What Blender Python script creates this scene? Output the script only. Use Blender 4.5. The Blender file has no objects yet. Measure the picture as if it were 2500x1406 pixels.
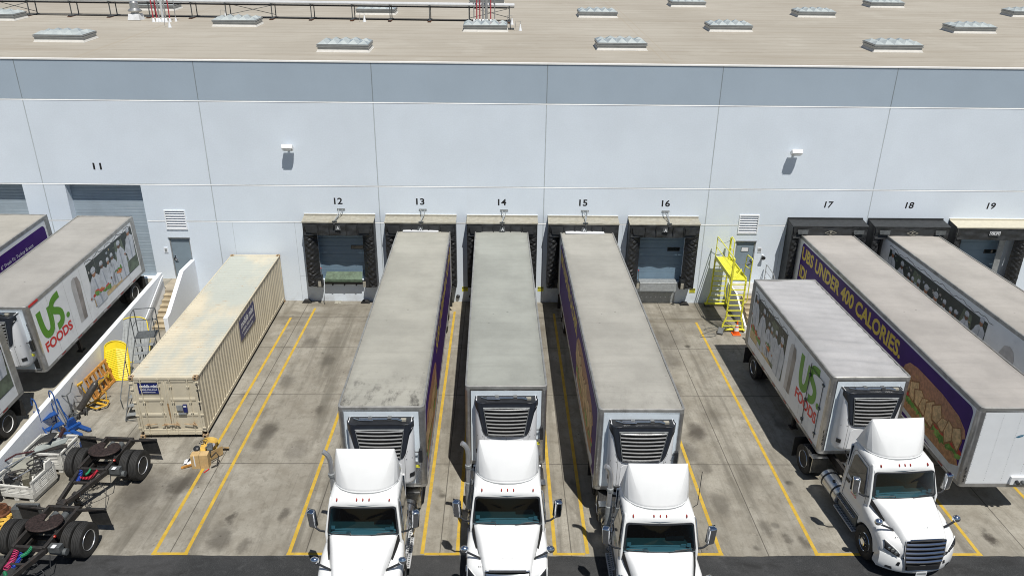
import bpy, bmesh, math, random
from mathutils import Vector, Matrix
R = math.radians
random.seed(7)
scene = bpy.context.scene
COL = scene.collection

# ---------------------------------------------------------------- camera
cam_d = bpy.data.cameras.new('camera')
cam = bpy.data.objects.new('camera', cam_d); COL.objects.link(cam)
cam_d.sensor_fit = 'HORIZONTAL'; cam_d.sensor_width = 36.0
cam_d.lens = 36.0 * 1865.73 / 2500.0
cam_d.clip_start = 0.3; cam_d.clip_end = 2000.0
PITCH, YAW, ROLL = 0.4129, 0.0155, 0.0122
_f = Vector((math.sin(YAW)*math.cos(PITCH), math.cos(YAW)*math.cos(PITCH), -math.sin(PITCH)))
_r = Vector((math.cos(YAW), -math.sin(YAW), 0.0)); _u = _r.cross(_f)
_r2 = math.cos(ROLL)*_r + math.sin(ROLL)*_u; _u2 = -math.sin(ROLL)*_r + math.cos(ROLL)*_u
_m = Matrix.Identity(4)
for i in range(3):
    _m[i][0] = _r2[i]; _m[i][1] = _u2[i]; _m[i][2] = -_f[i]
_m.translation = Vector((-0.053, -36.123, 16.616))
cam.matrix_world = _m
scene.camera = cam
# ---------------------------------------------------------------- sky, sun, exposure
SUN_AZ, SUN_EL = 157.6, 64.3          # azimuth clockwise from +Y
w = bpy.data.worlds.new('World'); scene.world = w; w.use_nodes = True
nt = w.node_tree; bg = nt.nodes['Background']
sky = nt.nodes.new('ShaderNodeTexSky'); sky.sky_type = 'NISHITA'; sky.sun_disc = False
sky.sun_elevation = R(SUN_EL); sky.sun_rotation = R(SUN_AZ); sky.altitude = 60; sky.air_density = 1.0; sky.dust_density = 0.3; sky.ozone_density = 2.0
nt.links.new(sky.outputs[0], bg.inputs[0]); bg.inputs[1].default_value = 0.050
sun_d = bpy.data.lights.new('sun', 'SUN'); sun_d.energy = 4.9; sun_d.angle = R(0.53); sun_d.color = (1.0, 0.955, 0.88)
sun = bpy.data.objects.new('sun', sun_d); COL.objects.link(sun)
_sd = Vector((math.sin(R(SUN_AZ))*math.cos(R(SUN_EL)), math.cos(R(SUN_AZ))*math.cos(R(SUN_EL)), math.sin(R(SUN_EL))))
sun.rotation_euler = _sd.to_track_quat('Z', 'Y').to_euler(); sun.location = (20, -60, 60)
scene.view_settings.view_transform = 'Standard'; scene.view_settings.look = 'None'
scene.view_settings.exposure = 0.0; scene.view_settings.gamma = 1.0
try:
    scene.cycles.max_bounces = 6; scene.cycles.use_denoising = True; scene.cycles.filter_width = 1.0
except Exception: pass

# ---------------------------------------------------------------- materials
def s2l(c): return c/12.92 if c <= 0.04045 else ((c+0.055)/1.055)**2.4
def hx(h):
    h = h.lstrip('#'); return tuple(s2l(int(h[i:i+2], 16)/255) for i in (0, 2, 4))
class N:
    """tiny node helper"""
    def __init__(s, name):
        s.m = bpy.data.materials.new(name); s.m.use_nodes = True; s.t = s.m.node_tree
        s.p = s.t.nodes['Principled BSDF']; s.out = s.t.nodes['Material Output']
        s.tc = s.t.nodes.new('ShaderNodeTexCoord')
    def n(s, t, **k):
        x = s.t.nodes.new(t)
        for a, b in k.items(): setattr(x, a, b)
        return x
    def l(s, a, b): s.t.links.new(a, b)
    def coord(s, scale=(1,1,1), kind='Object', rot=(0,0,0)):
        mp = s.n('ShaderNodeMapping'); mp.inputs['Scale'].default_value = scale; mp.inputs['Rotation'].default_value = rot
        s.l(s.tc.outputs[kind], mp.inputs[0]); return mp.outputs[0]
    def noise(s, scale, detail=4, rough=.55, vec=None, dist=0.0):
        x = s.n('ShaderNodeTexNoise'); x.inputs['Scale'].default_value = scale; x.inputs['Detail'].default_value = detail
        x.inputs['Roughness'].default_value = rough; x.inputs['Distortion'].default_value = dist
        s.l(vec if vec is not None else s.tc.outputs['Object'], x.inputs['Vector']); return x.outputs['Fac']
    def ramp(s, fac, lo, hi, a=0.0, b=1.0):
        x = s.n('ShaderNodeMapRange', interpolation_type='SMOOTHSTEP'); x.inputs['From Min'].default_value = lo; x.inputs['From Max'].default_value = hi
        x.inputs['To Min'].default_value = a; x.inputs['To Max'].default_value = b
        s.l(fac, x.inputs['Value']); return x.outputs[0]
    def math(s, op, a, b=None, c=None):
        x = s.n('ShaderNodeMath', operation=op)
        for i, v in enumerate((a, b, c)):
            if v is None: continue
            if isinstance(v, (int, float)): x.inputs[i].default_value = v
            else: s.l(v, x.inputs[i])
        return x.outputs[0]
    def mix(s, fac, a, b, mode='MIX'):
        x = s.n('ShaderNodeMix', data_type='RGBA', blend_type=mode)
        for sock, v in ((x.inputs[0], fac), (x.inputs[6], a), (x.inputs[7], b)):
            if isinstance(v, (int, float)): sock.default_value = v
            elif isinstance(v, tuple): sock.default_value = (*v[:3], 1)
            else: s.l(v, sock)
        return x.outputs[2]
    def bump(s, h, strength=.3, dist=.02):
        b = s.n('ShaderNodeBump'); b.inputs['Strength'].default_value = strength; b.inputs['Distance'].default_value = dist
        s.l(h, b.inputs['Height']); s.l(b.outputs[0], s.p.inputs['Normal'])
    def base(s, c):
        if isinstance(c, tuple): s.p.inputs['Base Color'].default_value = (*c[:3], 1)
        else: s.l(c, s.p.inputs['Base Color'])
    def set(s, rough=.5, metal=0.0, spec=.5, coat=0.0):
        s.p.inputs['Roughness'].default_value = rough; s.p.inputs['Metallic'].default_value = metal
        s.p.inputs['Specular IOR Level'].default_value = spec; s.p.inputs['Coat Weight'].default_value = coat
    def sepxyz(s):
        x = s.n('ShaderNodeSeparateXYZ'); s.l(s.tc.outputs['Object'], x.inputs[0]); return x.outputs
MC = {}
def pm(name, col, rough=.5, metal=0.0, var=.12, scale=3.0, dirt=None, dirt_amt=.5, bump=0.0, bscale=60, coat=0.0, spec=.5):
    """painted / plain surface: colour with slight mottling, optional dirt blotches, fine bump"""
    if name in MC: return MC[name]
    if isinstance(col, str): col = hx(col)
    k = N(name); k.set(rough, metal, spec, coat)
    f = k.noise(scale, 5, .6)
    c = k.mix(k.ramp(f, .3, .7), tuple(x*(1-var) for x in col), tuple(min(1, x*(1+var)) for x in col))
    if dirt:
        d = k.noise(scale*.6, 7, .7, k.coord((1, 1, 1.0)))
        c = k.mix(k.ramp(d, .5, .75, 0, dirt_amt), c, hx(dirt) if isinstance(dirt, str) else dirt)
        r = k.ramp(d, .45, .75, rough, min(1, rough+.25)); k.l(r, k.p.inputs['Roughness'])
    k.base(c)
    if bump: k.bump(k.noise(bscale, 3, .5), bump, .01)
    MC[name] = k.m; return k.m

WHITE = pm('white truck paint', (.735,.75,.76), .30, 0, .02, 2, '#8d8a84', .10, coat=.4)
WHITE_T = pm('white trailer panel', (.74,.76,.78), .38, 0, .03, 2.0, '#8c8a84', .22)
REEF = pm('white reefer panel', (.70,.72,.75), .35, 0, .02, 2)
ALU = pm('mill aluminium', (.50,.50,.50), .42, .75, .12, 5, '#55524d', .5)
ALU_D = pm('dull grey steel', (.20,.20,.20), .55, .55, .2, 4, '#3a3833', .6)
CHROME = pm('chrome', (.80,.81,.83), .08, 1.0, .03, 8)
SATIN = pm('brushed bar', (.62,.63,.64), .25, 1.0, .06, 8)
BLACKP = pm('black plastic', (.018,.02,.024), .45, 0, .15, 6)
NAVYB = pm('dark blue black housing', (.022,.027,.038), .35, 0, .1, 4)
RUB = pm('tyre rubber', (.022,.022,.022), .75, 0, .25, 7, '#3b3833', .4, .15, 40)
RUBD = pm('bare black steel', (.03,.028,.027), .6, .2, .3, 9, '#4a3020', .4, .15, 50)
DARK = pm('dark underside', (.012,.012,.012), .8, 0, .2, 5)
REDL = pm('red marker lens', (.32,.02,.012), .25, 0, .1, 20)
REDP = pm('red paint', (.50,.02,.02), .4, 0, .1, 8)
YELP = pm('safety yellow paint', (.72,.70,.06), .4, 0, .08, 6, '#7a6a20', .25)
YELPL = pm('yellow plastic', (.80,.62,.02), .45, 0, .06, 5)
YELO = pm('orange yellow steel', (.62,.36,.03), .5, 0, .15, 8, '#5a3a18', .4)
BLUEP = pm('blue equipment paint', (.012,.065,.25), .38, 0, .18, 8, '#10203a', .4)
GREYS = pm('grey painted steel', (.11,.12,.125), .5, .3, .2, 8, '#4b3c30', .35)
GREYL = pm('light grey steel', (.30,.32,.33), .5, .3, .15, 8)
WOOD = pm('new pallet wood', (.50,.24,.055), .75, 0, .3, 6, '#5a3312', .4, .2, 30)
WOODY = pm('yellow pallet wood', (.62,.38,.06), .75, 0, .3, 6, '#6a4312', .4, .2, 30)
CARD = pm('cardboard', (.52,.36,.17), .85, 0, .12, 5, '#7a5a30', .3)
CARDD = pm('cardboard inside', (.36,.25,.12), .9, 0, .12, 5)
BINW = pm('dirty white plastic', (.60,.60,.57), .6, 0, .12, 5, '#6b675d', .5)
RUST = pm('rusty iron', (.12,.05,.025), .85, .2, .5, 12, '#241510', .6, .3, 40)
CONT = None
HOSER = pm('red hose', (.55,.02,.05), .4); HOSEB = pm('blue hose', (.02,.07,.42), .4); HOSEG = pm('green hose', (.02,.22,.10), .4)
PINK = pm('pink hose', (.62,.05,.18), .4)
GLASSD = pm('dark side glass', (.012,.018,.02), .04, 0, .05, 2, coat=1.0)
SEAT = pm('grey seat fabric', (.022,.032,.05), .85, 0, .2, 8)
DASH = pm('dashboard plastic', (.10,.135,.125), .6, 0, .1, 4)
ORANGE = pm('orange cone plastic', (.75,.11,.01), .5, 0, .12, 8)
PURPLE = pm('purple vinyl', (.050,.012,.150), .5, 0, .1, 2, spec=.2)
YELT = pm('yellow vinyl lettering', (.62,.46,.05), .45, 0, .05, 4)
GREENV = pm('green vinyl', (.095,.29,.018), .4, 0, .05, 4)
REDV = pm('red vinyl', (.62,.022,.022), .4, 0, .05, 4)
WHV = pm('white vinyl', (.72,.74,.77), .4, 0, .03, 4)
INK = pm('black paint lettering', (.012,.012,.014), .5, 0, .1, 8)
GREYV = pm('grey brown vinyl', (.26,.235,.22), .4, 0, .35, 1.2)
NAVY = pm('navy sign', (.014,.022,.13), .4, 0, .08, 4)

def glass_mat():
    k = N('tinted windshield glass')
    t = k.n('ShaderNodeBsdfTransparent'); t.inputs[0].default_value = (.17, .32, .37, 1)
    g = k.n('ShaderNodeBsdfGlossy'); g.inputs['Roughness'].default_value = .02
    f = k.n('ShaderNodeFresnel'); f.inputs[0].default_value = 1.48
    mx = k.n('ShaderNodeMixShader'); k.l(f.outputs[0], mx.inputs[0]); k.l(t.outputs[0], mx.inputs[1]); k.l(g.outputs[0], mx.inputs[2])
    k.l(mx.outputs[0], k.out.inputs[0]); return k.m
GLASS = glass_mat()

def mat_wall(name, col):
    k = N(name); k.set(.7, 0, .25)
    a = k.noise(.35, 5, .6); b = k.noise(14, 4, .6)
    streak = k.noise(1.0, 4, .6, k.coord((1.6, 1, .12)))
    c = k.mix(k.ramp(a, .3, .7), tuple(x*.965 for x in col), tuple(min(1, x*1.03) for x in col))
    c = k.mix(k.ramp(b, .35, .65, 0, .05), c, (.25,.27,.3))
    c = k.mix(k.ramp(streak, .58, .80, 0, .07), c, (.40,.40,.39))
    sp = k.sepxyz()
    base = k.math('MULTIPLY', k.ramp(sp[2], .75, .0), k.ramp(k.noise(1.5, 6, .65), .38, .7, 0, .35))
    c = k.mix(base, c, (.24,.21,.17))
    k.base(c); k.bump(k.noise(90, 3, .5), .12, .01); return k.m
WALLM = mat_wall('painted concrete wall', (.69,.765,.85))
BANDM = mat_wall('blue grey painted band', (.375,.455,.54))
CURB = mat_wall('white painted concrete', (.80,.835,.88))

def mat_concrete():
    k = N('stained concrete apron'); k.set(.82, 0, .3)
    sp = k.sepxyz()
    big = k.noise(.22, 6, .62); mid = k.noise(1.3, 6, .65); fine = k.noise(11, 6, .72); grit = k.noise(130, 2, .6)
    c = k.mix(k.ramp(big, .35, .68), (.252,.238,.202), (.365,.348,.303))
    c = k.mix(k.ramp(mid, .35, .72, 0, .6), c, (.165,.147,.115))
    c = k.mix(k.ramp(fine, .4, .72, 0, .30), c, (.15,.135,.11))
    c = k.mix(k.ramp(grit, .45, .75, 0, .28), c, (.46,.44,.39))
    st = k.noise(1.0, 5, .62, k.coord((1.5, .10, 1)), .4)          # tyre drag streaks along the bays
    c = k.mix(k.ramp(st, .47, .70, 0, .62), c, (.10,.092,.075))
    st2 = k.noise(1.0, 6, .7, k.coord((6.5, .25, 1)))
    c = k.mix(k.ramp(st2, .52, .74, 0, .28), c, (.10,.09,.072))
    bl1 = k.noise(3.4, 7, .74, k.coord((1, .7, 1)), .6); c = k.mix(k.ramp(bl1, .50, .66, 0, .42), c, (.14,.128,.103))
    bl2 = k.noise(.55, 7, .72, k.coord((1, .6, 1)), .8); c = k.mix(k.ramp(bl2, .54, .68, 0, .42), c, (.12,.108,.088))
    bl3 = k.noise(5.5, 6, .7); c = k.mix(k.ramp(bl3, .56, .72, 0, .35), c, (.40,.375,.32))
    # cross-slab wear near the wall
    nearw = k.math('MULTIPLY', k.ramp(sp[1], -5.5, -1.5), k.ramp(k.noise(1.0, 5, .6, k.coord((.25, 1.2, 1))), .4, .7, 0, .7))
    c = k.mix(nearw, c, (.115,.10,.075))
    v = k.n('ShaderNodeTexVoronoi'); v.inputs['Scale'].default_value = .9; v.inputs['Randomness'].default_value = 1
    wob = k.mix(.10, k.coord(), k.n('ShaderNodeTexNoise').outputs[1]); k.l(wob, v.inputs['Vector'])
    pick = k.ramp(k.noise(.6, 2), .5, .62)
    spots = k.math('MULTIPLY', k.ramp(v.outputs['Distance'], .16, .06), pick)
    c = k.mix(k.math('MULTIPLY', spots, .75), c, (.04,.036,.03))
    v2 = k.n('ShaderNodeTexVoronoi'); v2.inputs['Scale'].default_value = 4.5
    k.l(k.coord(), v2.inputs['Vector'])
    sp2 = k.math('MULTIPLY', k.ramp(v2.outputs['Distance'], .20, .08), k.ramp(k.noise(.9, 3), .55, .68))
    c = k.mix(k.math('MULTIPLY', sp2, .65), c, (.055,.048,.04))
    # known oil stains
    ws_ = .55; wn = k.n('ShaderNodeTexNoise'); wn.inputs['Scale'].default_value = 1.7; wn.inputs['Detail'].default_value = 6; wn.inputs['Roughness'].default_value = .7; k.l(k.tc.outputs['Object'], wn.inputs['Vector'])
    sc_ = k.n('ShaderNodeVectorMath', operation='MULTIPLY_ADD'); k.l(wn.outputs[1], sc_.inputs[0]); sc_.inputs[1].default_value = (ws_, ws_, ws_); k.l(k.coord((1, .6, 1)), sc_.inputs[2]); stv = sc_.outputs[0]
    for (x, y, r, a) in ((-8.63,-16.58,.20,.8), (-6.98,-16.44,.26,.7), (-8.8,-17.45,.55,.35), (-8.82,-11.7,.45,.4), (-10.9,-15.0,.5,.55), (-12.0,-14.9,.9,.5),
                         (7.4,-11.9,.5,.45), (15.3,-17.5,.22,.75), (8.6,-14.4,.5,.35), (7.8,-4.2,1.0,.5), (-12.9,-13.1,.8,.3), (8.9,-17.5,.2,.6), (-11.6,-16.6,1.3,.3), (9.4,-17.7,.24,.6), (8.3,-10.6,.6,.3),
                         (-8.82,-11.72,0.50,0.60), (-8.83,-12.52,0.40,0.50), (-10.43,-9.25,0.30,0.40), (-8.84,-4.58,0.50,0.55), (-7.72,-6.32,0.45,0.50), (-7.42,-13.02,0.60,0.40), (-9.06,-8.10,0.50,0.45), (-8.63,-17.57,0.50,0.50), (-7.79,-17.84,0.30,0.50), (-10.48,-14.56,0.45,0.55), (-11.01,-15.01,0.60,0.60), (-12.19,-15.44,0.80,0.55), (7.43,-11.69,0.45,0.65), (6.92,-13.07,0.50,0.50), (7.27,-8.64,0.40,0.50), (7.60,-6.18,0.70,0.50), (10.81,-11.19,0.35,0.50), (7.26,-15.90,0.50,0.50), (8.39,-17.08,0.30,0.50), (15.32,-17.55,0.25,0.80), (7.20,-13.92,0.30,0.50), (-7.21,-10.30,0.30,0.50), (-2.13,-15.30,0.25,0.35), (2.46,-14.85,0.20,0.35)):
        d = k.n('ShaderNodeVectorMath', operation='DISTANCE'); k.l(stv, d.inputs[0])
        d.inputs[1].default_value = (x+.5*ws_, y*.6+.5*ws_, .5*ws_)
        c = k.mix(k.ramp(d.outputs['Value'], r*1.0, r*.25, 0, a), c, (.055,.048,.04))
    # saw-cut joints
    jm = None
    for x in (-17.9, -13.9, -9.96, -5.9, -1.86, 2.12, 6.1, 8.1, 12.1, 16.1, 20.1):
        d = k.math('ABSOLUTE', k.math('SUBTRACT', sp[0], x)); q = k.ramp(d, .022, .010)
        jm = q if jm is None else k.math('MAXIMUM', jm, q)
    for y in (-1.9, -5.07, -9.15, -13.76):
        d = k.math('ABSOLUTE', k.math('SUBTRACT', sp[1], y)); jm = k.math('MAXIMUM', jm, k.ramp(d, .024, .012))
    c = k.mix(k.math('MULTIPLY', jm, .7), c, (.055,.05,.042))
    k.base(c)
    h = k.math('SUBTRACT', k.math('MULTIPLY', k.noise(45, 4, .6), .3), jm)
    k.bump(h, .35, .012); return k.m
CONC = mat_concrete()
def mat_asphalt():
    k = N('worn asphalt'); k.set(.88, 0, .3)
    c = k.mix(k.ramp(k.noise(.3, 6, .6), .35, .7), (.024,.026,.028), (.050,.051,.053))
    c = k.mix(k.ramp(k.noise(60, 4, .7), .45, .75, 0, .7), c, (.105,.107,.11))
    c = k.mix(k.ramp(k.noise(1.0, 6, .65, k.coord((.5, 1.2, 1))), .50, .72, 0, .6), c, (.012,.012,.012))
    c = k.mix(k.ramp(k.noise(2.2, 7, .75), .52, .68, 0, .45), c, (.085,.087,.09))
    k.base(c); k.bump(k.noise(80, 4, .7), .6, .02); return k.m
ASPH = mat_asphalt()
def mat_plainconc(name='cast concrete', col=(.42,.37,.29)):
    k = N(name); k.set(.85, 0, .3)
    c = k.mix(k.ramp(k.noise(1.5, 6, .65), .35, .7), tuple(x*.7 for x in col), col)
    c = k.mix(k.ramp(k.noise(30, 4, .6), .45, .75, 0, .3), c, tuple(x*.45 for x in col))
    k.base(c); k.bump(k.noise(60, 4, .6), .25, .01); return k.m
PCONC = mat_plainconc()
STEPM = mat_plainconc('worn step concrete', (.50,.42,.29))
RAMPM = mat_plainconc('drive ramp concrete', (.34,.32,.27))
def mat_line():
    k = N('worn yellow line paint'); k.set(.7, 0, .3)
    c = k.mix(k.ramp(k.noise(2.5, 5, .6), .35, .7), (.46,.30,.035), (.56,.385,.06))
    c = k.mix(k.ramp(k.noise(7, 6, .75), .52, .72, 0, .75), c, (.25,.21,.13))
    k.base(c); return k.m
LINEM = mat_line()
def mat_roofdeck():
    k = N('weathered roof membrane'); k.set(.85, 0, .25)
    sp = k.sepxyz()
    a = k.noise(.12, 6, .6); b = k.noise(1.0, 6, .65, k.coord((.10, 1.6, 1))); f = k.noise(16, 4, .6)
    c = k.mix(k.ramp(a, .3, .7), (.36,.335,.288), (.42,.397,.348))
    c = k.mix(k.ramp(b, .42, .75, 0, .42), c, (.26,.22,.17))
    c = k.mix(k.ramp(f, .4, .75, 0, .2), c, (.28,.24,.19))
    patch = k.ramp(k.noise(.35, 5, .6), .55, .68, 0, .3); c = k.mix(patch, c, (.46,.44,.39))
    yy = k.math('ADD', sp[1], k.ramp(k.noise(.5, 3), .3, .7, -.10, .10))
    m = k.math('ABSOLUTE', k.math('SUBTRACT', k.math('FRACT', k.math('MULTIPLY', yy, 1/.98)), .5))
    c = k.mix(k.math('MULTIPLY', k.ramp(m, .04, .015), k.ramp(k.noise(.7, 4), .35, .6, .2, .65)), c, (.20,.17,.13))
    for (x, wd) in ((7.5, .06), (7.95, .05), (-19.6, .12), (-19.2, .05)):
        d = k.math('ABSOLUTE', k.math('SUBTRACT', sp[0], x)); c = k.mix(k.ramp(d, wd, wd*.4, 0, .35), c, (.34,.29,.22))
    k.base(c); k.bump(k.math('ADD', k.ramp(m, .06, 0), k.noise(6, 4)), .25, .02); return k.m
ROOFM = mat_roofdeck()
def mat_trailer_roof(name, col, soot=.0, tint=(.2,.18,.15)):
    k = N(name); k.set(.6, .0, .4)
    sp = k.sepxyz()
    a = k.noise(.5, 6, .62); b = k.noise(1.0, 6, .65, k.coord((.35, 2.6, 1))); f = k.noise(22, 4, .6)
    c = k.mix(k.ramp(a, .3, .7), tuple(x*.84 for x in col), tuple(x*1.08 for x in col))
    c = k.mix(k.ramp(b, .45, .75, 0, .22), c, tuple(x*.66 for x in col))
    c = k.mix(k.ramp(f, .45, .75, 0, .18), c, tint)
    edge = k.ramp(k.math('ABSOLUTE', sp[0]), 1.0, 1.28, 0, 1)
    c = k.mix(k.math('MULTIPLY', edge, k.ramp(k.noise(1.2, 5, .65), .35, .65, .1, .5)), c, tuple(x*.55 for x in col))
    wv = k.noise(1.0, 3, .5, k.coord((1.0, .35, 1)), .6); 
    if soot:
        # soot fanning back from the cooling unit's exhaust
        y0 = k.math('ADD', sp[1], k.ramp(k.noise(1.4, 6, .7, k.coord((.8, 1.4, 1))), .3, .7, -1.1, 1.1))
        s_ = k.math('MULTIPLY', k.ramp(y0, -13.4, -16.4), k.ramp(k.noise(1.3, 6, .72, k.coord((1.5, .6, 1))), .46, .66))
        c = k.mix(k.math('MULTIPLY', s_, soot), c, (.035,.032,.03))
    bow = k.math('ABSOLUTE', k.math('SUBTRACT', k.math('FRACT', k.math('MULTIPLY', sp[1], 1/.61)), .5))
    c = k.mix(k.math('MULTIPLY', k.ramp(bow, .035, .01), k.ramp(k.noise(1.3, 4), .35, .65, .05, .28)), c, tuple(x*.6 for x in col))
    vo = k.n('ShaderNodeTexVoronoi'); vo.inputs['Scale'].default_value = 1.6; k.l(k.coord(), vo.inputs['Vector'])
    c = k.mix(k.math('MULTIPLY', k.ramp(vo.outputs['Distance'], .09, .03), k.ramp(k.noise(.8, 3), .52, .62, 0, .6)), c, tuple(x*.35 for x in col))
    scr = k.noise(1.0, 6, .8, k.coord((.9, 7.0, 1)), 1.2); c = k.mix(k.ramp(scr, .60, .72, 0, .35), c, tuple(min(1, x*1.35) for x in col))
    k.base(c)
    k.bump(k.math('ADD', k.math('MULTIPLY', wv, 1.0), k.math('MULTIPLY', k.noise(1.0, 4, .6, k.coord((.3, 2.2, 1))), .8)), .5, .05); return k.m
def mat_container(name, roof=False):
    k = N(name); k.set(.62, 0, .4)
    col = (.56,.51,.395)
    c = k.mix(k.ramp(k.noise(.9, 6, .6), .3, .7), tuple(x*.9 for x in col), tuple(x*1.06 for x in col))
    if roof:
        c = k.mix(k.ramp(k.noise(.32, 5, .6, k.coord((1.4, .5, 1))), .44, .62, 0, .72), c, (.36,.41,.40))
        c = k.mix(k.ramp(k.noise(3.0, 6, .7, k.coord((1, 2.5, 1))), .60, .70, 0, .6), c, (.38,.22,.10))
    c = k.mix(k.ramp(k.noise(5, 6, .7, k.coord((1, 1, .4))), .60, .75, 0, .45), c, (.30,.20,.10))
    k.base(c); k.bump(k.noise(30, 3), .1, .01); return k.m
CONTR = mat_container('faded tan container roof', True); CONT = mat_container('tan container paint')
def mat_curtain():
    k = N('black vinyl curtain'); k.set(.48, 0, .5)
    v = k.n('ShaderNodeTexVoronoi', feature='DISTANCE_TO_EDGE'); v.inputs['Scale'].default_value = 4.2
    k.l(k.mix(.25, k.coord((1.0, 1, 2.6), rot=(0, .3, 0)), k.n('ShaderNodeTexNoise').outputs[1]), v.inputs['Vector'])
    h = k.noise(3.2, 4, .6, k.coord((1.2, 1, 3.5)), 1.6)
    c = k.mix(k.ramp(h, .35, .7), (.013,.014,.016), (.026,.028,.031))
    k.base(c); k.bump(k.math('ADD', h, k.math('MULTIPLY', k.ramp(v.outputs['Distance'], 0, .12), .2)), .35, .03); return k.m
CURT = mat_curtain()
CURTF = pm('black vinyl sheet', (.022,.024,.026), .5, 0, .25, 5, '#3c3f42', .25, .12, 14)
CANVAS = pm('weathered canvas top', (.315,.303,.255), .8, 0, .12, 5, '#8a7f62', .4, .2, 20)
DOORG = pm('grey blue steel door', (.21,.27,.32), .5, 0, .05, 2)
DOORD = pm('blue grey sectional door', (.16,.24,.32), .45, 0, .06, 2)

# ---------------------------------------------------------------- mesh helpers
class MB:
    def __init__(s, T=None): s.v = []; s.f = []; s.mi = []; s.T = T
    def add(s, vs, fs, m=0):
        o = len(s.v); T = s.T
        for p in vs:
            p = Vector(p); s.v.append(T @ p if T is not None else p)
        for f in fs: s.f.append(tuple(i+o for i in f)); s.mi.append(m)
        return s
    def box(s, x0, x1, y0, y1, z0, z1, m=0):
        vs = [(x, y, z) for z in (z0, z1) for y in (y0, y1) for x in (x0, x1)]
        return s.add(vs, [(0,2,3,1), (4,5,7,6), (0,1,5,4), (2,6,7,3), (0,4,6,2), (1,3,7,5)], m)
    def obox(s, c, ax, ay, az, m=0):
        """box from centre and three half-axis vectors"""
        c, ax, ay, az = map(Vector, (c, ax, ay, az))
        vs = [c + i*ax + j*ay + k*az for k in (-1, 1) for j in (-1, 1) for i in (-1, 1)]
        return s.add(vs, [(0,2,3,1), (4,5,7,6), (0,1,5,4), (2,6,7,3), (0,4,6,2), (1,3,7,5)], m)
    def bar(s, p, q, wx, wy, m=0, up=(0,0,1)):
        p, q = Vector(p), Vector(q); d = (q-p); h = d*.5; d = d.normalized(); up = Vector(up)
        if abs(d.dot(up)) > .98: up = Vector((0,1,0))
        a = d.cross(up).normalized(); b = a.cross(d).normalized()
        return s.obox((p+q)*.5, a*wx*.5, b*wy*.5, h, m)
    def prism(s, pts, vec, m=0):
        n = len(pts); vec = Vector(vec); a = [Vector(p) for p in pts]; b = [p+vec for p in a]
        fs = [tuple(range(n-1, -1, -1)), tuple(range(n, 2*n))] + [(i, (i+1) % n, n+(i+1) % n, n+i) for i in range(n)]
        return s.add(a+b, fs, m)
    def loft(s, rings, closed=True, caps=True, m=0):
        n = len(rings[0]); vs = [p for r in rings for p in r]; fs = []
        for k in range(len(rings)-1):
            for i in range(n if closed else n-1):
                j = (i+1) % n; fs.append((k*n+i, k*n+j, (k+1)*n+j, (k+1)*n+i))
        if caps and closed: fs += [tuple(range(n-1, -1, -1)), tuple((len(rings)-1)*n+i for i in range(n))]
        return s.add(vs, fs, m)
    def frame(s, d):
        d = Vector(d).normalized(); up = Vector((0,0,1)) if abs(d.z) < .95 else Vector((0,1,0))
        a = d.cross(up).normalized(); return a, a.cross(d).normalized()
    def cyl(s, p, q, r, r2=None, n=14, m=0, caps=True):
        p, q = Vector(p), Vector(q); a, b = s.frame(q-p); r2 = r if r2 is None else r2
        rings = [[c + (a*math.cos(t)+b*math.sin(t))*rr for t in [2*math.pi*i/n for i in range(n)]] for c, rr in ((p, r), (q, r2))]
        return s.loft(rings, True, caps, m)
    def tube(s, pts, r, n=8, m=0, closed=False):
        pts = [Vector(p) for p in pts]; rings = []; N_ = len(pts); a = None
        for i, p in enumerate(pts):
            if closed: d = pts[(i+1) % N_] - pts[i-1]
            else: d = pts[min(i+1, N_-1)] - pts[max(i-1, 0)]
            d = d.normalized()
            if a is None: a, b = s.frame(d)
            else:
                a = (a - d*a.dot(d)); a = a.normalized() if a.length > 1e-6 else s.frame(d)[0]; b = a.cross(d).normalized()
            rings.append([p + (a*math.cos(t)+b*math.sin(t))*r for t in [2*math.pi*k/n for k in range(n)]])
        if closed: rings.append(rings[0])
        return s.loft(rings, True, not closed, m)
    def lathe(s, o, d, prof, n=24, m=0, caps=True):
        o, d = Vector(o), Vector(d).normalized(); a, b = s.frame(d)
        rings = [[o + d*h + (a*math.cos(t)+b*math.sin(t))*max(r, 1e-4) for t in [2*math.pi*i/n for i in range(n)]] for r, h in prof]
        return s.loft(rings, True, caps, m)
    def ell(s, c, r, n=14, k=8, m=0):
        rings = []
        for j in range(k+1):
            ph = -math.pi/2 + math.pi*j/k
            z = math.sin(ph); q = max(math.cos(ph), 1e-3)
            rings.append([Vector((c[0]+r[0]*q*math.cos(t), c[1]+r[1]*q*math.sin(t), c[2]+r[2]*z)) for t in [2*math.pi*i/n for i in range(n)]])
        return s.loft(rings, True, True, m)
    def flat(s, pts, m=0): return s.add(pts, [tuple(range(len(pts)))], m)
    def grid(s, fn, nu, nv, m=0):
        vs = [fn(i/nu, j/nv) for j in range(nv+1) for i in range(nu+1)]
        fs = [(j*(nu+1)+i, j*(nu+1)+i+1, (j+1)*(nu+1)+i+1, (j+1)*(nu+1)+i) for j in range(nv) for i in range(nu)]
        return s.add(vs, fs, m)
    def warp(s, fn): s.v = [Vector(fn(p)) for p in s.v]; return s
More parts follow.
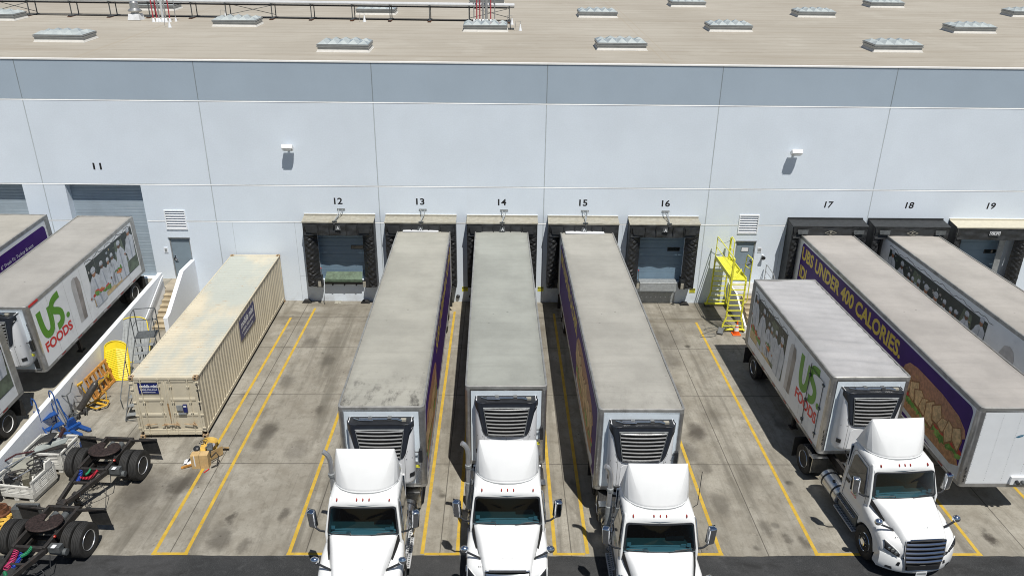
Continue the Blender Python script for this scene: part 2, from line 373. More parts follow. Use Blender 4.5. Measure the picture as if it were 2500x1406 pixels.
    def build(s, name, mats, parent=None, bevel=0.0, seg=2, ang=35, solid=0.0, fixn=True):
        me = bpy.data.meshes.new(name); me.from_pydata([tuple(p) for p in s.v], [], s.f)
        if not isinstance(mats, (list, tuple)): mats = [mats]
        for m in mats: me.materials.append(m)
        me.polygons.foreach_set('material_index', s.mi)
        if fixn:
            bm = bmesh.new(); bm.from_mesh(me); bmesh.ops.recalc_face_normals(bm, faces=bm.faces); bm.to_mesh(me); bm.free()
        me.polygons.foreach_set('use_smooth', [True]*len(me.polygons)); me.set_sharp_from_angle(angle=R(ang)); me.update()
        o = bpy.data.objects.new(name, me); COL.objects.link(o)
        if parent is not None: o.parent = parent
        if solid:
            md = o.modifiers.new('solid', 'SOLIDIFY'); md.thickness = solid; md.offset = 0
        if bevel:
            md = o.modifiers.new('bevel', 'BEVEL'); md.width = bevel; md.segments = seg; md.limit_method = 'ANGLE'; md.angle_limit = R(40); md.harden_normals = False
        return o
def thing(name, label, cat, loc=(0,0,0), rz=0.0, group=None, rx=0.0):
    o = bpy.data.objects.new(name, None); COL.objects.link(o); o.empty_display_size = .3
    o.location = loc; o.rotation_euler = (rx, 0, rz); o['label'] = label; o['category'] = cat
    if group: o['group'] = group
    return o
def tag(o, label, cat, group=None):
    o['label'] = label; o['category'] = cat
    if group: o['group'] = group
    return o
def struct(o): o['kind'] = 'structure'; return o
def dup(root, loc=None, rz=None, label=None, group=None):
    r = root.copy(); COL.objects.link(r)
    if loc is not None: r.location = loc
    if rz is not None: r.rotation_euler = (root.rotation_euler[0], 0, rz)
    if label: r['label'] = label
    if group: r['group'] = group
    for ch in list(root.children):
        c = ch.copy(); COL.objects.link(c); c.parent = r
        for g in list(ch.children):
            d = g.copy(); COL.objects.link(d); d.parent = c
    return r
_TC = {}
def text_geo(body, bold=0.0):
    key = (body, bold)
    if key in _TC: return _TC[key]
    cu = bpy.data.curves.new('lettering', 'FONT'); cu.body = body; cu.size = 1.0; cu.offset = bold; cu.resolution_u = 4
    ob = bpy.data.objects.new('lettering', cu); COL.objects.link(ob)
    bpy.context.view_layer.update()
    me = bpy.data.meshes.new_from_object(ob.evaluated_get(bpy.context.evaluated_depsgraph_get()))
    vs = [v.co.copy() for v in me.vertices]; fs = [tuple(p.vertices) for p in me.polygons]
    bpy.data.objects.remove(ob); bpy.data.curves.remove(cu); bpy.data.meshes.remove(me)
    x0 = min(v.x for v in vs); x1 = max(v.x for v in vs); y0 = min(v.y for v in vs); y1 = max(v.y for v in vs)
    vs = [((v.x-x0)/(x1-x0), (v.y-y0)/(y1-y0)) for v in vs]
    _TC[key] = (vs, fs, (x1-x0)/(y1-y0)); return _TC[key]
def put_text(mb, body, o, r, u, w, h, m=0, bold=.0, shear=0.0):
    """lettering with its lower left corner at o, running along r, up along u, fitted to w x h"""
    vs, fs, asp = text_geo(body, bold); o, r, u = Vector(o), Vector(r).normalized(), Vector(u).normalized()
    if w is None: w = asp*h
    mb.add([o + r*(a*w + shear*b*h) + u*(b*h) for a, b in vs], fs, m)
def arc(cx, cy, r, a0, a1, n, ry=None):
    ry = r if ry is None else ry
    return [(cx+r*math.cos(R(a0+(a1-a0)*i/n)), cy+ry*math.sin(R(a0+(a1-a0)*i/n))) for i in range(n+1)]
# ================================================================ ground
def sheet(name, x0, x1, y0, y1, z, mat, nx=1, ny=1):
    b = MB(); b.grid(lambda u, v: (x0+(x1-x0)*u, y0+(y1-y0)*v, z), nx, ny); return struct(b.build(name, mat, fixn=False))
sheet('ground', -400, 400, -400, 400, -0.03, ASPH)
sheet('asphalt_lane', -120, 120, -120, -18.24, -0.004, ASPH)
def apron():
    b = MB(); rnd = random.Random(4); n = 420; xs = [-16.85+76.85*i/n for i in range(n+1)]; v = 0; top = [(x, 0.0, 0.0) for x in xs]; bot = []
    for x in xs: v = .8*v+rnd.uniform(-.012, .012); bot.append((x, -18.27+v, 0.0))
    b.add(bot+top, [(i, i+1, n+2+i, n+1+i) for i in range(n)]); return struct(b.build('concrete_apron', CONC, fixn=False))
apron()
sheet('concrete_apron', -60, -16.85, -18.27, 0.0, -0.01, CONC)
# yellow bay lines (one painted marking set: structure)
def lines():
    b = MB(); wd = .056; YE = -18.2
    for x, y1 in ((-10.43, -2.0), (-9.48, -.9), (-6.39, -1.4), (-2.39, -1.2), (-1.33, -1.2), (1.63, -1.2), (2.61, -1.4), (6.66, -1.5), (9.59, -2.3), (14.58, -1.5), (17.63, -1.5), (18.6, -1.5), (22.6, -1.5)):
        b.box(x-wd, x+wd, YE, y1, .0, .005)
    for x0, x1 in ((-10.5, -9.41), (-6.46, -2.46), (-2.32, -1.26), (-1.26, 1.56), (1.70, 2.54), (2.68, 6.73), (9.52, 14.65), (17.56, 22.67)):
        if (x0, x1) in ((-6.46, -2.46),): x1 = -4.6
        if (x0, x1) in ((2.68, 6.73),): x0 = 4.4
        if (x0, x1) == (-1.26, 1.56): continue
        b.box(x0, x1, YE-.052, YE+.052, .0, .0045)
    b.box(1.56, 1.70, YE-.052, YE+.052, 0, .0045)
    return struct(b.build('yellow_bay_line', LINEM))
lines()
# small repaired slab by the wall under bay 14
sheet('concrete_patch', -2.75, -2.0, -1.5, -.02, .004, mat_plainconc('pale patch concrete', (.40,.36,.28)))
# drive-in ramp on the left
def ramp():
    b = MB(); prof = [(0, 1.2), (-.35, 1.2), (-2.0, .98), (-17.0, -.02), (-17.0, -.3), (0, -.3)]
    b.prism([(-60, y, z) for y, z in prof], (60-16.86, 0, 0)); return struct(b.build('drive_ramp', RAMPM))
ramp()

# ================================================================ warehouse
H = 12.0; PX = 8.09; J0 = 2.02
WX0, WX1 = -60.0, 70.0
wh = thing('warehouse', 'long white warehouse with blue grey band, numbered truck docks and flat tan roof', 'building', (0, 0, 0))
dock_x = {12: -8.05, 13: -4.03, 14: -.02, 15: 3.98, 16: 7.98, 17: 16.08, 18: 20.12, 19: 24.2}
# openings in the wall: (x0, x1, z0, z1)
OPEN = [(-21.22, -17.58, 1.2, 6.13), (-26.9, -23.27, 1.2, 6.13), (-16.66, -15.64, 1.2, 3.40), (11.80, 12.80, 1.2, 3.42),
        (-16.62, -15.68, 3.90, 4.80), (11.83, 12.73, 3.89, 4.78)]
for n, x in dock_x.items(): OPEN.append((x-1.22, x+1.22, 1.2, 3.85))
def wall_with_holes(x0, x1, z0, z1, holes, y0, y1, mb, m=0):
    xs = sorted({x0, x1, *[v for h in holes for v in h[:2]]}); zs = sorted({z0, z1, *[v for h in holes for v in h[2:]]})
    xs = [x for x in xs if x0 <= x <= x1]; zs = [z for z in zs if z0 <= z <= z1]
    inside = lambda x, z: any(h[0] < x < h[1] and h[2] < z < h[3] for h in holes)
    G = {}
    def P(x, y, z):
        k = (round(x, 4), y, round(z, 4))
        if k not in G: G[k] = len(mb.v); mb.v.append(Vector((x, y, z)))
        return G[k]
    for i in range(len(xs)-1):
        for j in range(len(zs)-1):
            a, b_, c, d = xs[i], xs[i+1], zs[j], zs[j+1]
            if inside((a+b_)/2, (c+d)/2): continue
            mb.f.append((P(a,y0,c), P(b_,y0,c), P(b_,y0,d), P(a,y0,d))); mb.mi.append(m)
    for h in holes:   # reveals
        a, b_, c, d = h
        for q in (((a,c),(a,d)), ((a,d),(b_,d)), ((b_,d),(b_,c)), ((b_,c),(a,c))):
            (xa, za), (xb, zb) = q
            mb.f.append((P(xa,y0,za), P(xb,y0,zb), P(xb,y1,zb), P(xa,y1,za))); mb.mi.append(m)
ZB = 10.155
mb = MB(); wall_with_holes(WX0, WX1, 0, ZB, OPEN, 0.0, .45, mb); mb.build('wall', WALLM, wh, fixn=False)
mb = MB(); mb.box(WX0, WX1, .0, .3, ZB, H-.03); mb.build('painted_band', BANDM, wh)
# reveal grooves: pale horizontal rules and dark vertical panel joints
DKJ = pm('panel joint sealant', (.44,.49,.53), .8, 0, .1, 3); LTJ = pm('pale flashing and reveal highlight', (.92,.93,.93), .7, 0, .03, 3); DBJ = pm('dark joint', (.22,.26,.29), .8, 0, .1, 3)
mb = MB()
def hjoint(z, x0, x1):
    mb.prism([(x0, -.003, z+.015), (x0, -.012, z-.018), (x0, .01, z-.018), (x0, .01, z+.015)], (x1-x0, 0, 0), 0); mb.box(x0, x1, -.003, .02, z+.015, z+.045, 1)
hjoint(ZB, WX0, WX1)
def cut(spans, holes):
    out = []
    for a, b_ in spans:
        xs = [a]
        for h0, h1 in sorted(holes):
            if h1 > a and h0 < b_: xs += [max(a, h0), min(b_, h1)]
        xs.append(b_)
        out += [(xs[i], xs[i+1]) for i in range(0, len(xs), 2) if xs[i+1]-xs[i] > .02]
    return out
for a, b_ in cut([(WX0, WX1)], []): hjoint(6.14, a, b_)
for a, b_ in cut([(WX0, WX1)], [(h[0]-.03, h[1]+.03) for h in OPEN if h[2] < 4.28 < h[3]]): hjoint(4.28, a, b_)
for k in range(-6, 8):
    x = J0 + PX*k
    if not (WX0 < x < WX1): continue
    mb.box(x-.024, x+.024, -.0035, .02, .0, ZB-.02, 1)
    mb.box(x-.02, x+.02, -.0035, .02, ZB+.05, H-.04, 2)
for x, z0, z1 in ((-10.32, 0, 4.26), (-13.4, 2.0, 4.26), (6.0, .2, 4.26), (14.05, 0, 4.26)):
    mb.box(x-.008, x+.008, -.0025, .01, z0, z1, 1)
mb.box(-10.32, -9.85, -.0025, .01, 1.38, 1.395, 1)
mb.build('panel_joint', [LTJ, DKJ, DBJ], wh)
# roof and edge cap
RS = .055
mb = MB(); mb.prism([(WX0, 0.06, H+.003), (WX0, 62, H+RS*62), (WX0, 62, H-1), (WX0, .302, H-1), (WX0, .302, H-.02), (WX0, .06, H-.02)], (WX1-WX0, 0, 0)); roof = mb.build('roof', ROOFM, wh)
mb = MB(); mb.prism([(WX0, -.03, H+.01), (WX0, .06, H+.025), (WX0, .06, H-.05), (WX0, -.03, H-.05)], (WX1-WX0, 0, 0))
mb.build('roof_edge_cap', pm('white edge flashing', (.80,.80,.79), .5, 0, .04, 3), wh)
# big roll-up doors of the drive-in bays
def rollup(x0, x1):
    mb = MB(); z = 1.2; n = 34; hh = (6.13-1.2)/n
    for i in range(n):
        mb.box(x0, x1, .40, .435, z+i*hh+.006, z+(i+1)*hh)
    mb.box(x0, x1, .425, .46, 1.2, 6.13)
    d = mb.build('roll_up_door', pm('grey slat door', (.34,.41,.47), .5, .1, .05, 2), wh, bevel=.006, seg=1)
    b2 = MB(); b2.box(x1-.13, x1-.02, .30, .399, 1.2, 3.0); b2.box(x0+.02, x0+.13, .30, .399, 1.2, 3.0); b2.build('track_guard', GREYL, d)
    return d
rollup(-21.22, -17.58); rollup(-26.9, -23.27)
# personnel doors
def mandoor(x0, x1, z1, sign=False, flip=False):
    mb = MB(); mb.box(x0+.05, x1-.05, .06, .11, 1.22, z1-.06); d = mb.build('personnel_door', DOORG, wh, bevel=.004, seg=1)
    mb = MB(); mb.box(x0, x0+.05, .02, .14, 1.2, z1); mb.box(x1-.05, x1, .02, .14, 1.2, z1); mb.box(x0+.05, x1-.05, .02, .14, z1-.06, z1); mb.box(x0-.03, x1+.03, -.05, .0, z1+.015, z1+.05)
    mb.build('door_frame', GREYL, d)
    hxp = x0+.15 if not flip else x1-.15
    mb = MB(); mb.cyl((hxp, .06, 2.28), (hxp, .03, 2.28), .09, n=14); mb.tube([(hxp, .03, 2.28), (hxp, -.02, 2.28), (hxp+(.14 if not flip else -.14), -.02, 2.28)], .018); mb.cyl((hxp, .06, 2.42), (hxp, .035, 2.42), .035); mb.build('door_handle', CHROME, d)
    for zz in (1.5, 2.3, 3.1):
        q = MB(); xx = x1-.055 if not flip else x0+.055; q.cyl((xx, .05, zz-.06), (xx, .05, zz+.06), .014, n=8); q.build('hinge', SATIN, d)
    if sign:
        mb = MB(); mb.box(x0+.30, x0+.70, .05, .06, 2.85, 3.10, 0); mb.box(x0+.33, x0+.67, .046, .05, 2.88, 3.07, 1); mb.build('door_notice', [GREYS, WHV], d)
    return d
mandoor(-16.66, -15.64, 3.40); mandoor(11.80, 12.80, 3.42, True, True)
def louver(x0, x1, z0, z1):
    mb = MB()
    n = 7; hh = (z1-z0)/n
    for i in range(n):
        za = z0+i*hh
        mb.prism([(x0, .10, za+hh*.95), (x0, .085, za+hh*1.0), (x0, -.03, za+hh*.32), (x0, -.03, za+hh*.22)], (x1-x0, 0, 0), 0)
    mb.box(x0-.05, x0, -.04, .1, z0-.05, z1+.05); mb.box(x1, x1+.05, -.04, .1, z0-.05, z1+.05); mb.box(x0, x1, -.04, .1, z0-.05, z0); mb.box(x0, x1, -.04, .1, z1, z1+.05)
    v = mb.build('louver_vent', CURB, wh)
    q = MB(); q.box(x0, x1, .16, .18, z0, z1); q.build('vent_backing', DARK, v)
louver(-16.62, -15.68, 3.90, 4.80); louver(11.83, 12.73, 3.89, 4.78)
# sectional dock doors
def dockdoor(x, window=True):
    mb = MB(); n = 6; z0, z1 = 1.2, 3.85
    for i in range(n):
        za = z0+(z1-z0)*i/n; zb = z0+(z1-z0)*(i+1)/n
        mb.box(x-1.22, x+1.22, .16, .2, za+.004, zb-.006)
        mb.box(x-1.22, x+1.22, .155, .19, za+.2, za+.215)
    d = mb.build('dock_door', DOORD, wh, bevel=.004, seg=1)
    q = MB(); q.box(x-1.22, x+1.22, .2, .25, z0, z1); q.build('door_backing', DARK, d)
    if window:
        q = MB(); q.box(x+.40, x+1.03, .148, .158, 2.82, 3.03, 0); q.box(x+.43, x+1.0, .143, .149, 2.85, 3.0, 1); q.build('door_window', [BLACKP, GLASSD], d)
for n_, x in dock_x.items(): dockdoor(x, n_ in (12, 16, 19))
# bay numbers painted on the wall
NUMX = {11: -19.45, 12: -8.06, 13: -4.04, 14: -.02, 15: 3.98, 16: 8.06, 17: 16.13, 18: 20.17, 19: 24.25}
for n_, x in NUMX.items():
    mb = MB(); z = 6.86 if n_ == 11 else 5.22
    put_text(mb, str(n_), (x-.215, -.004, z), (1,0,0), (0,0,1), .41, .33, 0, .024, shear=.10 if n_ >= 17 else 0.0)
    o = mb.build('bay_number', INK, wh, fixn=False); o['label'] = 'black bay number %d painted on the wall' % n_
# small wall fittings
mb = MB(); mb.box(-16.99, -16.80, -.03, 0, 2.62, 2.90, 0); mb.box(-16.95, -16.84, -.038, -.03, 2.68, 2.84, 1); tag(mb.build('notice_plate', [CURB, GREYL]), 'small pale notice plate on the wall left of the grey left door', 'sign')
mb = MB(); mb.box(12.93, 13.13, -.02, 0, 2.85, 3.10, 0); mb.box(12.96, 13.10, -.026, -.02, 2.9, 3.05, 1); tag(mb.build('notice_plate', [WHV, GREYL]), 'small white notice plate right of the grey door with a window notice', 'sign')
o = thing('wall_horn', 'small black and white horn on the wall beside the yellow access platform', 'horn', (13.22, 0, 2.6))
mb = MB(); mb.lathe((0, -.02, .05), (0, -1, -.25), [(.04, 0), (.05, .08), (.11, .2)], 12); mb.build('bell', BLACKP, o)
mb = MB(); mb.box(-.05, .05, -.05, 0, -.06, .12); mb.build('bracket', CURB, o)
def warnsign(x, z, label):
    mb = MB(); mb.box(x-.15, x+.15, -.012, 0, z-.10, z+.14, 0); mb.box(x-.14, x+.14, -.016, -.012, z+.05, z+.13, 1)
    put_text(mb, 'CAUTION', (x-.11, -.018, z+.065), (1,0,0), (0,0,1), .22, .05, 0)
    for i in range(3): mb.box(x-.11, x+.11, -.0155, -.012, z+.0-.03*i, z+.008-.03*i, 1)
    tag(mb.build('warning_sign', [YELP, BLACKP]), label, 'sign', 'yellow warning signs between the docks')
warnsign(-1.92, .70, 'yellow warning sign low on the wall left of dock 14'); warnsign(1.98, .72, 'yellow warning sign low on the wall between docks 14 and 15'); warnsign(9.85, .68, 'yellow warning sign low on the wall right of dock 16')
# wall lights
def walllight(x, z, label):
    o = thing('wall_light', label, 'lamp', (x, 0, z), 0, 'box lights high on the white wall')
    mb = MB(); mb.box(-.05, .05, -.16, 0, -.08, .05); mb.build('wall_arm', CURB, o)
    T = Matrix.Translation((0, -.30, .06)) @ Matrix.Rotation(R(-32), 4, 'X')
    mb = MB(T); mb.prism([(-.25, .17, .06), (-.25, -.17, .10), (-.25, -.17, -.10), (-.25, .10, -.14)], (.5, 0, 0)); h = mb.build('lamp_housing', pm('white lamp housing', (.8,.8,.8), .5), o, bevel=.012)
    mb = MB(T)
    for i in range(9): mb.box(-.18+.04*i, -.155+.04*i, -.10, .06, .088, .112)
    mb.build('heat_fin', GREYL, h)
    mb = MB(T); mb.box(-.2, .2, -.14, .08, -.152, -.135); mb.build('lens', pm('lamp lens', (.6,.62,.62), .2), h)
walllight(-10.18, 8.03, 'white box wall light above the tan container, left of the two'); walllight(13.99, 8.0, 'white box wall light above the right louver, right of the two')

# ================================================================ dock shelters
def shelter(n_, style):
    x = dock_x[n_]
    dark = style != 'canvas'
    look = {12: 'black dock shelter with canvas top and closed blue door under bay number 12', 13: 'black dock shelter with canvas top around the trailer at bay 13',
            14: 'black dock shelter with canvas top around the trailer at bay 14', 15: 'black dock shelter with canvas top around the purple trailer at bay 15',
            16: 'black dock shelter with canvas top and closed blue door under bay number 16', 17: 'all black dock shelter with diamond emblem at bay 17',
            18: 'all black dock shelter with diamond emblem at bay 18', 19: 'black dock shelter with cream top and white lettered badge at bay 19'}[n_]
    o = thing('dock_shelter', look, 'dock shelter', (x, 0, 0), 0, 'dock shelters along the wall')
    W = 1.73 if not dark else 1.86; D = .62 if not dark else .8; zt = 4.50 if not dark else 4.52; zb = 1.08
    top = CANVAS if style in ('canvas', 'cream') else CURTF
    if style == 'cream': top = pm('cream canvas top', (.50,.475,.385), .75, 0, .05, 5)
    # sloping top with slightly uneven edge
    mb = MB(); rnd = random.Random(n_)
    wob = [rnd.uniform(-.018, .012) for _ in range(13)]
    mb.grid(lambda u, v: (-W-.02+2*(W+.02)*u, -.0-(D+.03)*v, 4.66-(4.66-zt-.02)*v + (wob[int(u*12)] if 0 < v < 1.01 and 0 < u < 1 else 0)*(v if v < 1 else .4)), 12, 5)
    mb.box(-W-.02, W+.02, -D-.035, -D+.0, zt-.035, zt+.01)
    mb.box(-W-.02, W+.02, -.06, -.005, 4.64, 4.72)
    t = mb.build('top_cover', top, o, ang=50)
    if style == 'canvas' or style == 'cream':
        q = MB(); q.box(-W-.03, W+.03, -.015, -.0, 4.72, 4.74); q.build('wall_flashing', LTJ, t)
    # side walls of the shelter box
    for s, nm in ((-1, 'side_panel'), (1, 'side_panel')):
        q = MB(); xs = s*W; q.prism([(xs, 0, 4.62), (xs, -D, zt-.03), (xs, -D, zb), (xs, 0, zb)], (-s*.06, 0, 0)); q.build(nm, CURTF, o)
        # gathered side curtain
        def fold(u, v, s=s):
            z = zb + (zt-.42-zb)*v; xx = s*(W-.01) - s*(.60 if not dark else .52)*u
            ph = 7.0*v*(zt-zb) + 2.6*math.sin(7*v+s) + 4.0*abs(u-.5)*(1 if math.sin(23*v) > 0 else -1)
            a = .010*math.sin(ph*2.6) + .008*math.sin(ph*5.3+3*u) + .011*math.sin(9*u+17*v*(zt-zb)) + .009*math.sin(-12*u+23*v*(zt-zb))
            edge = math.sin(math.pi*min(1, max(0, u*1.1)))
            return (xx, -D-.015-.07*edge - a*(.4+edge) + (.28*u*u), z)
        q = MB(); q.grid(fold, 16, 150); q.build('side_curtain', CURT, o, ang=180)
        q = MB(); q.box(min(s*(W-.05), s*(W-.62)), max(s*(W-.05), s*(W-.62)), -D+.05, -.0, zb-.03, zb+.42); q.build('foot_block', CURTF, o)
    # head curtain
    def head(u, v):
        xx = -W+.06 + 2*(W-.06)*u; z = zt-.04 - (.60 if not dark else .55)*v - .03*math.sin(math.pi*u)*v
        return (xx, -D-.02-.05*v-.016*math.sin(23*u+6*v)-.012*math.sin(9*u-11*v) , z)
    q = MB(); q.grid(head, 44, 8); hc = q.build('head_curtain', CURTF, o, ang=180)
    if not dark:
        for s in (-1, 1):
            q = MB(); q.prism([(s*(W-.10), -D-.09, zt-.10), (s*(W-.72), -D-.10, zt-.10), (s*(W-.72), -D-.13, zt-.52), (s*(W-.20), -D-.13, zt-.50)], (0, .012, 0)); q.build('corner_flap', CURTF, hc)
        q = MB()
        for xx in (-.95, -.42, .42, .95): q.box(xx-.02, xx+.02, -D-.105, -D-.08, zt-.62, zt-.05)
        q.build('curtain_seam', CURT, hc)
        q = MB(); q.prism([(-.10, -D-.125, zt-.14), (.12, -D-.125, zt-.14), (.16, -D-.135, zt-.36), (-.14, -D-.135, zt-.36)], (0, .008, 0)); q.build('badge', [GREYS], hc)
        q = MB(); put_text(q, 'A', (-.05, -D-.142, zt-.34), (1,0,0), (0,0,1), .14, .17, 0, .02); q.build('badge_mark', WHV, hc, fixn=False)
        # bracket with loading lamp, on the canvas top
        l = thing('dock_lamp', {12: 'grey swing arm lamp bracket on top of the shelter at bay 12', 13: 'grey swing arm lamp bracket on top of the shelter at bay 13', 14: 'grey swing arm lamp bracket on top of the shelter at bay 14', 15: 'grey swing arm lamp bracket on top of the shelter at bay 15', 16: 'grey swing arm lamp bracket on top of the shelter at bay 16'}[n_], 'lamp', (x, 0, 4.66), 0, 'swing arm lamps above the docks')
        dx = {12: -.14, 13: .05, 14: 0, 15: .08, 16: .2}[n_]
        q = MB(); q.tube([(-.02, -.03, .32), (dx*.4+.06, -.3, .16), (dx, -D-.02, -.06)], .022, 6); q.tube([(.2, -.03, .32), (dx*.4+.14, -.25, .14), (dx, -D-.02, -.06)], .018, 6); q.box(-.1, .28, -.03, -.0, .28, .36); q.build('swing_arm', GREYL, l)
        q = MB(); q.box(dx-.12, dx+.12, -D-.06, -D+.02, -.12, -.09); q.build('mount_plate', GREYS, l)
        q = MB(); q.lathe((dx-.02, -D-.1, -.16), (.2, -.7, -.7), [(.02, 0), (.045, .05), (.055, .12)], 12); q.build('lamp_head', BLACKP, l)
        for s in (-1, 1):
            q = MB(); q.box(s*1.12-.07, s*1.12+.07, -D-.16, -D-.12, zb+.05, zb+.34); q.build('guide_stripe', CANVAS if n_ != 13 else YELP, o)
    elif style == 'black':
        q = MB(); c = zt-.28
        def ring(a, b, e): return [(-a, -D-.115-e, c), (0, -D-.115-e, c+b), (a, -D-.115-e, c), (0, -D-.115-e, c-b)]
        v = [Vector(p) for p in ring(.30, .125, 0)] + [Vector(p) for p in ring(.255, .100, 0)]
        q.add(v, [(i, (i+1) % 4, 4+(i+1) % 4, 4+i) for i in range(4)]); put_text(q, 'F', (-.05, -D-.118, c-.055), (1,0,0), (0,0,1), .10, .11, 0, .02, .2)
        q.build('diamond_emblem', CANVAS, hc, fixn=False)
        for s in (-1, 1):
            q = MB(); q.prism([(s*(W-.22), -D-.12, zt-.14), (s*(W-.75), -D-.12, zt-.14), (s*(W-.72), -D-.15, zt-.36), (s*(W-.25), -D-.15, zt-.34)], (0, .01, 0)); q.build('corner_flap', GREYS, hc)
    else:
        q = MB(); q.box(-.26, .26, -D-.12, -D-.11, zt-.36, zt-.16, 0); q.box(-.235, .235, -D-.123, -D-.118, zt-.345, zt-.175, 1); put_text(q, 'GLM', (-.2, -D-.126, zt-.325), (1,0,0), (0,0,1), .40, .13, 0, .05)
        q.build('lettered_badge', [WHV, BLACKP], hc, fixn=False)
        q = MB(); q.box(1.25, 1.42, -D-.12, -D-.1, zb+.1, zb+.42); q.build('guide_stripe', YELP, o)
        q = MB(); q.box(.75, 1.05, -D*.4, -D*.4+.05, zb, zt-.6); q.build('guide_flap', GREYL, o)
    return o
for n_ in (12, 13, 14, 15, 16): shelter(n_, 'canvas')
for n_ in (17, 18): shelter(n_, 'black')
shelter(19, 'cream')
# levelers and bumpers at the two empty docks
def leveler(n_, label, green):
    x = dock_x[n_]; o = thing('dock_leveler', label, 'dock leveler', (x, 0, 0), 0)
    m = pm('worn green steel', (.10,.145,.10), .6, .2, .25, 6, '#4a4638', .4) if green else GREYL
    mb = MB()
    if green: mb.prism([(-.95, -.34, 1.33), (.95, -.34, 1.33), (.91, .04, 1.60), (-.91, .04, 1.60)], (0, 0, .035)); mb.box(-.95, .95, -.36, -.33, 1.22, 1.325)
    else:
        mb.prism([(-.95, -.30, 1.24), (.95, -.30, 1.24), (.95, .12, 1.26), (-.95, .12, 1.26)], (0, 0, .04)); mb.prism([(-.93, -.33, 1.27), (.93, -.33, 1.27), (.93, -.40, .85), (-.93, -.40, .85)], (0, -.03, 0))
        mb.tube([(-.95, -.34, 1.25), (.95, -.34, 1.25)], .035)
    lip = mb.build('lip_plate', m, o, bevel=.006)
    mb = MB(); mb.box(-1.0, 1.0, -.22, -.01, 1.04, 1.19); mb.box(-.9, .9, -.26, -.22, 1.08, 1.15)
    for xx in (-.6, .0, .6): mb.box(xx-.03, xx+.03, -.27, -.1, .97, 1.04)
    mb.build('pit_frame', GREYS if not green else BLACKP, o)
    for s in (-1, 1):
        mb = MB()
        for k in range(4): mb.box(s*1.24-.15, s*1.24+.15, -.34+.08*k, -.27+.08*k, .92, 1.25)
        mb.build('rubber_bumper', RUB, o, bevel=.008)
    if not green:
        mb = MB(); mb.box(-.97, .97, -.012, 0, .0, .62, 0)
        for k in range(7): mb.cyl((-.75+.25*k, -.012, .34), (-.75+.25*k, -.02, .34), .025, n=8, m=1)
        mb.build('pit_plate', [GREYL, WHV], o)
    mb = MB(); mb.tube([(-1.02, -.5, .03 if green else .9), (-1.05, -.42, 1.2), (-1.08, -.38, 1.95)], .014, 6, 0); mb.ell((-1.08, -.38, 1.97), (.03, .03, .04), m=1)
    mb.build('signal_rod', [GREYS, REDP], o)
leveler(12, 'green dock plate raised in front of the closed door at bay 12', True); leveler(16, 'grey dock plate folded down in front of the closed door at bay 16', False)
# wheel chocks and crumpled paper at the wall foot
for (x, y, lab) in ((-10.05, -.20, 'black rubber wheel chock at the wall left of dock 12'), (-7.05, -.22, 'black rubber wheel chock at the wall right of dock 12'), (9.45, -.25, 'black rubber wheel chock at the wall right of dock 16')):
    mb = MB(); mb.prism([(x-.25, y+.1, 0), (x+.25, y+.1, 0), (x+.12, y+.1, .16), (x-.12, y+.1, .16)], (0, -.22, 0)); tag(mb.build('wheel_chock', RUB, bevel=.02), lab, 'chock', 'wheel chocks at the wall')
for (x, lab) in ((-2.28, 'round black hose cover on the wall left of dock 14'), (-1.62, 'round black hose cap on the wall under dock 14')):
    mb = MB(); mb.lathe((x, 0, .32), (0, -1, 0), [(.09, 0), (.10, .08), (.06, .12)], 14); tag(mb.build('hose_cover', BLACKP), lab, 'hose cover')
def crumple(name, c, r, mat, label, cat, seed, flatz=.5, n=9):
    rnd = random.Random(seed); mb = MB()
    mb.grid(lambda u, v: (c[0]+(u-.5)*2*r+rnd.uniform(-.2, .2)*r, c[1]+(v-.5)*2*r+rnd.uniform(-.2, .2)*r, c[2]+.01+abs(rnd.gauss(0, .4))*r*flatz*math.sin(math.pi*(.1+.8*u))*math.sin(math.pi*(.1+.8*v))), n, n)
    return tag(mb.build(name, mat, ang=10, fixn=False), label, cat)
crumple('paper_scrap', (-8.47, -.2, 0), .17, CANVAS, 'crumpled tan paper on the ground below dock 12', 'litter', 3)

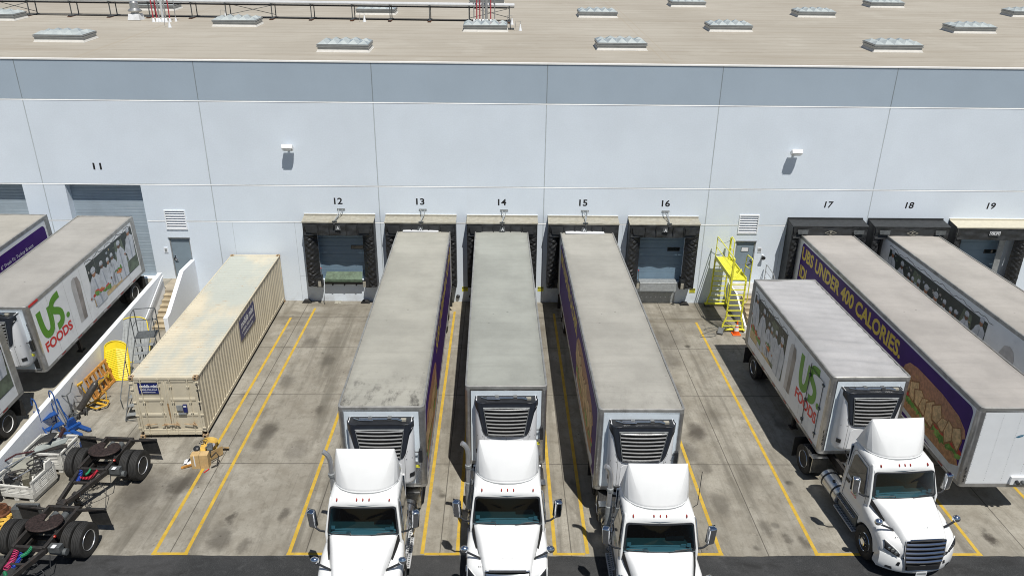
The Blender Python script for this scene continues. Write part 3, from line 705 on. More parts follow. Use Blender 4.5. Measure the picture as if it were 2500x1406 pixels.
# ================================================================ roof things
def rz(y): return H + RS*y
def skylight(x, y, label):
    o = thing('skylight', label, 'skylight', (x, y, rz(y)), 0, 'domed skylights on the tan roof', rx=math.atan(RS))
    w_, d_ = 1.22, .72
    mb = MB(); mb.prism([(-w_-.07, -d_-.06, .0), (w_+.07, -d_-.06, .0), (w_+.07, d_+.06, 0), (-w_-.07, d_+.06, 0)], (0,0,.02)); 
    mb.loft([[(-w_-.05, -d_-.05, 0), (w_+.05, -d_-.05, 0), (w_+.05, d_+.05, 0), (-w_-.05, d_+.05, 0)], [(-w_, -d_, .12), (w_, -d_, .12), (w_, d_, .12), (-w_, d_, .12)]], True, True)
    mb.build('flashing', pm('white flashing', (.64,.63,.60), .6, 0, .06, 6), o)
    mb = MB(); mb.box(-w_+.01, w_-.01, -d_+.01, d_-.01, .12, .31); mb.box(-w_-.03, w_+.03, -d_-.03, d_+.03, .24, .275); mb.box(-w_-.03, w_+.03, -d_-.03, d_+.03, .31, .355)
    mb.build('curb_frame', pm('grey metal curb', (.38,.40,.41), .4, .5, .08, 5), o)
    # lens: pyramidal facets
    mb = MB(); nx, ny = 5, 2; dx, dy = 2*w_/nx, 2*d_/ny
    def hz(u, v): return .37 + .11*min(1, 3.2*min(u, 1-u))*min(1, 2.6*min(v, 1-v))
    for i in range(nx):
        for j in range(ny):
            x0, y0 = -w_+dx*i, -d_+dy*j
            q = [(x0, y0), (x0+dx, y0), (x0+dx, y0+dy), (x0, y0+dy)]
            vs = [(a, b_, hz((a+w_)/(2*w_), (b_+d_)/(2*d_))) for a, b_ in q]; cx, cy = x0+dx/2, y0+dy/2
            vs.append((cx, cy, hz((cx+w_)/(2*w_), (cy+d_)/(2*d_))+.12)); mb.add(vs, [(0,1,4), (1,2,4), (2,3,4), (3,0,4)])
    k = MC.get('skylens')
    if k is None:
        n2 = N('prismatic skylight lens'); n2.set(.12, 0, .8, .6); n2.base(n2.mix(n2.ramp(n2.noise(2, 4), .3, .7), (.40,.45,.46), (.52,.57,.57))); k = MC['skylens'] = n2.m
    mb.build('lens', k, o, ang=5)
SKY = [(-22.35, 5.0, 'domed skylight at the left front of the roof above the wheeled crates'), (-15.4, 10.8, 'domed skylight behind the front row, second from the left of its row'), (-7.75, 3.0, 'domed skylight in the front row above bay 12'),
       (-1.03, 9.9, 'domed skylight in front of the right end of the pipe rack'), (5.92, 4.3, 'domed skylight in the front row above bay 15'), (13.15, 10.9, 'domed skylight in the second row above the right wall light'),
       (19.95, 4.6, 'domed skylight in the front row above bay 17'), (27.6, 11.3, 'domed skylight in the second row near the right edge'), (6.05, 16.3, 'domed skylight right of the end of the pipe rack in the third row'),
       (20.6, 17.6, 'domed skylight in the third row above bay 18'), (13.2, 22.5, 'domed skylight in the farthest row at the top of the photo, left one'), (27.9, 23.4, 'domed skylight in the farthest row at the top of the photo, right one'),
       (-8.2, 16.5, 'domed skylight behind the middle of the pipe rack'), (-29.9, 12.2, 'domed skylight cut by the left edge of the photo'), (-22.6, 17.4, 'domed skylight behind the mushroom fan and left pipe risers'), (-1.2, 22.6, 'domed skylight behind the right pipe risers'), (35.7, 19.0, 'domed skylight cut by the right edge of the photo')]
for s_ in SKY: skylight(*s_)
o = thing('roof_fan', 'grey mushroom exhaust fan on a white curb in front of the pipe rack', 'roof fan', (-22.0, 12.5, rz(12.5)))
mb = MB(); mb.loft([[(-.36,-.36,0), (.36,-.36,0), (.36,.36,0), (-.36,.36,0)], [(-.3,-.3,.35), (.3,-.3,.35), (.3,.3,.35), (-.3,.3,.35)]]); mb.build('curb', CURB, o)
mb = MB(); mb.lathe((0,0,.35), (0,0,1), [(.22,0), (.22,.08), (.38,.12), (.40,.18), (.30,.26), (.26,.30), (.24,.62), (.16,.70), (.02,.72)], 20); mb.build('hood', pm('spun aluminium', (.55,.56,.56), .35, .8), o)
# pipe rack
rk = thing('pipe_rack', 'long rack of steel pipes on legs along the back of the roof', 'pipe rack', (0, 13.6, rz(13.6)))
SUPX = [-31.4, -29.0, -26.4, -24.0, -21.6, -19.0, -16.9, -14.1, -11.7, -9.2, -6.9, -4.5, -2.1, .34]
ry = lambda x: .55 - .028*(x+29)      # the rack runs very slightly askew to the roof edge
GALV = pm('galvanised pipe', (.42,.43,.44), .4, .6, .1, 6); PIPEW = pm('pale insulated pipe', (.62,.64,.66), .4, .2, .06, 5)
for (dy, dz, r, m) in ((-.45, .96, .075, PIPEW), (-.22, .96, .06, GALV), (.02, .97, .085, PIPEW), (.28, .96, .055, GALV), (.45, .95, .05, PIPEW), (-.35, .80, .035, RUBD), (.2, .80, .04, GALV)):
    mb = MB(); mb.cyl((-40, ry(-40)+dy, dz), (.65 if m is not RUBD else .2, ry(.65)+dy, dz), r, n=10); mb.build('pipe', m, rk)
for i, x in enumerate(SUPX):
    mb = MB(); y = ry(x)
    for dy in (-.42, .42): mb.bar((x, y+dy, .05), (x, y+dy, .90), .05, .05)
    mb.box(x-.035, x+.035, y-.55, y+.55, .86, .90); mb.box(x-.07, x+.07, y-.75, y+.75, 0.0, .07)
    f = mb.build('support_frame', GREYS, rk)
    q = MB(); q.box(x-.10, x+.10, y-.82, y+.82, -.01, .025); q.build('base_block', RUST, f)
for a, b_ in ((-31.4, -29.0), (-16.9, -14.1), (-2.1, .34)):
    mb = MB(); mb.bar((a, ry(a)-.42, .2), (b_, ry(b_)-.42, .78), .03, .03); mb.bar((a, ry(a)+.42, .78), (b_, ry(b_)+.42, .2), .03, .03); mb.build('cross_brace', GREYS, rk)
mb = MB(); mb.box(-40, .4, .30-.02, .36, .0, .06); mb.warp(lambda p: (p[0], p[1]-.55+ry(p[0])+.2, p[2])); mb.build('floor_conduit', RUBD, rk)
def risers(x, y, label, pipes):
    o = thing('riser_pipe', label, 'pipes', (x, y, rz(y)), 0, 'risers joining the pipe rack')
    for (dx, dy, r, m, h) in pipes:
        q = MB(); q.cyl((dx, dy, .0), (dx, dy, h), r, n=8); q.tube([(dx, dy, h-.01), (dx, dy+.04, h+.06), (dx, dy+.5, h+.1)], r, 8); p_ = q.build('pipe', m, o)
        q = MB(); q.lathe((dx, dy, 0), (0,0,1), [(r+.06, 0), (r+.02, .20), (r+.005, .23)], 10); q.build('pipe_boot', CURB, p_)
REDS = pm('red primer pipe', (.42,.05,.07), .5)
risers(-20.2, 11.6, 'red and grey riser pipes at the left joining the rack', [(-.40, 0, .035, REDS, 1.5), (-.22, .1, .035, REDS, 1.35), (-.05, 0, .045, GALV, 1.25), (.15, .05, .075, PIPEW, 1.4), (.33, 0, .05, GALV, 1.3), (.52, .1, .035, REDS, 1.5), (.75, .4, .025, GALV, 1.2)])
risers(-1.2, 12.7, 'red and grey riser pipes at the right end of the rack', [(-.42, 0, .035, REDS, 1.5), (-.24, .1, .035, REDS, 1.35), (-.05, 0, .05, GALV, 1.3), (.15, .05, .085, GALV, 1.4), (.42, 0, .035, REDS, 1.5), (.66, .1, .03, GALV, 1.3), (-.6, .2, .03, GALV, 1.3)])
for (x, y, lab) in ((-18.88, 9.6, 'small white vent boot below the left riser pipes'), (-16.9, 13.2, 'small white vent boot right of the left riser pipes'), (-8.4, 12.7, 'small white vent boot with bent pipe below the middle of the rack'), (.95, 9.8, 'small white vent boot with bent pipe right of the right risers'), (.5, 12.2, 'small white vent boot at the right foot of the rack')):
    mb = MB(); z = rz(y); mb.lathe((x, y, z), (0,0,1), [(.10, 0), (.035, .28), (.03, .36)], 10, 0); mb.tube([(x, y, z+.3), (x, y, z+.5), (x-.25, y+.05, z+.52), (x-.3, y+.05, z+.1)], .014, 6, 1)
    tag(mb.build('vent_pipe', [CURB, GALV]), lab, 'vent', 'small roof vents')
mb = MB(); x, y = .6, 10.3; z = rz(y)
for k in range(3): mb.box(x-.35+.0*k, x+.0, y-.25+.25*k, y-.2+.25*k, z, z+.06)
mb.tube([(x-.2, y-.3, z+.1), (x-.2, y+.6, z+.1), (x-.2, y+3.0, z+.35)], .02, 6); tag(mb.build('roof_conduit', GREYS), 'thin conduit on small blocks running back to the right risers', 'conduit')

# ================================================================ stairs, cheek walls
def stairs(name, x0, x1, y0, n, label, zt=1.2, run=.28):
    o = thing(name, label, 'stairs', ((x0+x1)/2, y0, 0)); w_ = (x1-x0)/2
    for i in range(n):
        z = zt*(n-i)/(n+1) if True else 0
        mb = MB(); mb.box(-w_, w_, -run*(i+1), -run*i, 0, z); mb.box(-w_, w_, -run*(i+1)-.02, -run*i, z-.04, z+.001)
        st = mb.build('step', STEPM, o, bevel=.008)
    return o
mb = MB(); mb.box(-16.84, -15.755, -1.45, -.002, .0, 1.2); 
tag(mb.build('door_landing', PCONC), 'raised concrete landing before the grey door at the head of the left stairs', 'landing')
stairs('concrete_stairs', -16.63, -15.77, -1.45, 7, 'worn concrete stairs between white walls leading up to the left grey door')
mb = MB(); mb.prism([(-15.75, -.004, 0), (-15.75, -.004, 2.25), (-15.75, -1.5, 2.25), (-15.75, -3.65, .98), (-15.75, -4.0, .92), (-15.75, -4.0, 0)], (.2, 0, 0))
tag(mb.build('cheek_wall', CURB, bevel=.015), 'white sloping wall on the right side of the left stairs', 'wall')
mb = MB(); mb.prism([(-16.85, -1.4, -.2), (-16.85, -1.4, 2.12), (-16.85, -2.2, 2.04), (-16.85, -15.1, 1.07), (-16.85, -18.0, .86), (-16.85, -18.0, -.2)], (.2, 0, 0))
tag(mb.build('parapet_wall', CURB, bevel=.015), 'long white sloping wall between the ramp and the yard', 'wall')
o = thing('wall_handrail', 'steel handrail fixed to the long white wall beside the left stairs', 'handrail', (-16.57, -1.5, 0))
mb = MB(); mb.tube([(0, 0, 2.0), (0, -.2, 1.98), (0, -2.3, .95), (.02, -2.55, .88), (.06, -2.7, .93)], .024, 8); mb.build('rail', CURB, o)
for yy, zz in ((-.3, 1.9), (-1.3, 1.42), (-2.2, .98)):
    mb = MB(); mb.tube([(0, yy, zz), (0, yy, zz-.07), (-.08, yy, zz-.09)], .012, 6); mb.build('bracket', CURB, o)
# right landing and stairs
mb = MB(); mb.box(11.75, 14.0, -1.4, -.002, 0, 1.2); tag(mb.build('door_landing', mat_plainconc('pale painted landing', (.62,.62,.62))), 'raised pale landing before the right grey door behind the yellow access platform', 'landing')
stairs('concrete_stairs', 11.95, 13.35, -1.4, 7, 'pale concrete stairs to the right grey door behind the short trailer')
o = thing('stair_railing', 'galvanised stair railing on the landing right of the right grey door', 'railing', (13.45, -.1, 1.2))
mb = MB()
mb.tube([(0, -.05, -.02), (0, -.05, 1.0), (0, -.1, 1.05), (0, -1.2, .98), (0, -3.2, -.2), (0, -3.25, -1.19)], .022, 8)
for zz in (.34, .68): mb.tube([(0, -.05, zz+.02), (0, -1.15, zz-.03), (0, -3.22, zz-1.18)], .016, 6)
mb.tube([(0, -1.2, 0), (0, -1.2, .98)], .02, 6); mb.tube([(0, -2.2, -.55), (0, -2.2, .4)], .02, 6)
mb.build('rail', GALV, o)
mb = MB(); mb.box(11.65, 11.745, -3.4, -.004, 0, .0+.35); mb.prism([(11.66, -.004, .3), (11.66, -.004, 1.2), (11.66, -1.4, 1.2), (11.66, -3.4, .3)], (.084, 0, 0)); tag(mb.build('stair_stringer_wall', CURB), 'low white wall on the left side of the right stairs behind the yellow platform', 'wall')
# ================================================================ wheels
def wheel(parent, c, side, r=.515, wd=.27, dual=False, rim='alu', name='wheel'):
    """tyre as a part, rim and hub as its sub-part; side = +1 / -1 is the outer face"""
    c = Vector(c); mb = MB()
    def tyre(xo):
        h = wd/2; prof = [(r*.56, -h*.78), (r*.70, -h*.95), (r*.88, -h), (r*.965, -h*.93), (r*.985, -h*.80)]
        for k in range(5):
            a = -h*.72 + k*h*1.44/4 - h*.13; prof += [(r, a), (r, a+h*.26)]
            if k < 4: prof += [(r*.972, a+h*.275), (r*.972, a+h*.345)]
        prof += [(r*.985, h*.80), (r*.965, h*.93), (r*.88, h), (r*.70, h*.95), (r*.56, h*.78)]
        mb.lathe(c+Vector((xo, 0, 0)), (side, 0, 0), prof, 36, 0)
    tyre(0)
    if dual: tyre(-side*(wd+.06))
    t = mb.build(name, RUB, parent, ang=28)
    q = MB(); h = wd/2; m = {'alu': POLISH if dual else CHROME, 'white': WHITE, 'steel': POLISH}[rim]
    if dual: prof = [(r*.60, h*.84), (r*.585, h*.95), (r*.55, h*.75), (r*.50, h*.1), (r*.47, -h*.28), (r*.30, -h*.34), (.12, -h*.40), (.11, h*.10), (.10, h*.2), (.001, h*.22)]
    else: prof = [(r*.57, h*.80), (r*.55, h*.88), (r*.50, h*.50), (r*.46, h*.30), (r*.34, h*.62), (.17, h*.66), (.12, h*.68), (.115, h*1.25), (.08, h*1.35), (.001, h*1.36)]
    q.lathe(c, (side, 0, 0), prof, 28, 0, caps=False)
    for k in range(10):
        a = 2*math.pi*k/10; hh = (-h*.31 if dual else h*.52)
        p = c+Vector((side*(hh+.004), math.cos(a)*r*.385, math.sin(a)*r*.385)); q.cyl(p-Vector((side*.01, 0, 0)), p+Vector((side*.006, 0, 0)), .030, n=8, m=1)
        p = c+Vector((side*((-h*.40 if dual else h*.67)), math.cos(a+.3)*.142, math.sin(a+.3)*.142)); q.cyl(p, p+Vector((side*.03, 0, 0)), .014, n=6, m=0)
    q.build('rim', [m, DARK], t, ang=30)
    return t

# ================================================================ picture wraps
class Side:
    """maps reading coordinates (h along, v up) of a trailer flank to 3-D; layers sit 1.5 mm apart"""
    def __init__(s, L, left, x=1.30): s.L, s.left, s.x = L, left, x
    def P(s, h, v, layer=1):
        e = s.x + .0016*layer + .001
        return Vector((-e, -h, v)) if s.left else Vector((e, -s.L+h, v))
    def poly(s, mb, pts, m, layer): mb.flat([s.P(h, v, layer) for h, v in pts], m)
    def text(s, mb, body, h, v, w, ht, m, layer, bold=.02, shear=0.0):
        put_text(mb, body, s.P(h, v, layer), s.P(h+1, v, layer)-s.P(h, v, layer), (0,0,1), w, ht, m, bold, shear)
def blob(cx, cy, rx, ry, n=18, seed=0, j=.0, rot=0):
    rnd = random.Random(seed); out = []
    for i in range(n):
        a = 2*math.pi*i/n; k = 1+rnd.uniform(-j, j); x, y = rx*k*math.cos(a), ry*k*math.sin(a)
        out.append((cx+x*math.cos(rot)-y*math.sin(rot), cy+x*math.sin(rot)+y*math.cos(rot)))
    return out
KD = pm('print dark green', (.022,.032,.030), .4, 0, .3, 2); KG = pm('print kitchen green', (.10,.13,.09), .4, 0, .4, 3); COAT = pm('print white cloth', (.50,.53,.58), .4, 0, .14, 5)
COATS = pm('print cloth shade', (.30,.34,.40), .4, 0, .1, 5); SKIN = pm('print skin', (.30,.14,.075), .4, 0, .15, 6); SKIND = pm('print dark skin', (.12,.055,.03), .4, 0, .15, 6)
WOODP = pm('print wood table', (.50,.37,.19), .4, 0, .2, 4); LEAF = pm('print leaf green', (.09,.24,.03), .4, 0, .4, 8); CARROT = pm('print orange', (.62,.20,.03), .4, 0, .2, 8); TOM = pm('print red', (.50,.04,.025), .4, 0, .2, 8)
PICM = [KD, KG, COAT, COATS, SKIN, SKIND, WOODP, LEAF, CARROT, TOM, GREYV, pm('print light grey', (.45,.45,.45), .4, 0, .1, 2)]
def chefs(parent, S, h0, h1, v0, v1, seed=1, mirror=False):
    """photographic side picture: cooks in white at a wooden table"""
    mb = MB(); W = h1-h0; Hh = v1-v0
    P = lambda a, b: (h0+a*W, v0+b*Hh)
    def poly(pts, m, l): S.poly(mb, [P(*p) for p in pts], m, l)
    def bl(cx, cy, rx, ry, m, l, rot=0, j=0, sd=0): S.poly(mb, [(h0+x*W, v0+y*Hh) for x, y in blob(cx, cy, rx, ry*W/Hh, 18, sd, j, rot)], m, l)
    poly([(0,0), (1,0), (1,1), (0,1)], 0, 1)
    poly([(0,.12), (1,.0), (1,.45), (0,.55)], 1, 2); poly([(.55,.55), (.78,.55), (.75,.92), (.6,.95)], 1, 2)
    rb = random.Random(seed+50)
    for i in range(34):
        a, b_ = rb.random(), .30+.62*rb.random(); w2, h2 = .01+.035*rb.random(), .015+.05*rb.random(); poly([(a, b_), (a+w2, b_), (a+w2, b_+h2), (a, b_+h2)] if a+w2 < 1 and b_+h2 < 1 else [(.5, .5), (.52, .5), (.52, .53), (.5, .53)], rb.choice((0, 1, 1, 3, 10, 6, 11)), 2.2+.02*i)
    poly([(0,.02), (0,.30), (.34,.24), (.72,.0), (.3,.0)], 6, 3)
    # figures: (x, foot, head height, width, skin)
    order = ((.60,.10,.76,.062,4,.0,4), (.50,.06,.78,.062,5,.01,4), (.33,.02,.90,.080,5,.0,5), (.11,.30,.99,.075,4,-.02,5), (.71,.10,.80,.070,5,.02,5), (.87,-.02,.80,.100,4,.03,7))
    if mirror: order = tuple((1-x, b_, t, w_, sk, -lean, l) for (x, b_, t, w_, sk, lean, l) in order)
    for (x, b_, t, w_, sk, lean, l) in order:
        bd = [(x-w_*1.1, b_), (x-w_*1.25, b_+(t-b_)*.40), (x-w_*1.05+lean, b_+(t-b_)*.72), (x-w_*.4+lean, t-.12), (x+w_*.4+lean, t-.12), (x+w_*1.1+lean, b_+(t-b_)*.70), (x+w_*1.25, b_+(t-b_)*.38), (x+w_*1.05, b_)]
        poly(bd, 2, l); poly([(x-w_*.1, b_), (x-w_*.15+lean, t-.2), (x+w_*.05+lean, t-.2), (x+w_*.22, b_)], 3, l+.4); poly([(x-w_*1.9, b_+(t-b_)*.34), (x-w_*1.0+lean, b_+(t-b_)*.68), (x-w_*.4, b_+(t-b_)*.55), (x-w_*1.2, b_+(t-b_)*.28)], 2, l+.6)
        bl(x-w_*1.75, b_+(t-b_)*.33, .016, .014, sk, l+.7); bl(x+lean, t-.08, w_*.36, w_*.42, sk, l+.8); bl(x+lean, t-.01, w_*.46, w_*.36, 2, l+.9); poly([(x-w_*.42+lean, t-.03), (x+w_*.42+lean, t-.03), (x+w_*.46+lean, t-.055), (x-w_*.46+lean, t-.055)], 3, l+.95)
    rnd = random.Random(seed)
    for i in range(26):
        a = rnd.random(); bl(.03+.30*a, .27+.07*rnd.random()-.14*a, .018+.02*rnd.random(), .014+.014*rnd.random(), rnd.choice((7,7,7,8,9)), 8+.05*i, rnd.random()*3, .3, i)
    for i in range(8): bl(.52+.10*rnd.random(), .26+.1*rnd.random(), .014, .03, rnd.choice((8,7,9)), 8+.05*i, rnd.random()*2, .2, i)
    mb.build('cooks_picture', PICM, parent, fixn=False)
def ribbon(pts, wds):
    """flat stroke outline from centre points and widths"""
    L_, R_ = [], []
    for i, (x, y) in enumerate(pts):
        a = pts[max(i-1, 0)]; b_ = pts[min(i+1, len(pts)-1)]; dx, dy = b_[0]-a[0], b_[1]-a[1]; l = math.hypot(dx, dy) or 1
        w_ = wds[i]/2 if isinstance(wds, (list, tuple)) else wds/2
        L_.append((x-dy/l*w_, y+dx/l*w_)); R_.append((x+dy/l*w_, y-dx/l*w_))
    return L_, R_
def stroke(S, mb, pts, wd, m, layer):
    L_, R_ = ribbon(pts, wd)
    for i in range(len(pts)-1): S.poly(mb, [L_[i], L_[i+1], R_[i+1], R_[i]], m, layer)
def bez(p0, p1, p2, p3, n=10):
    return [tuple((1-t)**3*a+3*(1-t)**2*t*b_+3*(1-t)*t*t*c+t**3*d for a, b_, c, d in zip(p0, p1, p2, p3)) for t in [i/n for i in range(n+1)]]
def food_logo(parent, S, h, v, w, kv):
    """green US. over red FOODS"""
    mb = MB(); k = w
    X = lambda p: (h+p[0]*k, v+p[1]*kv)
    u = [(0.09,.98)] + bez((.09,.98), (.09,.62), (.10,.34), (.25,.33), 8)[1:] + bez((.25,.33), (.40,.33), (.44,.46), (.44,.92), 8)[1:]
    stroke(S, mb, [X(p) for p in u], .155*k, 0, 1)
    s = bez((.84,1.0), (.62,1.0), (.50,.92), (.52,.80), 8) + bez((.52,.80), (.54,.68), (.78,.68), (.78,.50), 8)[1:] + bez((.78,.50), (.78,.36), (.68,.30), (.55,.31), 8)[1:]
    stroke(S, mb, [X(p) for p in s], .150*k, 0, 1.5)
    S.poly(mb, [X(p) for p in blob(.96, .37, .065, .065)], 0, 1)
    mb.build('green_lettering', GREENV, parent, fixn=False)
    q = MB(); S.text(q, 'FOODS', h+.02*k, v-.02*k, .98*k, .24*kv, 0, 1, .035); q.build('red_lettering', REDV, parent, fixn=False)
def sub_picture(parent, S, h0, h1, v0, v1, seed=2):
    """long sandwich print: bread, chicken pieces, lettuce and tomato"""
    rnd = random.Random(seed); mb = MB(); W = h1-h0; Hh = v1-v0
    bread = pm('print bread crust', (.40,.19,.105), .45, 0, .28, 9); breadb = pm('print bread base', (.42,.22,.10), .45, 0, .3, 7); meat = pm('print chicken', (.58,.40,.20), .45, 0, .3, 8); meatd = pm('print chicken shade', (.26,.12,.04), .45, 0, .3, 8)
    paper = pm('print white paper', (.55,.58,.60), .4, 0, .1, 3)
    M_ = [bread, breadb, meat, meatd, LEAF, TOM, paper, pm('print lettuce light', (.20,.38,.07), .4, 0, .3, 8)]
    P = lambda a, b_: (h0+a*W, v0+b_*Hh)
    def line(a): return .50 - .0*a
    S.poly(mb, [P(0,.02), P(.5,-.02), P(1.0,-.14), P(1.06,.10), P(.9,.22), P(.4,.30), P(0,.28)], 6, 1.2)
    top = [P(x, y) for x, y in [(-.02,.60), (.0,.84), (.07,.96), (.2,1.0), (.6,.98), (.86,.90), (.97,.78), (1.0,.66), (.96,.60), (.5,.62), (.1,.60)]]
    bot = [P(x, y) for x, y in [(.0,.12), (.0,.30), (.1,.36), (.6,.34), (.95,.26), (1.0,.14), (.9,.04), (.4,.06)]]
    S.poly(mb, bot, 1, 1.6)
    for i in range(40):
        a = i/40; x, y = P(a*1.0, .33+.03*rnd.uniform(-1, 1)-.05*a); S.poly(mb, blob(x, y, .05*W*rnd.uniform(.5, 1.1), .05*Hh*rnd.uniform(.5, 1.4), 10, i, .35, rnd.random()), rnd.choice((4,4,7)), 1.9+.02*i)
    for i in range(12):
        a = i/12; x, y = P(a+.04, .41-.05*a); S.poly(mb, blob(x, y, .05*W, .045*Hh, 12, i, .15, -.1), 5, 2.8+.02*i)
    S.poly(mb, top, 0, 2.2)
    for i in range(26):
        a = rnd.random(); x, y = P(.03+.93*a, .72+rnd.uniform(-.12, .2)*(1-a*.4)); S.poly(mb, blob(x, y, .03*W*rnd.random(), .05*Hh*rnd.random(), 8, i, .4), 1 if i % 2 else 0, 2.4+.01*i)
    for i in range(10):
        a = (i+.3)/10; x, y = P(a*.97, .55-.06*a+.05*rnd.uniform(-1, 1)); sz = .105*W
        q = blob(x, y, sz*rnd.uniform(.9, 1.25), sz*rnd.uniform(.75, 1.1), 5, i, .28, .6+rnd.random()); S.poly(mb, q, 3, 3.2+.05*i); S.poly(mb, [(x+(a_-x)*.82-.01, y+(b_-y)*.82+.02) for a_, b_ in q], 2, 3.22+.05*i)
    mb.build('sandwich_picture', M_, parent, fixn=False)

# ================================================================ trailers
RAIL = pm('trailer rail', (.34,.34,.33), .45, .5, .15, 4, '#4d4a45', .5)
TAPE = pm('white reflective tape', (.6,.6,.6), .4); TAPER = pm('red reflective tape', (.30,.02,.02), .4)
POST = pm('polished corner post', (.48,.48,.48), .30, .85, .12, 5, '#5a564e', .35)
BRIGHT = pm('bright grille bar', (.74,.75,.76), .25, .72, .08, 8); POLISH = pm('polished wheel', (.70,.71,.72), .28, .75, .06, 6)
def reefer(parent, yf, z0=1.50, z1=3.88, bright=True, code='ARB0919979'):
    """nose mounted cooling unit on the front wall (front faces -y)"""
    D = .44; hw = .98
    def plan(w_, d, n=8):   # rounded front corners
        c = .24; return [(-w_, 0)] + [(-w_+c-c*math.cos(R(90*i/n)), -d+c-c*math.sin(R(90*i/n))) for i in range(n+1)] + [(w_-c+c*math.sin(R(90*i/n)), -d+c-c*math.cos(R(90*i/n))) for i in range(n+1)] + [(w_, 0)]
    o = MB(); o.loft([[(x, yf+y, z) for x, y in plan(hw*wf, D*df)] for z, wf, df in ((z0, .90, .72), (z0+.10, .97, .95), (z0+.2, 1, 1), (z1-.22, 1, 1), (z1-.12, .985, .96))])
    u = o.build('reefer_unit', REEF, parent, ang=50)
    # black shroud that narrows downwards and wraps the corners
    q = MB(); zt = z1-.10; zb = z0+1.02; fr = -D-.012
    def wrap(x):  # plan curve of the unit's face
        c = .24; a = max(0, abs(x)-(hw-c)); return yf + (-D+c - math.sqrt(max(0, c*c-a*a)) if a < c else -D+c) - .014
    outl = [(-hw-.012, zt), (hw+.012, zt), (hw+.012, zt-.20), (hw-.10, zt-.36), (hw-.24, zb+.22), (hw-.34, zb+.03), (hw-.46, zb), (-hw+.46, zb), (-hw+.34, zb+.03), (-hw+.24, zb+.22), (-hw+.10, zt-.36), (-hw-.012, zt-.20)]
    def halfw(z):
        pts = [(zt, hw+.012), (zt-.20, hw+.012), (zt-.36, hw-.10), (zb+.22, hw-.24), (zb+.03, hw-.34), (zb, hw-.46)]
        for (za, wa), (zc, wc) in zip(pts, pts[1:]):
            if zc <= z <= za: return wc + (wa-wc)*(z-zc)/(za-zc+1e-9)
        return pts[-1][1]
    def fn(a, b_):
        z = zb+(zt-zb)*b_; x = (2*a-1)*halfw(z); return (x, wrap(x), z)
    q.grid(fn, 24, 20); b1 = q.build('shroud', NAVYB, u, ang=60, solid=.02)
    # grille with bright bars
    q = MB(); gz0, gz1 = zb+.07, zt-.17
    gw = lambda z: .57+.15*(z-gz0)/(gz1-gz0)
    q.prism([(-gw(gz0), yf+fr-.022, gz0), (gw(gz0), yf+fr-.022, gz0), (gw(gz1), yf+fr-.022, gz1), (-gw(gz1), yf+fr-.022, gz1)], (0, .02, 0)); g = q.build('grille', DARK, u)
    q = MB(); nb = 8
    for i in range(nb):
        z = gz0+.05+(gz1-gz0-.1)*i/(nb-1); w_ = gw(z)-.02
        q.loft([[(x, yf+fr-.030-.045*(1-(x/w_)**2)+dy, z-.015*(x/w_)**2*0+dz) for dy, dz in ((0, .020), (-.03, .012), (-.034, -.008), (0, -.016))] for x in [w_*(-1+2*k/8) for k in range(9)]])
    q.build('grille_bar', BRIGHT, g)
    q = MB(); q.tube([(-gw(gz0), yf+fr-.03, gz0), (gw(gz0), yf+fr-.03, gz0), (gw(gz1), yf+fr-.03, gz1), (-gw(gz1), yf+fr-.03, gz1)], .018, 6, closed=True); q.build('grille_frame', GREYL, g)
    # open top well with pipes
    q = MB(); q.box(-hw+.06, hw-.06, yf-D+.06, yf-.02, z1-.135, z1-.105, 0); q.tube([(-.62, yf-.22, z1-.06), (.5, yf-.22, z1-.06), (.66, yf-.30, z1-.07)], .035, 8, 1); q.tube([(-.8, yf-.15, z1-.08), (-.6, yf-.3, z1-.05), (-.2, yf-.3, z1-.06)], .018, 6, 1)
    for xx in (-.3, .28): q.box(xx-.06, xx+.06, yf-.28, yf-.14, z1-.09, z1-.01, 1)
    q.box(.62, .78, yf-.3, yf-.2, z1-.1, z1-.04, 2); q.loft([[(x, wrap(x)-.01, z1-.15), (x, wrap(x)-.012, z1-.09-.05*(x/hw)**4), (x*.97, wrap(x)+.05, z1-.085-.05*(x/hw)**4), (x*.97, wrap(x)+.05, z1-.15)] for x in [hw*(-1+2*k/28) for k in range(29)]], m=0); q.box(-hw, -hw+.04, yf-D+.24, yf-.01, z1-.16, z1-.12, 0); q.box(hw-.04, hw, yf-D+.24, yf-.01, z1-.16, z1-.12, 0)
    q.build('pipe_well', [BLACKP, SATIN, CANVAS], u)
    # lower panels, handles, lettering
    q = MB(); zp = zb-.05
    for s in (-1, 1): q.prism([(s*.03, yf-D-.004, z0+.14), (s*.62, yf-D-.004, z0+.14), (s*.60, yf-D-.004, zp-.14), (s*.50, yf-D-.004, zp-.06), (s*.03, yf-D-.004, zp-.06)], (0, -.012, 0))
    q.build('service_panel', REEF, u, bevel=.01)
    q = MB(); q.box(-.006, .006, yf-D-.006, yf-D, z0+.1, zp); 
    for s in (-1, 1): q.tube([(s*.70, wrap(s*.70)+.012, z0+.12), (s*.70, wrap(s*.7)+.012, zp+.1), (s*.80, wrap(s*.8)+.012, zp+.35)], .005, 4)
    q.build('panel_seam', GREYS, u)
    q = MB()
    for s in (-1, 1):
        q.obox((s*.90, yf-D+.06, z0+.42), (.06, s*.045, 0), (.008, .02, 0), (0, 0, .07)); 
    q.build('latch', BLACKP, u)
    q = MB()
    for s in (-1, 1):
        xx = s*.83-.10; a = Vector((xx, wrap(xx)-.002, 0)); b_ = Vector((xx+.2, wrap(xx+.2)-.002, 0)); put_text(q, code, (a.x, a.y, zb-.02), b_-a, (0,0,1), (b_-a).length, .045, 0, .01)
    q.build('unit_lettering', INK, u, fixn=False)
    return u
FRONTW = pm('white trailer front panel', (.66,.735,.80), .38, 0, .03, 2.0, '#8c8a84', .15)
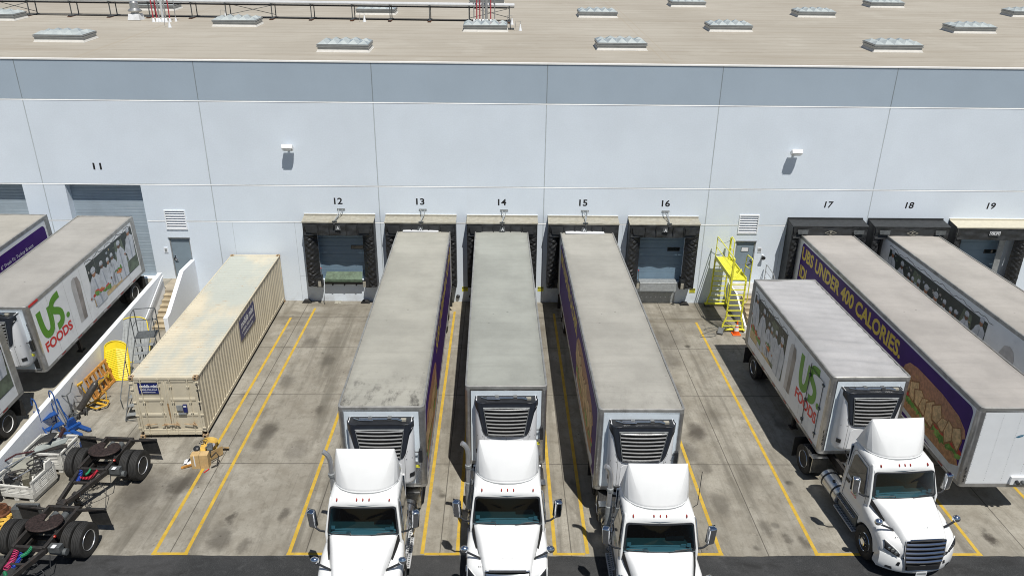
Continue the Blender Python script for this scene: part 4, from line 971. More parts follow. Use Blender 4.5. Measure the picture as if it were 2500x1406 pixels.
def trailer(name, label, loc, rz_=0.0, L=16.1, ztop=4.1, zbot=1.14, rx=0.0, roofcol=(.44,.43,.385), soot=0.0, side=WHITE_T, wheels=((1.55,), (2.8,)), cooling=True, code='ARB0919979', front_plain=False, group='refrigerated box trailers', wrinkle=False, wrim='steel', rearpanel=.0):
    o = thing(name, label, 'trailer', loc, rz_, group, rx); W = 1.30
    c = .13
    pl = [(-W, 0), (W, 0), (W, -L+c)] + [(W-c+c*math.cos(R(a)), -L+c-c*math.sin(R(a))) for a in (30, 60)] + [(W-c, -L), (-W+c, -L)] + [(-W+c-c*math.sin(R(a)), -L+c-c*math.cos(R(a))) for a in (30, 60)] + [(-W, -L+c)]
    mb = MB(); mb.prism([(x*.998, y, zbot+.12) for x, y in pl], (0, 0, ztop-zbot-.21)); body = mb.build('body', side, o, ang=50)
    q = MB(); q.prism([(-W+c+.02, -L+.05, zbot+.16), (W-c-.02, -L+.05, zbot+.16), (W-c-.02, -L+.05, ztop-.10), (-W+c+.02, -L+.05, ztop-.10)], (0, -.056, 0))
    q.build('front_wall', FRONTW if not front_plain else pm('white riveted front', (.74,.77,.80), .35, 0, .02, 3), o)
    # roof sheet: slightly crowned, with a raised rim
    rm = mat_trailer_roof('roof of '+name+' '+label[:12], roofcol, soot)
    rnd = random.Random(int(abs(loc[0])*100))
    mb = MB()
    def rf(u, v):
        x = (-1+2*u)*(W-.045); y = -.05-(L-.10)*v; z = ztop-.035+.02*(1-(x/W)**2)
        if wrinkle: z += .026*math.sin(y*7.5+1.2*math.sin(x*2.2+y))*max(0, math.sin(y*.9+1.0))*(1-(x/W)**4) + .010*math.sin(y*13+x*3)
        else: z += .004*math.sin(y*2.6+x*1.3)
        return (x, y, z)
    mb.grid(rf, 14, int(L*(16 if wrinkle else 5))); mb.build('roof', rm, o, ang=180, fixn=False)
    mb = MB()
    mb.loft([[(x*1.004, y+(-.006 if y < -1 else .006), z) for x, y in pl] for z in (ztop-.16, ztop-.012)], True, False)
    ins = [(x*(W-.055)/W, (y+.055 if y < -1 else y-.055)) for x, y in pl]
    mb.loft([[(x*1.004, y+(-.006 if y < -1 else .006), ztop-.012) for x, y in pl], [(x*.985, y*.998, ztop+.006) for x, y in pl], [(x, y, ztop-.004) for x, y in ins], [(x, y, ztop-.05) for x, y in ins]], True, False)
    rail = mb.build('top_rail', RAIL, o, ang=30)
    mb = MB(); mb.prism([(x*1.003, y, zbot) for x, y in pl], (0, 0, .13)); br = mb.build('bottom_rail', RAIL, o)
    q = MB(); seg = .30
    for s in (-1, 1):
        y = -1.0; k = 0
        while y > -L+.6:
            q.flat([(s*(W*1.003+.003), y, zbot+.045), (s*(W*1.003+.003), y-seg, zbot+.045), (s*(W*1.003+.003), y-seg, zbot+.095), (s*(W*1.003+.003), y, zbot+.095)], k % 2); y -= seg*(1 if k % 2 == 0 else 3.2); k += 1
    q.build('reflective_tape', [TAPER, TAPE], br, fixn=False)
    # corner posts
    for s in (-1, 1):
        q = MB(); cx = s*(W-c); pts = [(cx+s*(c+.006)*math.sin(R(a)), -L+c-(c+.006)*math.cos(R(a))) for a in (0, 15, 30, 45, 60, 75, 90)]; pts += [(s*(W+.004), -L+c+.07), (s*(W-.03), -L+c+.07), (cx-s*.05, -L+.03), (cx-s*.05, -L-.006)]
        q.prism([(x, y, zbot+.13) for x, y in pts], (0, 0, ztop-zbot-.29)); q.build('corner_post', POST, o, ang=40)
    # rear frame and doors
    mb = MB(); mb.box(-W, -W+.09, 0, .05, zbot, ztop-.01); mb.box(W-.09, W, 0, .05, zbot, ztop-.01); mb.box(-W+.09, W-.09, 0, .05, ztop-.22, ztop-.01); mb.box(-W+.09, W-.09, 0, .06, zbot-.05, zbot+.12)
    for s in (-1, 1): mb.box(s*(W+.002)-.012, s*(W+.002)+.012, -.28, .03, zbot+.13, ztop-.16)
    mb.build('rear_frame', RAIL, o)
    # running gear
    zr = .515
    for (yy,) in wheels:
        for s in (-1, 1): wheel(o, (s*1.10, -yy, zr), s, dual=True, rim=wrim)
    if wheels:
        ya = [y for (y,) in wheels]; mb = MB()
        for yy in ya: mb.cyl((-1.0, -yy, zr), (1.0, -yy, zr), .07, n=10)
        for s in (-1, 1): mb.box(s*.5-.06, s*.5+.06, -max(ya)-1.0, -min(ya)+.9, .82, zbot); mb.box(s*.5-.09, s*.5+.09, -max(ya)-.4, -min(ya)+.4, .55, .82)
        mb.build('bogie', RUBD, o)
        for s in (-1, 1):
            q = MB(); q.box(s*1.05-.3, s*1.05+.3, -min(ya)+.85, -min(ya)+.87, .25, zbot-.1); q.build('mud_flap', RUB, o)
    mb = MB(); 
    for yy in [1.0+1.2*i for i in range(int((L-1.5)/1.2))]: mb.box(-1.2, 1.2, -yy-.04, -yy+.04, zbot-.10, zbot-.005)
    mb.build('cross_member', RUBD, o)
    lg = L-2.9
    if lg > 3.5:
        mb = MB()
        for s in (-1, 1): mb.box(s*.95-.06, s*.95+.06, -lg-.06, -lg+.06, .25, zbot-.1); mb.box(s*.95-.14, s*.95+.14, -lg-.14, -lg+.14, .22, .26)
        mb.bar((-.95, -lg, .5), (.95, -lg, 1.0), .05, .05); mb.bar((-.95, -lg, .62), (.95, -lg, .62), .05, .05); mb.build('landing_gear', RUBD, o)
    if cooling:
        reefer(o, -L-.006, code=code)
        q = MB(); q.box(W-.34, W-.15, -L-.05, -L-.008, zbot+.2, zbot+1.0, 0); q.box(W-.31, W-.2, -L-.056, -L-.05, zbot+.78, zbot+.88, 1); q.box(W-.20, W-.10, -L-.16, -L-.05, zbot+1.05, zbot+1.5, 2); q.tube([(W-.15, -L-.1, zbot+1.4), (W-.4, -L-.14, zbot+1.42), (W-.42, -L-.1, zbot+1.0)], .02, 6, 2)
        q.build('service_box', [SATIN, YELP, BLACKP], o)
        q = MB(); q.tube([(-.5, -L-.05, 1.5), (-.48, -L-.4, 1.25), (-.3, -L-.9, 1.15)], .016, 6); q.tube([(-.1, -L-.05, 1.5), (-.05, -L-.4, 1.2), (-.1, -L-.9, 1.15)], .016, 6); q.build('air_line', BLACKP, o)
    else:
        q = MB(); q.box(.26, .98, -L-.09, -L-.006, zbot+.16, zbot+.44, 0)
        for xx, m in ((.44, 1), (.62, 2), (.82, 1)): q.cyl((xx, -L-.09, zbot+.30), (xx, -L-.2, zbot+.27), .055, n=10, m=m)
        q.build('connector_box', [WHITE_T, BLACKP, GREYS], o)
    return o
def fleet_number(o, num, L, x, ztop_, hgt=.13, left=True, step=.17, rot=False):
    q = MB()
    for i, ch in enumerate(num): put_text(q, ch, (x-.04, -L-.014, ztop_-i*step), (1,0,0), (0,0,1), .075 if ch != '1' else .03, hgt, 0, .02)
    q.build('fleet_number', INK, o, fixn=False)
def wrap_panel(o, S, h0, h1, v0, v1, mat, layer=.2, r=.22):
    """vinyl panel with rounded corners"""
    pts = []
    for (cx, cy, a0) in ((h1-r, v1-r, 0), (h0+r, v1-r, 90), (h0+r, v0+r, 180), (h1-r, v0+r, 270)): pts += arc(cx, cy, r, a0, a0+90, 6)
    mb = MB(); S.poly(mb, pts, 0, layer); return mb.build('wrap_panel', mat, o, fixn=False)
def foods_side(o, L, left, zb=1.27, ztop=4.0, seed=1):
    S = Side(L, left)
    if left:   # pictures towards the rear (low h)
        chefs(o, S, .42, 4.2, 1.62, 3.62, seed); gx = 4.55; food_logo(o, S, L-2.55, 1.90, 1.95, 1.78)
    else:
        chefs(o, S, L-4.55, L-.35, 1.62, 3.62, seed, True); gx = L-5.85; food_logo(o, S, .36, 1.76, 1.95, 1.72)
    mb = MB(); S.poly(mb, [(gx, 1.6), (gx+.55, 1.6), (gx+.62, 2.6)] + [(gx+.66, 3.2), (gx+.55, 3.5), (gx+.30, 3.58), (gx+.08, 3.5), (gx, 3.2)], 0, 1); S.poly(mb, [(gx+.28, 1.6), (gx+.55, 1.6), (gx+.62, 2.6), (gx+.66, 3.2), (gx+.55, 3.5), (gx+.34, 3.5)], 1, 2)
    mb.build('grey_picture', [pm('print pale grey', (.46,.45,.45), .4, 0, .15, 1.5), GREYV], o, fixn=False)
    # wavy thin line above the picture
    q = MB(); a0, a1 = (.42, 4.3) if left else (L-4.6, L-.35); pts = [(a0+(a1-a0)*i/40, 3.70+.06*math.sin(i*.75)+.03*math.sin(i*1.9)) for i in range(41)]; stroke(S, q, pts, .022, 0, 1); q.build('wavy_line', INK, o, fixn=False)
    q = MB()
    for i in range(1, int(L/1.22)): S.poly(q, [(i*1.22, zb), (i*1.22+.008, zb), (i*1.22+.008, ztop-.1), (i*1.22, ztop-.1)], 0, 4.0)
    q.build('panel_seam', RAIL, o, fixn=False)
    return S
def purple_side(o, L, left, words, sub, h_text, w_text, v_text=3.03, ht=.62):
    S = Side(L, left)
    wrap_panel(o, S, .95 if left else .35, L-.30 if left else L-.95, 1.34, 3.86, PURPLE)
    q = MB(); S.text(q, words, h_text, v_text, w_text, ht, 0, 1, .035)
    q.build('yellow_lettering', YELT, o, fixn=False)
    if sub: sub_picture(o, S, *sub)
    return S

T13 = trailer('trailer', 'trailer with purple right flank at bay 13, soot stained on its front roof edge', (-3.86, -.50, 0), R(.75), 16.0, roofcol=(.355,.35,.31), soot=.95, code='ARB0916679')
S_ = purple_side(T13, 16.0, False, 'SUBS UNDER 400 CALORIES.', (.5, 4.9, 1.42, 3.4), 5.2, 10.0)
S_ = purple_side(T13, 16.0, True, 'SUBS UNDER 400 CALORIES.', None, 1.3, 10.2)
q = MB(); q.box(-1.02, .72, -.34, .0, 4.105, 4.14); q.build('roof_lip', WHV, T13, bevel=.02)
T14 = trailer('trailer', 'trailer with plain greenish grey roof at bay 14, between the two purple ones', (-.05, -.66, 0), R(.7), 14.62, roofcol=(.315,.327,.30), soot=.35, code='ARB0972173')
q = MB()
for s in (-1, 1):
    for k in range(11): q.box(s*1.3-.004 if s > 0 else -1.306, 1.306 if s > 0 else -1.296, -1.2-1.22*k-.03, -1.2-1.22*k, 1.3, 3.92)
q.build('side_post', POST, T14)
T15 = trailer('trailer', 'trailer with purple sandwich picture on its left flank at bay 15', (4.13, -.62, 0), R(.3), 15.97, roofcol=(.355,.347,.315), soot=.22, code='ARB0973179')
S_ = purple_side(T15, 15.97, True, 'SUBS UNDER 400 CALORIES.', (9.6, 14.9, 1.42, 3.5), 1.1, 8.2)
q = MB(); q.box(-1.05, .85, -.34, .0, 4.105, 4.14); q.build('roof_lip', WHV, T15, bevel=.02)
T17 = trailer('trailer', 'long purple trailer with yellow calories slogan and sandwich picture at bay 17', (15.98, -.28, 0), R(-.25), 16.15, roofcol=(.375,.355,.335), cooling=False, front_plain=True)
S_ = purple_side(T17, 16.15, True, 'UBS UNDER 400 CALORIES.', (11.7, 15.85, 1.45, 3.42), 1.06, 10.2, 3.06, .64)
q = MB(); S_.text(q, 'IDI', 1.1, 2.15, .85, .62, 0, 1, .035); q.build('yellow_lettering', YELT, T17, fixn=False)
q = MB(); fl = -16.15-.014
put_text(q, 'Salad', (.30, fl, 3.02), (1,0,0), (0,0,1), .5, .15, 0, .0); q.flat([(.02, fl, 3.06), (.10, fl, 3.03), (.24, fl, 3.08), (.25, fl, 3.15), (.14, fl, 3.13)], 0); q.flat([(.06, fl-.001, 3.10), (.17, fl-.001, 3.10), (.23, fl-.001, 3.13), (.16, fl-.001, 3.11)], 1)
q.build('blue_lettering', [pm('teal vinyl', (.03,.16,.26), .4), WHV], T17, fixn=False)
q = MB(); q.flat([(x, fl, z) for x, z in blob(.42, 3.58, .16, .16, 24)], 0); q.build('red_disc', pm('dark red vinyl', (.28,.01,.05), .4), T17, fixn=False)
fleet_number(T17, '1792', 16.15, -1.205, 1.80, .11, step=.15)
q = MB(); 
for k in range(28):
    for xx in (-1.1, -.55, .0, .55): q.box(xx-.008, xx+.008, fl+.002, fl+.009, 1.4+.09*k, 1.412+.09*k)
q.build('rivet', GREYL, T17)
T18 = trailer('trailer', 'white trailer with cooks picture on its flank at bay 18, farthest right', (20.22, -.32, 0), R(.0), 16.1, roofcol=(.38,.36,.335), cooling=False, front_plain=True)
S18 = Side(16.1, True); chefs(T18, S18, 1.1, 5.2, 1.5, 3.62, 4); chefs(T18, S18, 5.2, 9.3, 1.5, 3.62, 5, True)
q = MB(); S18.poly(q, [(10.3, 1.5), (11.1, 1.5), (11.2, 3.0), (11.05, 3.3), (10.8, 3.4), (10.5, 3.3), (10.3, 2.9)], 0, 1); q.build('grey_picture', pm('print pale grey', (.46,.45,.45), .4), T18, fixn=False)
food_logo(T18, S18, 12.4, 1.9, 2.0, 1.8)
q = MB(); pts = [(1.0+8.6*i/60, 3.72+.05*math.sin(i*.6)+.03*math.sin(i*1.7)) for i in range(61)]; stroke(S18, q, pts, .022, 0, 1); q.build('wavy_line', INK, T18, fixn=False)
T16 = trailer('trailer', 'short white trailer with cooks picture and green lettering, coupled to the parked out tractor', (11.95, -6.50, 0), R(.85), 8.12, 4.1, 1.10, roofcol=(.40,.40,.41), wheels=((1.1,),), code='ARB0131779', wrinkle=True)
foods_side(T16, 8.12, True, seed=1); fleet_number(T16, '1246', 8.12, -1.235, 1.95, .12, step=.16)
q = MB(); S16 = Side(8.12, True, 1.306)
q.tube([S16.P(6.55, 3.75, 0)+Vector((-.03,0,0)), S16.P(6.57, 2.4, 0)+Vector((-.03,0,0)), S16.P(6.6, 1.3, 0)+Vector((-.03,0,0))], .016, 6); q.tube([S16.P(6.55, 3.6, 0)+Vector((-.03,0,0)), S16.P(7.6, 3.6, 0)+Vector((-.01,0,0)), S16.P(7.62, 1.4, 0)+Vector((-.01,0,0))], .012, 5)
for vv in (3.3, 2.3, 1.5): q.obox(S16.P(6.57, vv, 0)+Vector((-.03,0,0)), (.03,0,0), (0,.05,0), (0,0,.05))
for vv in (1.6, 2.6, 3.5): q.obox(S16.P(7.62, vv, 0)+Vector((-.02,0,0)), (.02,0,0), (0,.07,0), (0,0,.03))
q.build('side_door_bar', GREYS, T16)
# the two trailers on the drive-in ramp, and two more cut by the left edge
RXS = math.atan(1.2/15.8)
def on_ramp(y): return 1.2 + (y+1.2)*1.2/15.8 if y < -1.2 else 1.2
T11 = trailer('trailer', 'white trailer with cooks picture and green lettering backed to door 11', (-18.83, -1.15, 1.04), R(-1.3), 8.75, 3.98, 1.08, .075, roofcol=(.34,.33,.31), wheels=((1.15,),), wrim='white')
foods_side(T11, 8.75, False, seed=1)
q = MB()
for i, ch in enumerate('1225'): put_text(q, ch, (1.14, -8.78-.014+.0, 3.15-.17*i), (1,0,0), (0,0,1), .07 if ch != '1' else .03, .11, 0, .02)
q.build('fleet_number', INK, T11, fixn=False)
q = MB(); q.box(1.295, 1.312, -8.6, -8.0, 3.86, 3.95); q.build('red_label', REDV, T11)
T10 = trailer('trailer', 'trailer with purple turkey slogan flank at the left edge, backed to the far left door', (-22.95, -1.0, 1.04), R(-.6), 8.75, 3.98, 1.08, .07, roofcol=(.36,.345,.31), wheels=((1.15,),))
S10 = Side(8.75, False); wrap_panel(T10, S10, .3, 8.35, 1.3, 3.62, PURPLE); q = MB(); S10.text(q, '6" Fresh Fit Turkey Breast', 4.7, 2.98, 2.5, .22, 0, 1, .0); q.build('white_lettering', WHV, T10, fixn=False)
TL = trailer('trailer', 'trailer at the left edge below the others, only its rear end showing', (-19.14, -11.35, 0.345), R(.6), 8.7, 3.98, 1.05, .064, roofcol=(.34,.33,.31), wheels=((1.15,),), wrim='white')
foods_side(TL, 8.7, False, seed=3)
# ================================================================ tractors
def cl(x, a=0.0, b_=1.0): return max(a, min(b_, x))
def nose(x): return .36*(abs(x)/1.12)**2.6            # plan curve of the front end
def hw(z): return 1.06 if z < 1.9 else 1.06-.13*((z-1.9)/.95)
def tractor(label, loc, rz_=0.0, tandem=True, stack=True, number='440', antenna=False):
    o = thing('truck_tractor', label, 'truck', loc, rz_, 'white day cab tractors')
    # ---- cab shell
    mb = MB()
    for s in (-1, 1):
        prof = [(1.60,.92), (1.52,1.3), (1.50,1.90), (1.78,2.64), (1.88,2.80), (3.02,2.84), (3.08,2.7), (3.08,.92)]
        n = len(prof); a = [Vector((s*hw(z), y, z)) for y, z in prof]; b_ = [Vector((s*(hw(z)-.07), y, z)) for y, z in prof]
        mb.add(a+b_, [tuple(range(n)), tuple(range(2*n-1, n-1, -1))]+[(i, (i+1) % n, n+(i+1) % n, n+i) for i in range(n)])
    mb.box(-1.0, 1.0, 3.03, 3.085, .92, 2.75); mb.box(-1.0, 1.0, 1.55, 3.05, .92, .98); mb.box(-.99, .99, 1.56, 1.62, .98, 1.86)
    cab = mb.build('cab', WHITE, o, bevel=.03, seg=3)
    # roof: rounded cap
    rings = []
    for y, zt, wsc in ((1.755, 2.655, .965), (1.79, 2.74, .975), (1.86, 2.83, .985), (2.0, 2.895, 1.0), (2.3, 2.93, 1.0), (2.8, 2.94, 1.0), (3.0, 2.91, .99), (3.085, 2.82, .97)):
        w_ = hw(2.75)*wsc; zb_ = 2.62 if y < 2 else 2.66
        rings.append([(-w_-.008, y, zb_-.02), (-w_-.005, y, (zb_+zt)/2), (-w_+.05, y, zt-.05), (-w_+.14, y, zt-.008), (-w_*.5, y, zt+.018), (0, y-.03*(1 if y < 2 else 0), zt+.026), (w_*.5, y, zt+.018), (w_-.14, y, zt-.008), (w_-.05, y, zt-.05), (w_+.005, y, (zb_+zt)/2), (w_+.008, y, zb_-.02)])
    mb = MB(); mb.loft(rings, True, True); mb.build('cab_roof', WHITE, o, ang=60)
    # ---- hood
    def hring(y, zt, wt, zs, ws, zb_, wb):
        return [(-wb, y, zb_), (-ws, y, zs), (-wt-.015, y, zt-.05), (-wt+.05, y, zt-.008), (-wt*.55, y-.0, zt+.012), (0, y-.02, zt+.022), (wt*.55, y, zt+.012), (wt-.05, y, zt-.008), (wt+.015, y, zt-.05), (ws, y, zs), (wb, y, zb_)]
    mb = MB(); mb.loft([hring(1.66, 1.945, .90, 1.80, .99, 1.1, 1.02), hring(1.40, 1.90, .86, 1.72, .93, 1.05, .98), hring(1.05, 1.845, .775, 1.64, .85, 1.0, .90), hring(.7, 1.755, .70, 1.52, .76, .95, .82), hring(.42, 1.655, .645, 1.42, .70, .9, .74), hring(.24, 1.56, .61, 1.35, .665, .85, .69), hring(.15, 1.47, .585, 1.28, .64, .82, .66)], True, True)
    hd = mb.build('hood', WHITE, o, bevel=.0, ang=50)
    q = MB(); q.box(-.15, .15, .385, .40, 1.655, 1.672); q.box(.14, .155, .395, .46, 1.665, 1.692); q.warp(lambda p: (p[0], p[1], p[2]+.006)); q.build('hood_emblem', WHITE, hd)
    q = MB(); q.tube([(x, 1.595-.0*abs(x), z+.004) for x, y, z in hring(1.60, 1.935, .893, 1.79, .98, 1.1, 1.01)][1:-1], .008, 4)
    for s in (-1, 1): q.tube([(s*(.985), 1.60, 1.77), (s*.90, 1.2, 1.66), (s*.80, .8, 1.54), (s*.72, .45, 1.40)], .006, 4)
    q.build('hood_seam', GREYS, hd)
    # dark intake slots beside the cowl
    q = MB()
    for s in (-1, 1):
        q = MB(); q.prism([(s*.955, 1.62, 1.84), (s*.90, 1.25, 1.72), (s*.83, .92, 1.56), (s*.86, .92, 1.50), (s*.945, 1.25, 1.61), (s*1.01, 1.62, 1.70)], (s*.012, 0, .012)); q.build('intake_slot', DARK, hd)
    # ---- fenders with wheel arches
    for s in (-1, 1):
        out = [(.10,.84), (.06,1.06), (.12,1.25), (.32,1.37), (.70,1.45), (1.15,1.53), (1.62,1.61), (1.78,1.55), (1.80,1.0), (1.80,.80)]
        ar = [(1.20+.60*math.cos(R(a)), .50+.60*math.sin(R(a))) for a in (25, 40, 55, 70, 85, 100, 115, 130, 145, 158)] + [(.55, .60)]
        prof = out + ar; mb = MB(); rings = []
        for x, dz, in ((.56, .06), (.70, .05), (.82, .035), (.93, .015), (1.02, -.02), (1.08, -.07), (1.11, -.14)):
            rg = []
            for i, (y, z) in enumerate(prof):
                yy = y + (nose(x)-.03)*cl((.9-y)/.8) if y < .9 else y
                zz = z + (dz if i < len(out) and z > 1.1 else 0) - (.07*cl((y-1.1)/.6)*0)
                xx = x + (.02*math.exp(-((y-1.2)/.6)**2) if x > 1.0 else 0) - (cl((y-1.5)/.3)*.05 if x > 1.05 else 0)
                rg.append((s*xx, yy, zz))
            rings.append(rg)
        mb.loft(rings, True, True); mb.build('fender', WHITE, o, ang=42)
        # headlight lens and housing on the front corner
        q = MB()
        def hl(u, v, s=s):
            xi = .70+.36*u; zl = .90+.18*u; zh = 1.03+.29*u**.8; z = zl+(zh-zl)*v
            yy = .085+nose(xi)*.98 - .05*math.sin(math.pi*v)*.6 + .10*v*u - .055
            return (s*xi, yy, z)
        q.grid(hl, 10, 5); h = q.build('headlight', BLACKP, o, solid=.02, ang=60)
        q = MB()
        for u, v, r in ((.25, .5, .05), (.48, .5, .055), (.72, .42, .045)):
            p = Vector(hl(u, v)); q.lathe(p+Vector((0, .0, 0)), (s*.35, -1, .15), [(r, -.01), (r, .012), (r*.6, .018), (.001, .022)], 12)
        q.build('lamp_lens', CHROME, h)
        q = MB(); a = [Vector(hl(u, 1.0))+Vector((0, -.012, .0)) for u in [i/8 for i in range(9)]]; q.tube(a, .013, 5); q.build('light_strip', pm('clear lens', (.75,.77,.78), .1), h)
    # fender number
    q = MB(); put_text(q, number, (-.80, .35, 1.36), (.18, -.06, 0), (0, .35, .5), .15, .075, 0, .02); q.build('unit_number', GREYS, o, fixn=False)
    # ---- bumper
    mb = MB(); xs = [-1.12+2.24*i/28 for i in range(29)]
    def brow(x):
        y = nose(x)-.0; lift = .10*(abs(x)/1.12)**2
        return [(x, y+.05, .33+.04*abs(x)), (x, y+.01, .42), (x, y, .60), (x, y+.02, .76+lift*.6), (x, y+.05, .80+lift), (x, y+.22, .80+lift), (x, y+.30, .42), (x, y+.28, .33+.04*abs(x))]
    mb.loft([brow(x) for x in xs], True, True); bp = mb.build('bumper', WHITE, o, ang=50)
    q = MB()
    for s in (-1, 1):
        q.prism([(s*.66, nose(.66)-.006, .60), (s*.74, nose(.74)-.006, .62), (s*.70, nose(.70)-.006, .74), (s*.64, nose(.64)-.006, .74)], (0, .01, 0))
        q.prism([(s*.80, nose(.8)-.004, .44), (s*.98, nose(.98)-.004, .46), (s*.96, nose(.96)-.004, .53), (s*.82, nose(.82)-.004, .53)], (0, .01, 0))
    q.build('fog_lamp_recess', BLACKP, bp)
    q = MB(); q.box(-.16, .16, -.035, -.02, .32, .46, 0); q.box(-.14, .14, -.038, -.034, .355, .425, 1); q.build('license_plate', [WHV, GREYL], bp)
    # ---- grille
    mb = MB(); gz0, gz1 = .50, 1.46; gy = lambda z: .02+.13*cl((z-.7)/.76); gw = lambda z: .50+.09*cl((z-.5)/.6)
    mb.loft([[(-gw(z), gy(z)-.012, z), (gw(z), gy(z)-.012, z), (gw(z), gy(z)+.1, z), (-gw(z), gy(z)+.1, z)] for z in (gz0, .7, .9, 1.1, gz1)]); gr = mb.build('grille', DARK, o)
    for i in range(5):
        z = .80+.137*i; q = MB(); w_ = gw(z)-.01
        q.loft([[(x, gy(z)+dy-.035*(1-(x/w_)**2), z+dz) for dy, dz in ((-.015, .050), (-.052, .022), (-.052, -.014), (-.015, -.040))] for x in [w_*(-1+2*k/10) for k in range(11)]]); q.build('grille_bar', CHROME, gr, bevel=.004)
    q = MB(); q.tube([(-gw(gz0), gy(gz0)-.02, gz0), (gw(gz0), gy(gz0)-.02, gz0), (gw(1.0), gy(1.0)-.02, 1.0), (gw(gz1), gy(gz1)-.02, gz1), (0, gy(gz1)-.035, gz1+.02), (-gw(gz1), gy(gz1)-.02, gz1), (-gw(1.0), gy(1.0)-.02, 1.0)], .020, 6, closed=True)
    q.box(-.50, .50, .085, .12, 1.465, 1.525); q.build('grille_surround', CHROME, gr)
    q = MB(); q.prism([(-.46, -.030, .52), (.46, -.030, .52), (.48, -.034, .68), (-.48, -.034, .68)], (0, .02, 0)); q.build('lower_grille', BLACKP, gr)
    # ---- windshield on a curved surface
    def ws(u, v, off=0.0):
        z = 1.915+.74*(v*.5+.5); xw = .985-.075*(v*.5+.5); x = u*xw; t = v*.5+.5
        y = 1.495+.255*t - .085*(1-(x/1.0)**2)*(1-.25*t)
        return (x, y-off*.95, z+off*.3)
    def rrect(k, r=.20, n=6):
        pts = []
        for (cx, cy, a0) in ((1-r*.5, 1-r, 0), (-1+r*.5, 1-r, 90), (-1+r*.5, -1+r, 180), (1-r*.5, -1+r, 270)):
            pts += [(cx+r*.5*math.cos(R(a0+90*i/n)), cy+r*math.sin(R(a0+90*i/n))) for i in range(n+1)]
            if a0 in (0, 180):   # densify the long edges
                sgn = 1 if a0 == 0 else -1; pts += [(sgn*(1-r*.5)*(1-2*j/8), sgn*1.0) for j in range(1, 8)]
        return [(a*k, b_*(1-(1-k)*2.0)) for a, b_ in pts]
    mb = MB(); o_, i_ = rrect(1.0), rrect(.955); n = len(o_)
    mb.add([ws(a, b_, .012) for a, b_ in o_]+[ws(a, b_, .018) for a, b_ in i_]+[ws(a, b_, -.02) for a, b_ in o_], [(k, (k+1) % n, n+(k+1) % n, n+k) for k in range(n)]+[(k, (k+1) % n, 2*n+(k+1) % n, 2*n+k) for k in range(n)])
    seal = mb.build('windshield_seal', BLACKP, o, ang=60)
    mb = MB(); rr = [rrect(.955)]+[[(a*f, b_*f) for a, b_ in rrect(.955)] for f in (.66, .33)]
    vs = [ws(a, b_, .010) for r_ in rr for a, b_ in r_]+[ws(0, 0, .010)]; fs = []
    for k in range(2): fs += [(k*n+i, k*n+(i+1) % n, (k+1)*n+(i+1) % n, (k+1)*n+i) for i in range(n)]
    fs += [(2*n+i, 2*n+(i+1) % n, 3*n) for i in range(n)]; mb.add(vs, fs); gl = mb.build('windshield', GLASS, o, ang=180)
    for s in (-1, 1):
        q = MB(); p0 = Vector(ws(.28*s-.05, -.97, .03)); p1 = Vector(ws(.62*s+.28, -.80, .03)); q.tube([p0, p0+(p1-p0)*.5+Vector((0, -.01, .01)), p1], .011, 5); q.tube([Vector(ws(.62*s-.22, -.84, .025)), p1], .008, 4); q.build('wiper', BLACKP, gl)
    # ---- interior seen through the glass
    q = MB(); q.prism([(-.98, 1.56, 1.86), (-.98, 1.62, 1.90), (-.98, 1.98, 1.92), (-.98, 2.06, 1.80), (-.98, 2.06, 1.3), (-.98, 1.62, 1.3)], (1.96, 0, 0)); d = q.build('dashboard', DASH, o)
    q = MB()
    for s in (-.5, .45): q.box(s-.3, s+.3, 1.66, 1.69, 1.905, 1.912)
    q.box(.25, .75, 1.86, 2.02, 1.92, 1.99); q.build('dash_vent', BLACKP, d)
    q = MB(); q.lathe((.45, 2.16, 1.86), (0, .85, -.5), [(.0, 0)], 3, caps=False); q.v, q.f, q.mi = [], [], []
    T = Matrix.Translation((.45, 2.14, 1.94)) @ Matrix.Rotation(R(-55), 4, 'X'); q.T = T; q.tube([(.21*math.cos(a), .21*math.sin(a), 0) for a in [2*math.pi*i/20 for i in range(20)]], .016, 6, closed=True); q.bar((-.2, 0, 0), (.2, 0, 0), .04, .02); q.bar((0, -.2, 0), (0, 0, 0), .04, .02); q.build('steering_wheel', SEAT, o)
    for x in (.45, -.45):
        q = MB(); q.box(x-.25, x+.25, 2.3, 2.78, 1.35, 1.52); q.prism([(x-.24, 2.72, 1.5), (x+.24, 2.72, 1.5), (x+.20, 2.92, 2.25), (x-.20, 2.92, 2.25)], (0, .1, 0)); q.box(x-.12, x+.12, 2.88, 2.98, 2.27, 2.48); q.build('seat', SEAT, o, bevel=.03)
    q = MB(); q.box(-.99, .99, 3.0, 3.028, 1.0, 2.7); q.box(-.94, .94, 1.82, 3.0, 2.64, 2.66); q.build('cab_lining', pm('cab lining', (.010,.020,.036), .9), o)
    # ---- doors and side windows
    for s in (-1, 1):
        f = lambda y, z, e=.0: (s*(hw(z)+e), y, z)
        mb = MB(); pr = [(1.78,1.72), (1.82,1.86), (2.06,2.56), (2.72,2.60), (2.80,2.50), (2.80,1.84), (2.40,1.78)]
        mb.prism([f(y, z, .002) for y, z in pr], (s*.008, 0, 0)); win = mb.build('side_window', GLASSD, o)
        q = MB(); outl = [(1.70,1.0), (1.68,1.80), (1.98,2.66), (2.80,2.70), (2.90,2.58), (2.90,1.0)]
        q.tube([f(y, z, .004) for y, z in outl], .007, 4, closed=True); q.build('door_seam', GREYS, o)
        q = MB(); q.box(min(s*1.062, s*1.085), max(s*1.062, s*1.085), 2.62, 2.84, 1.58, 1.66); q.build('door_handle', BLACKP, o)
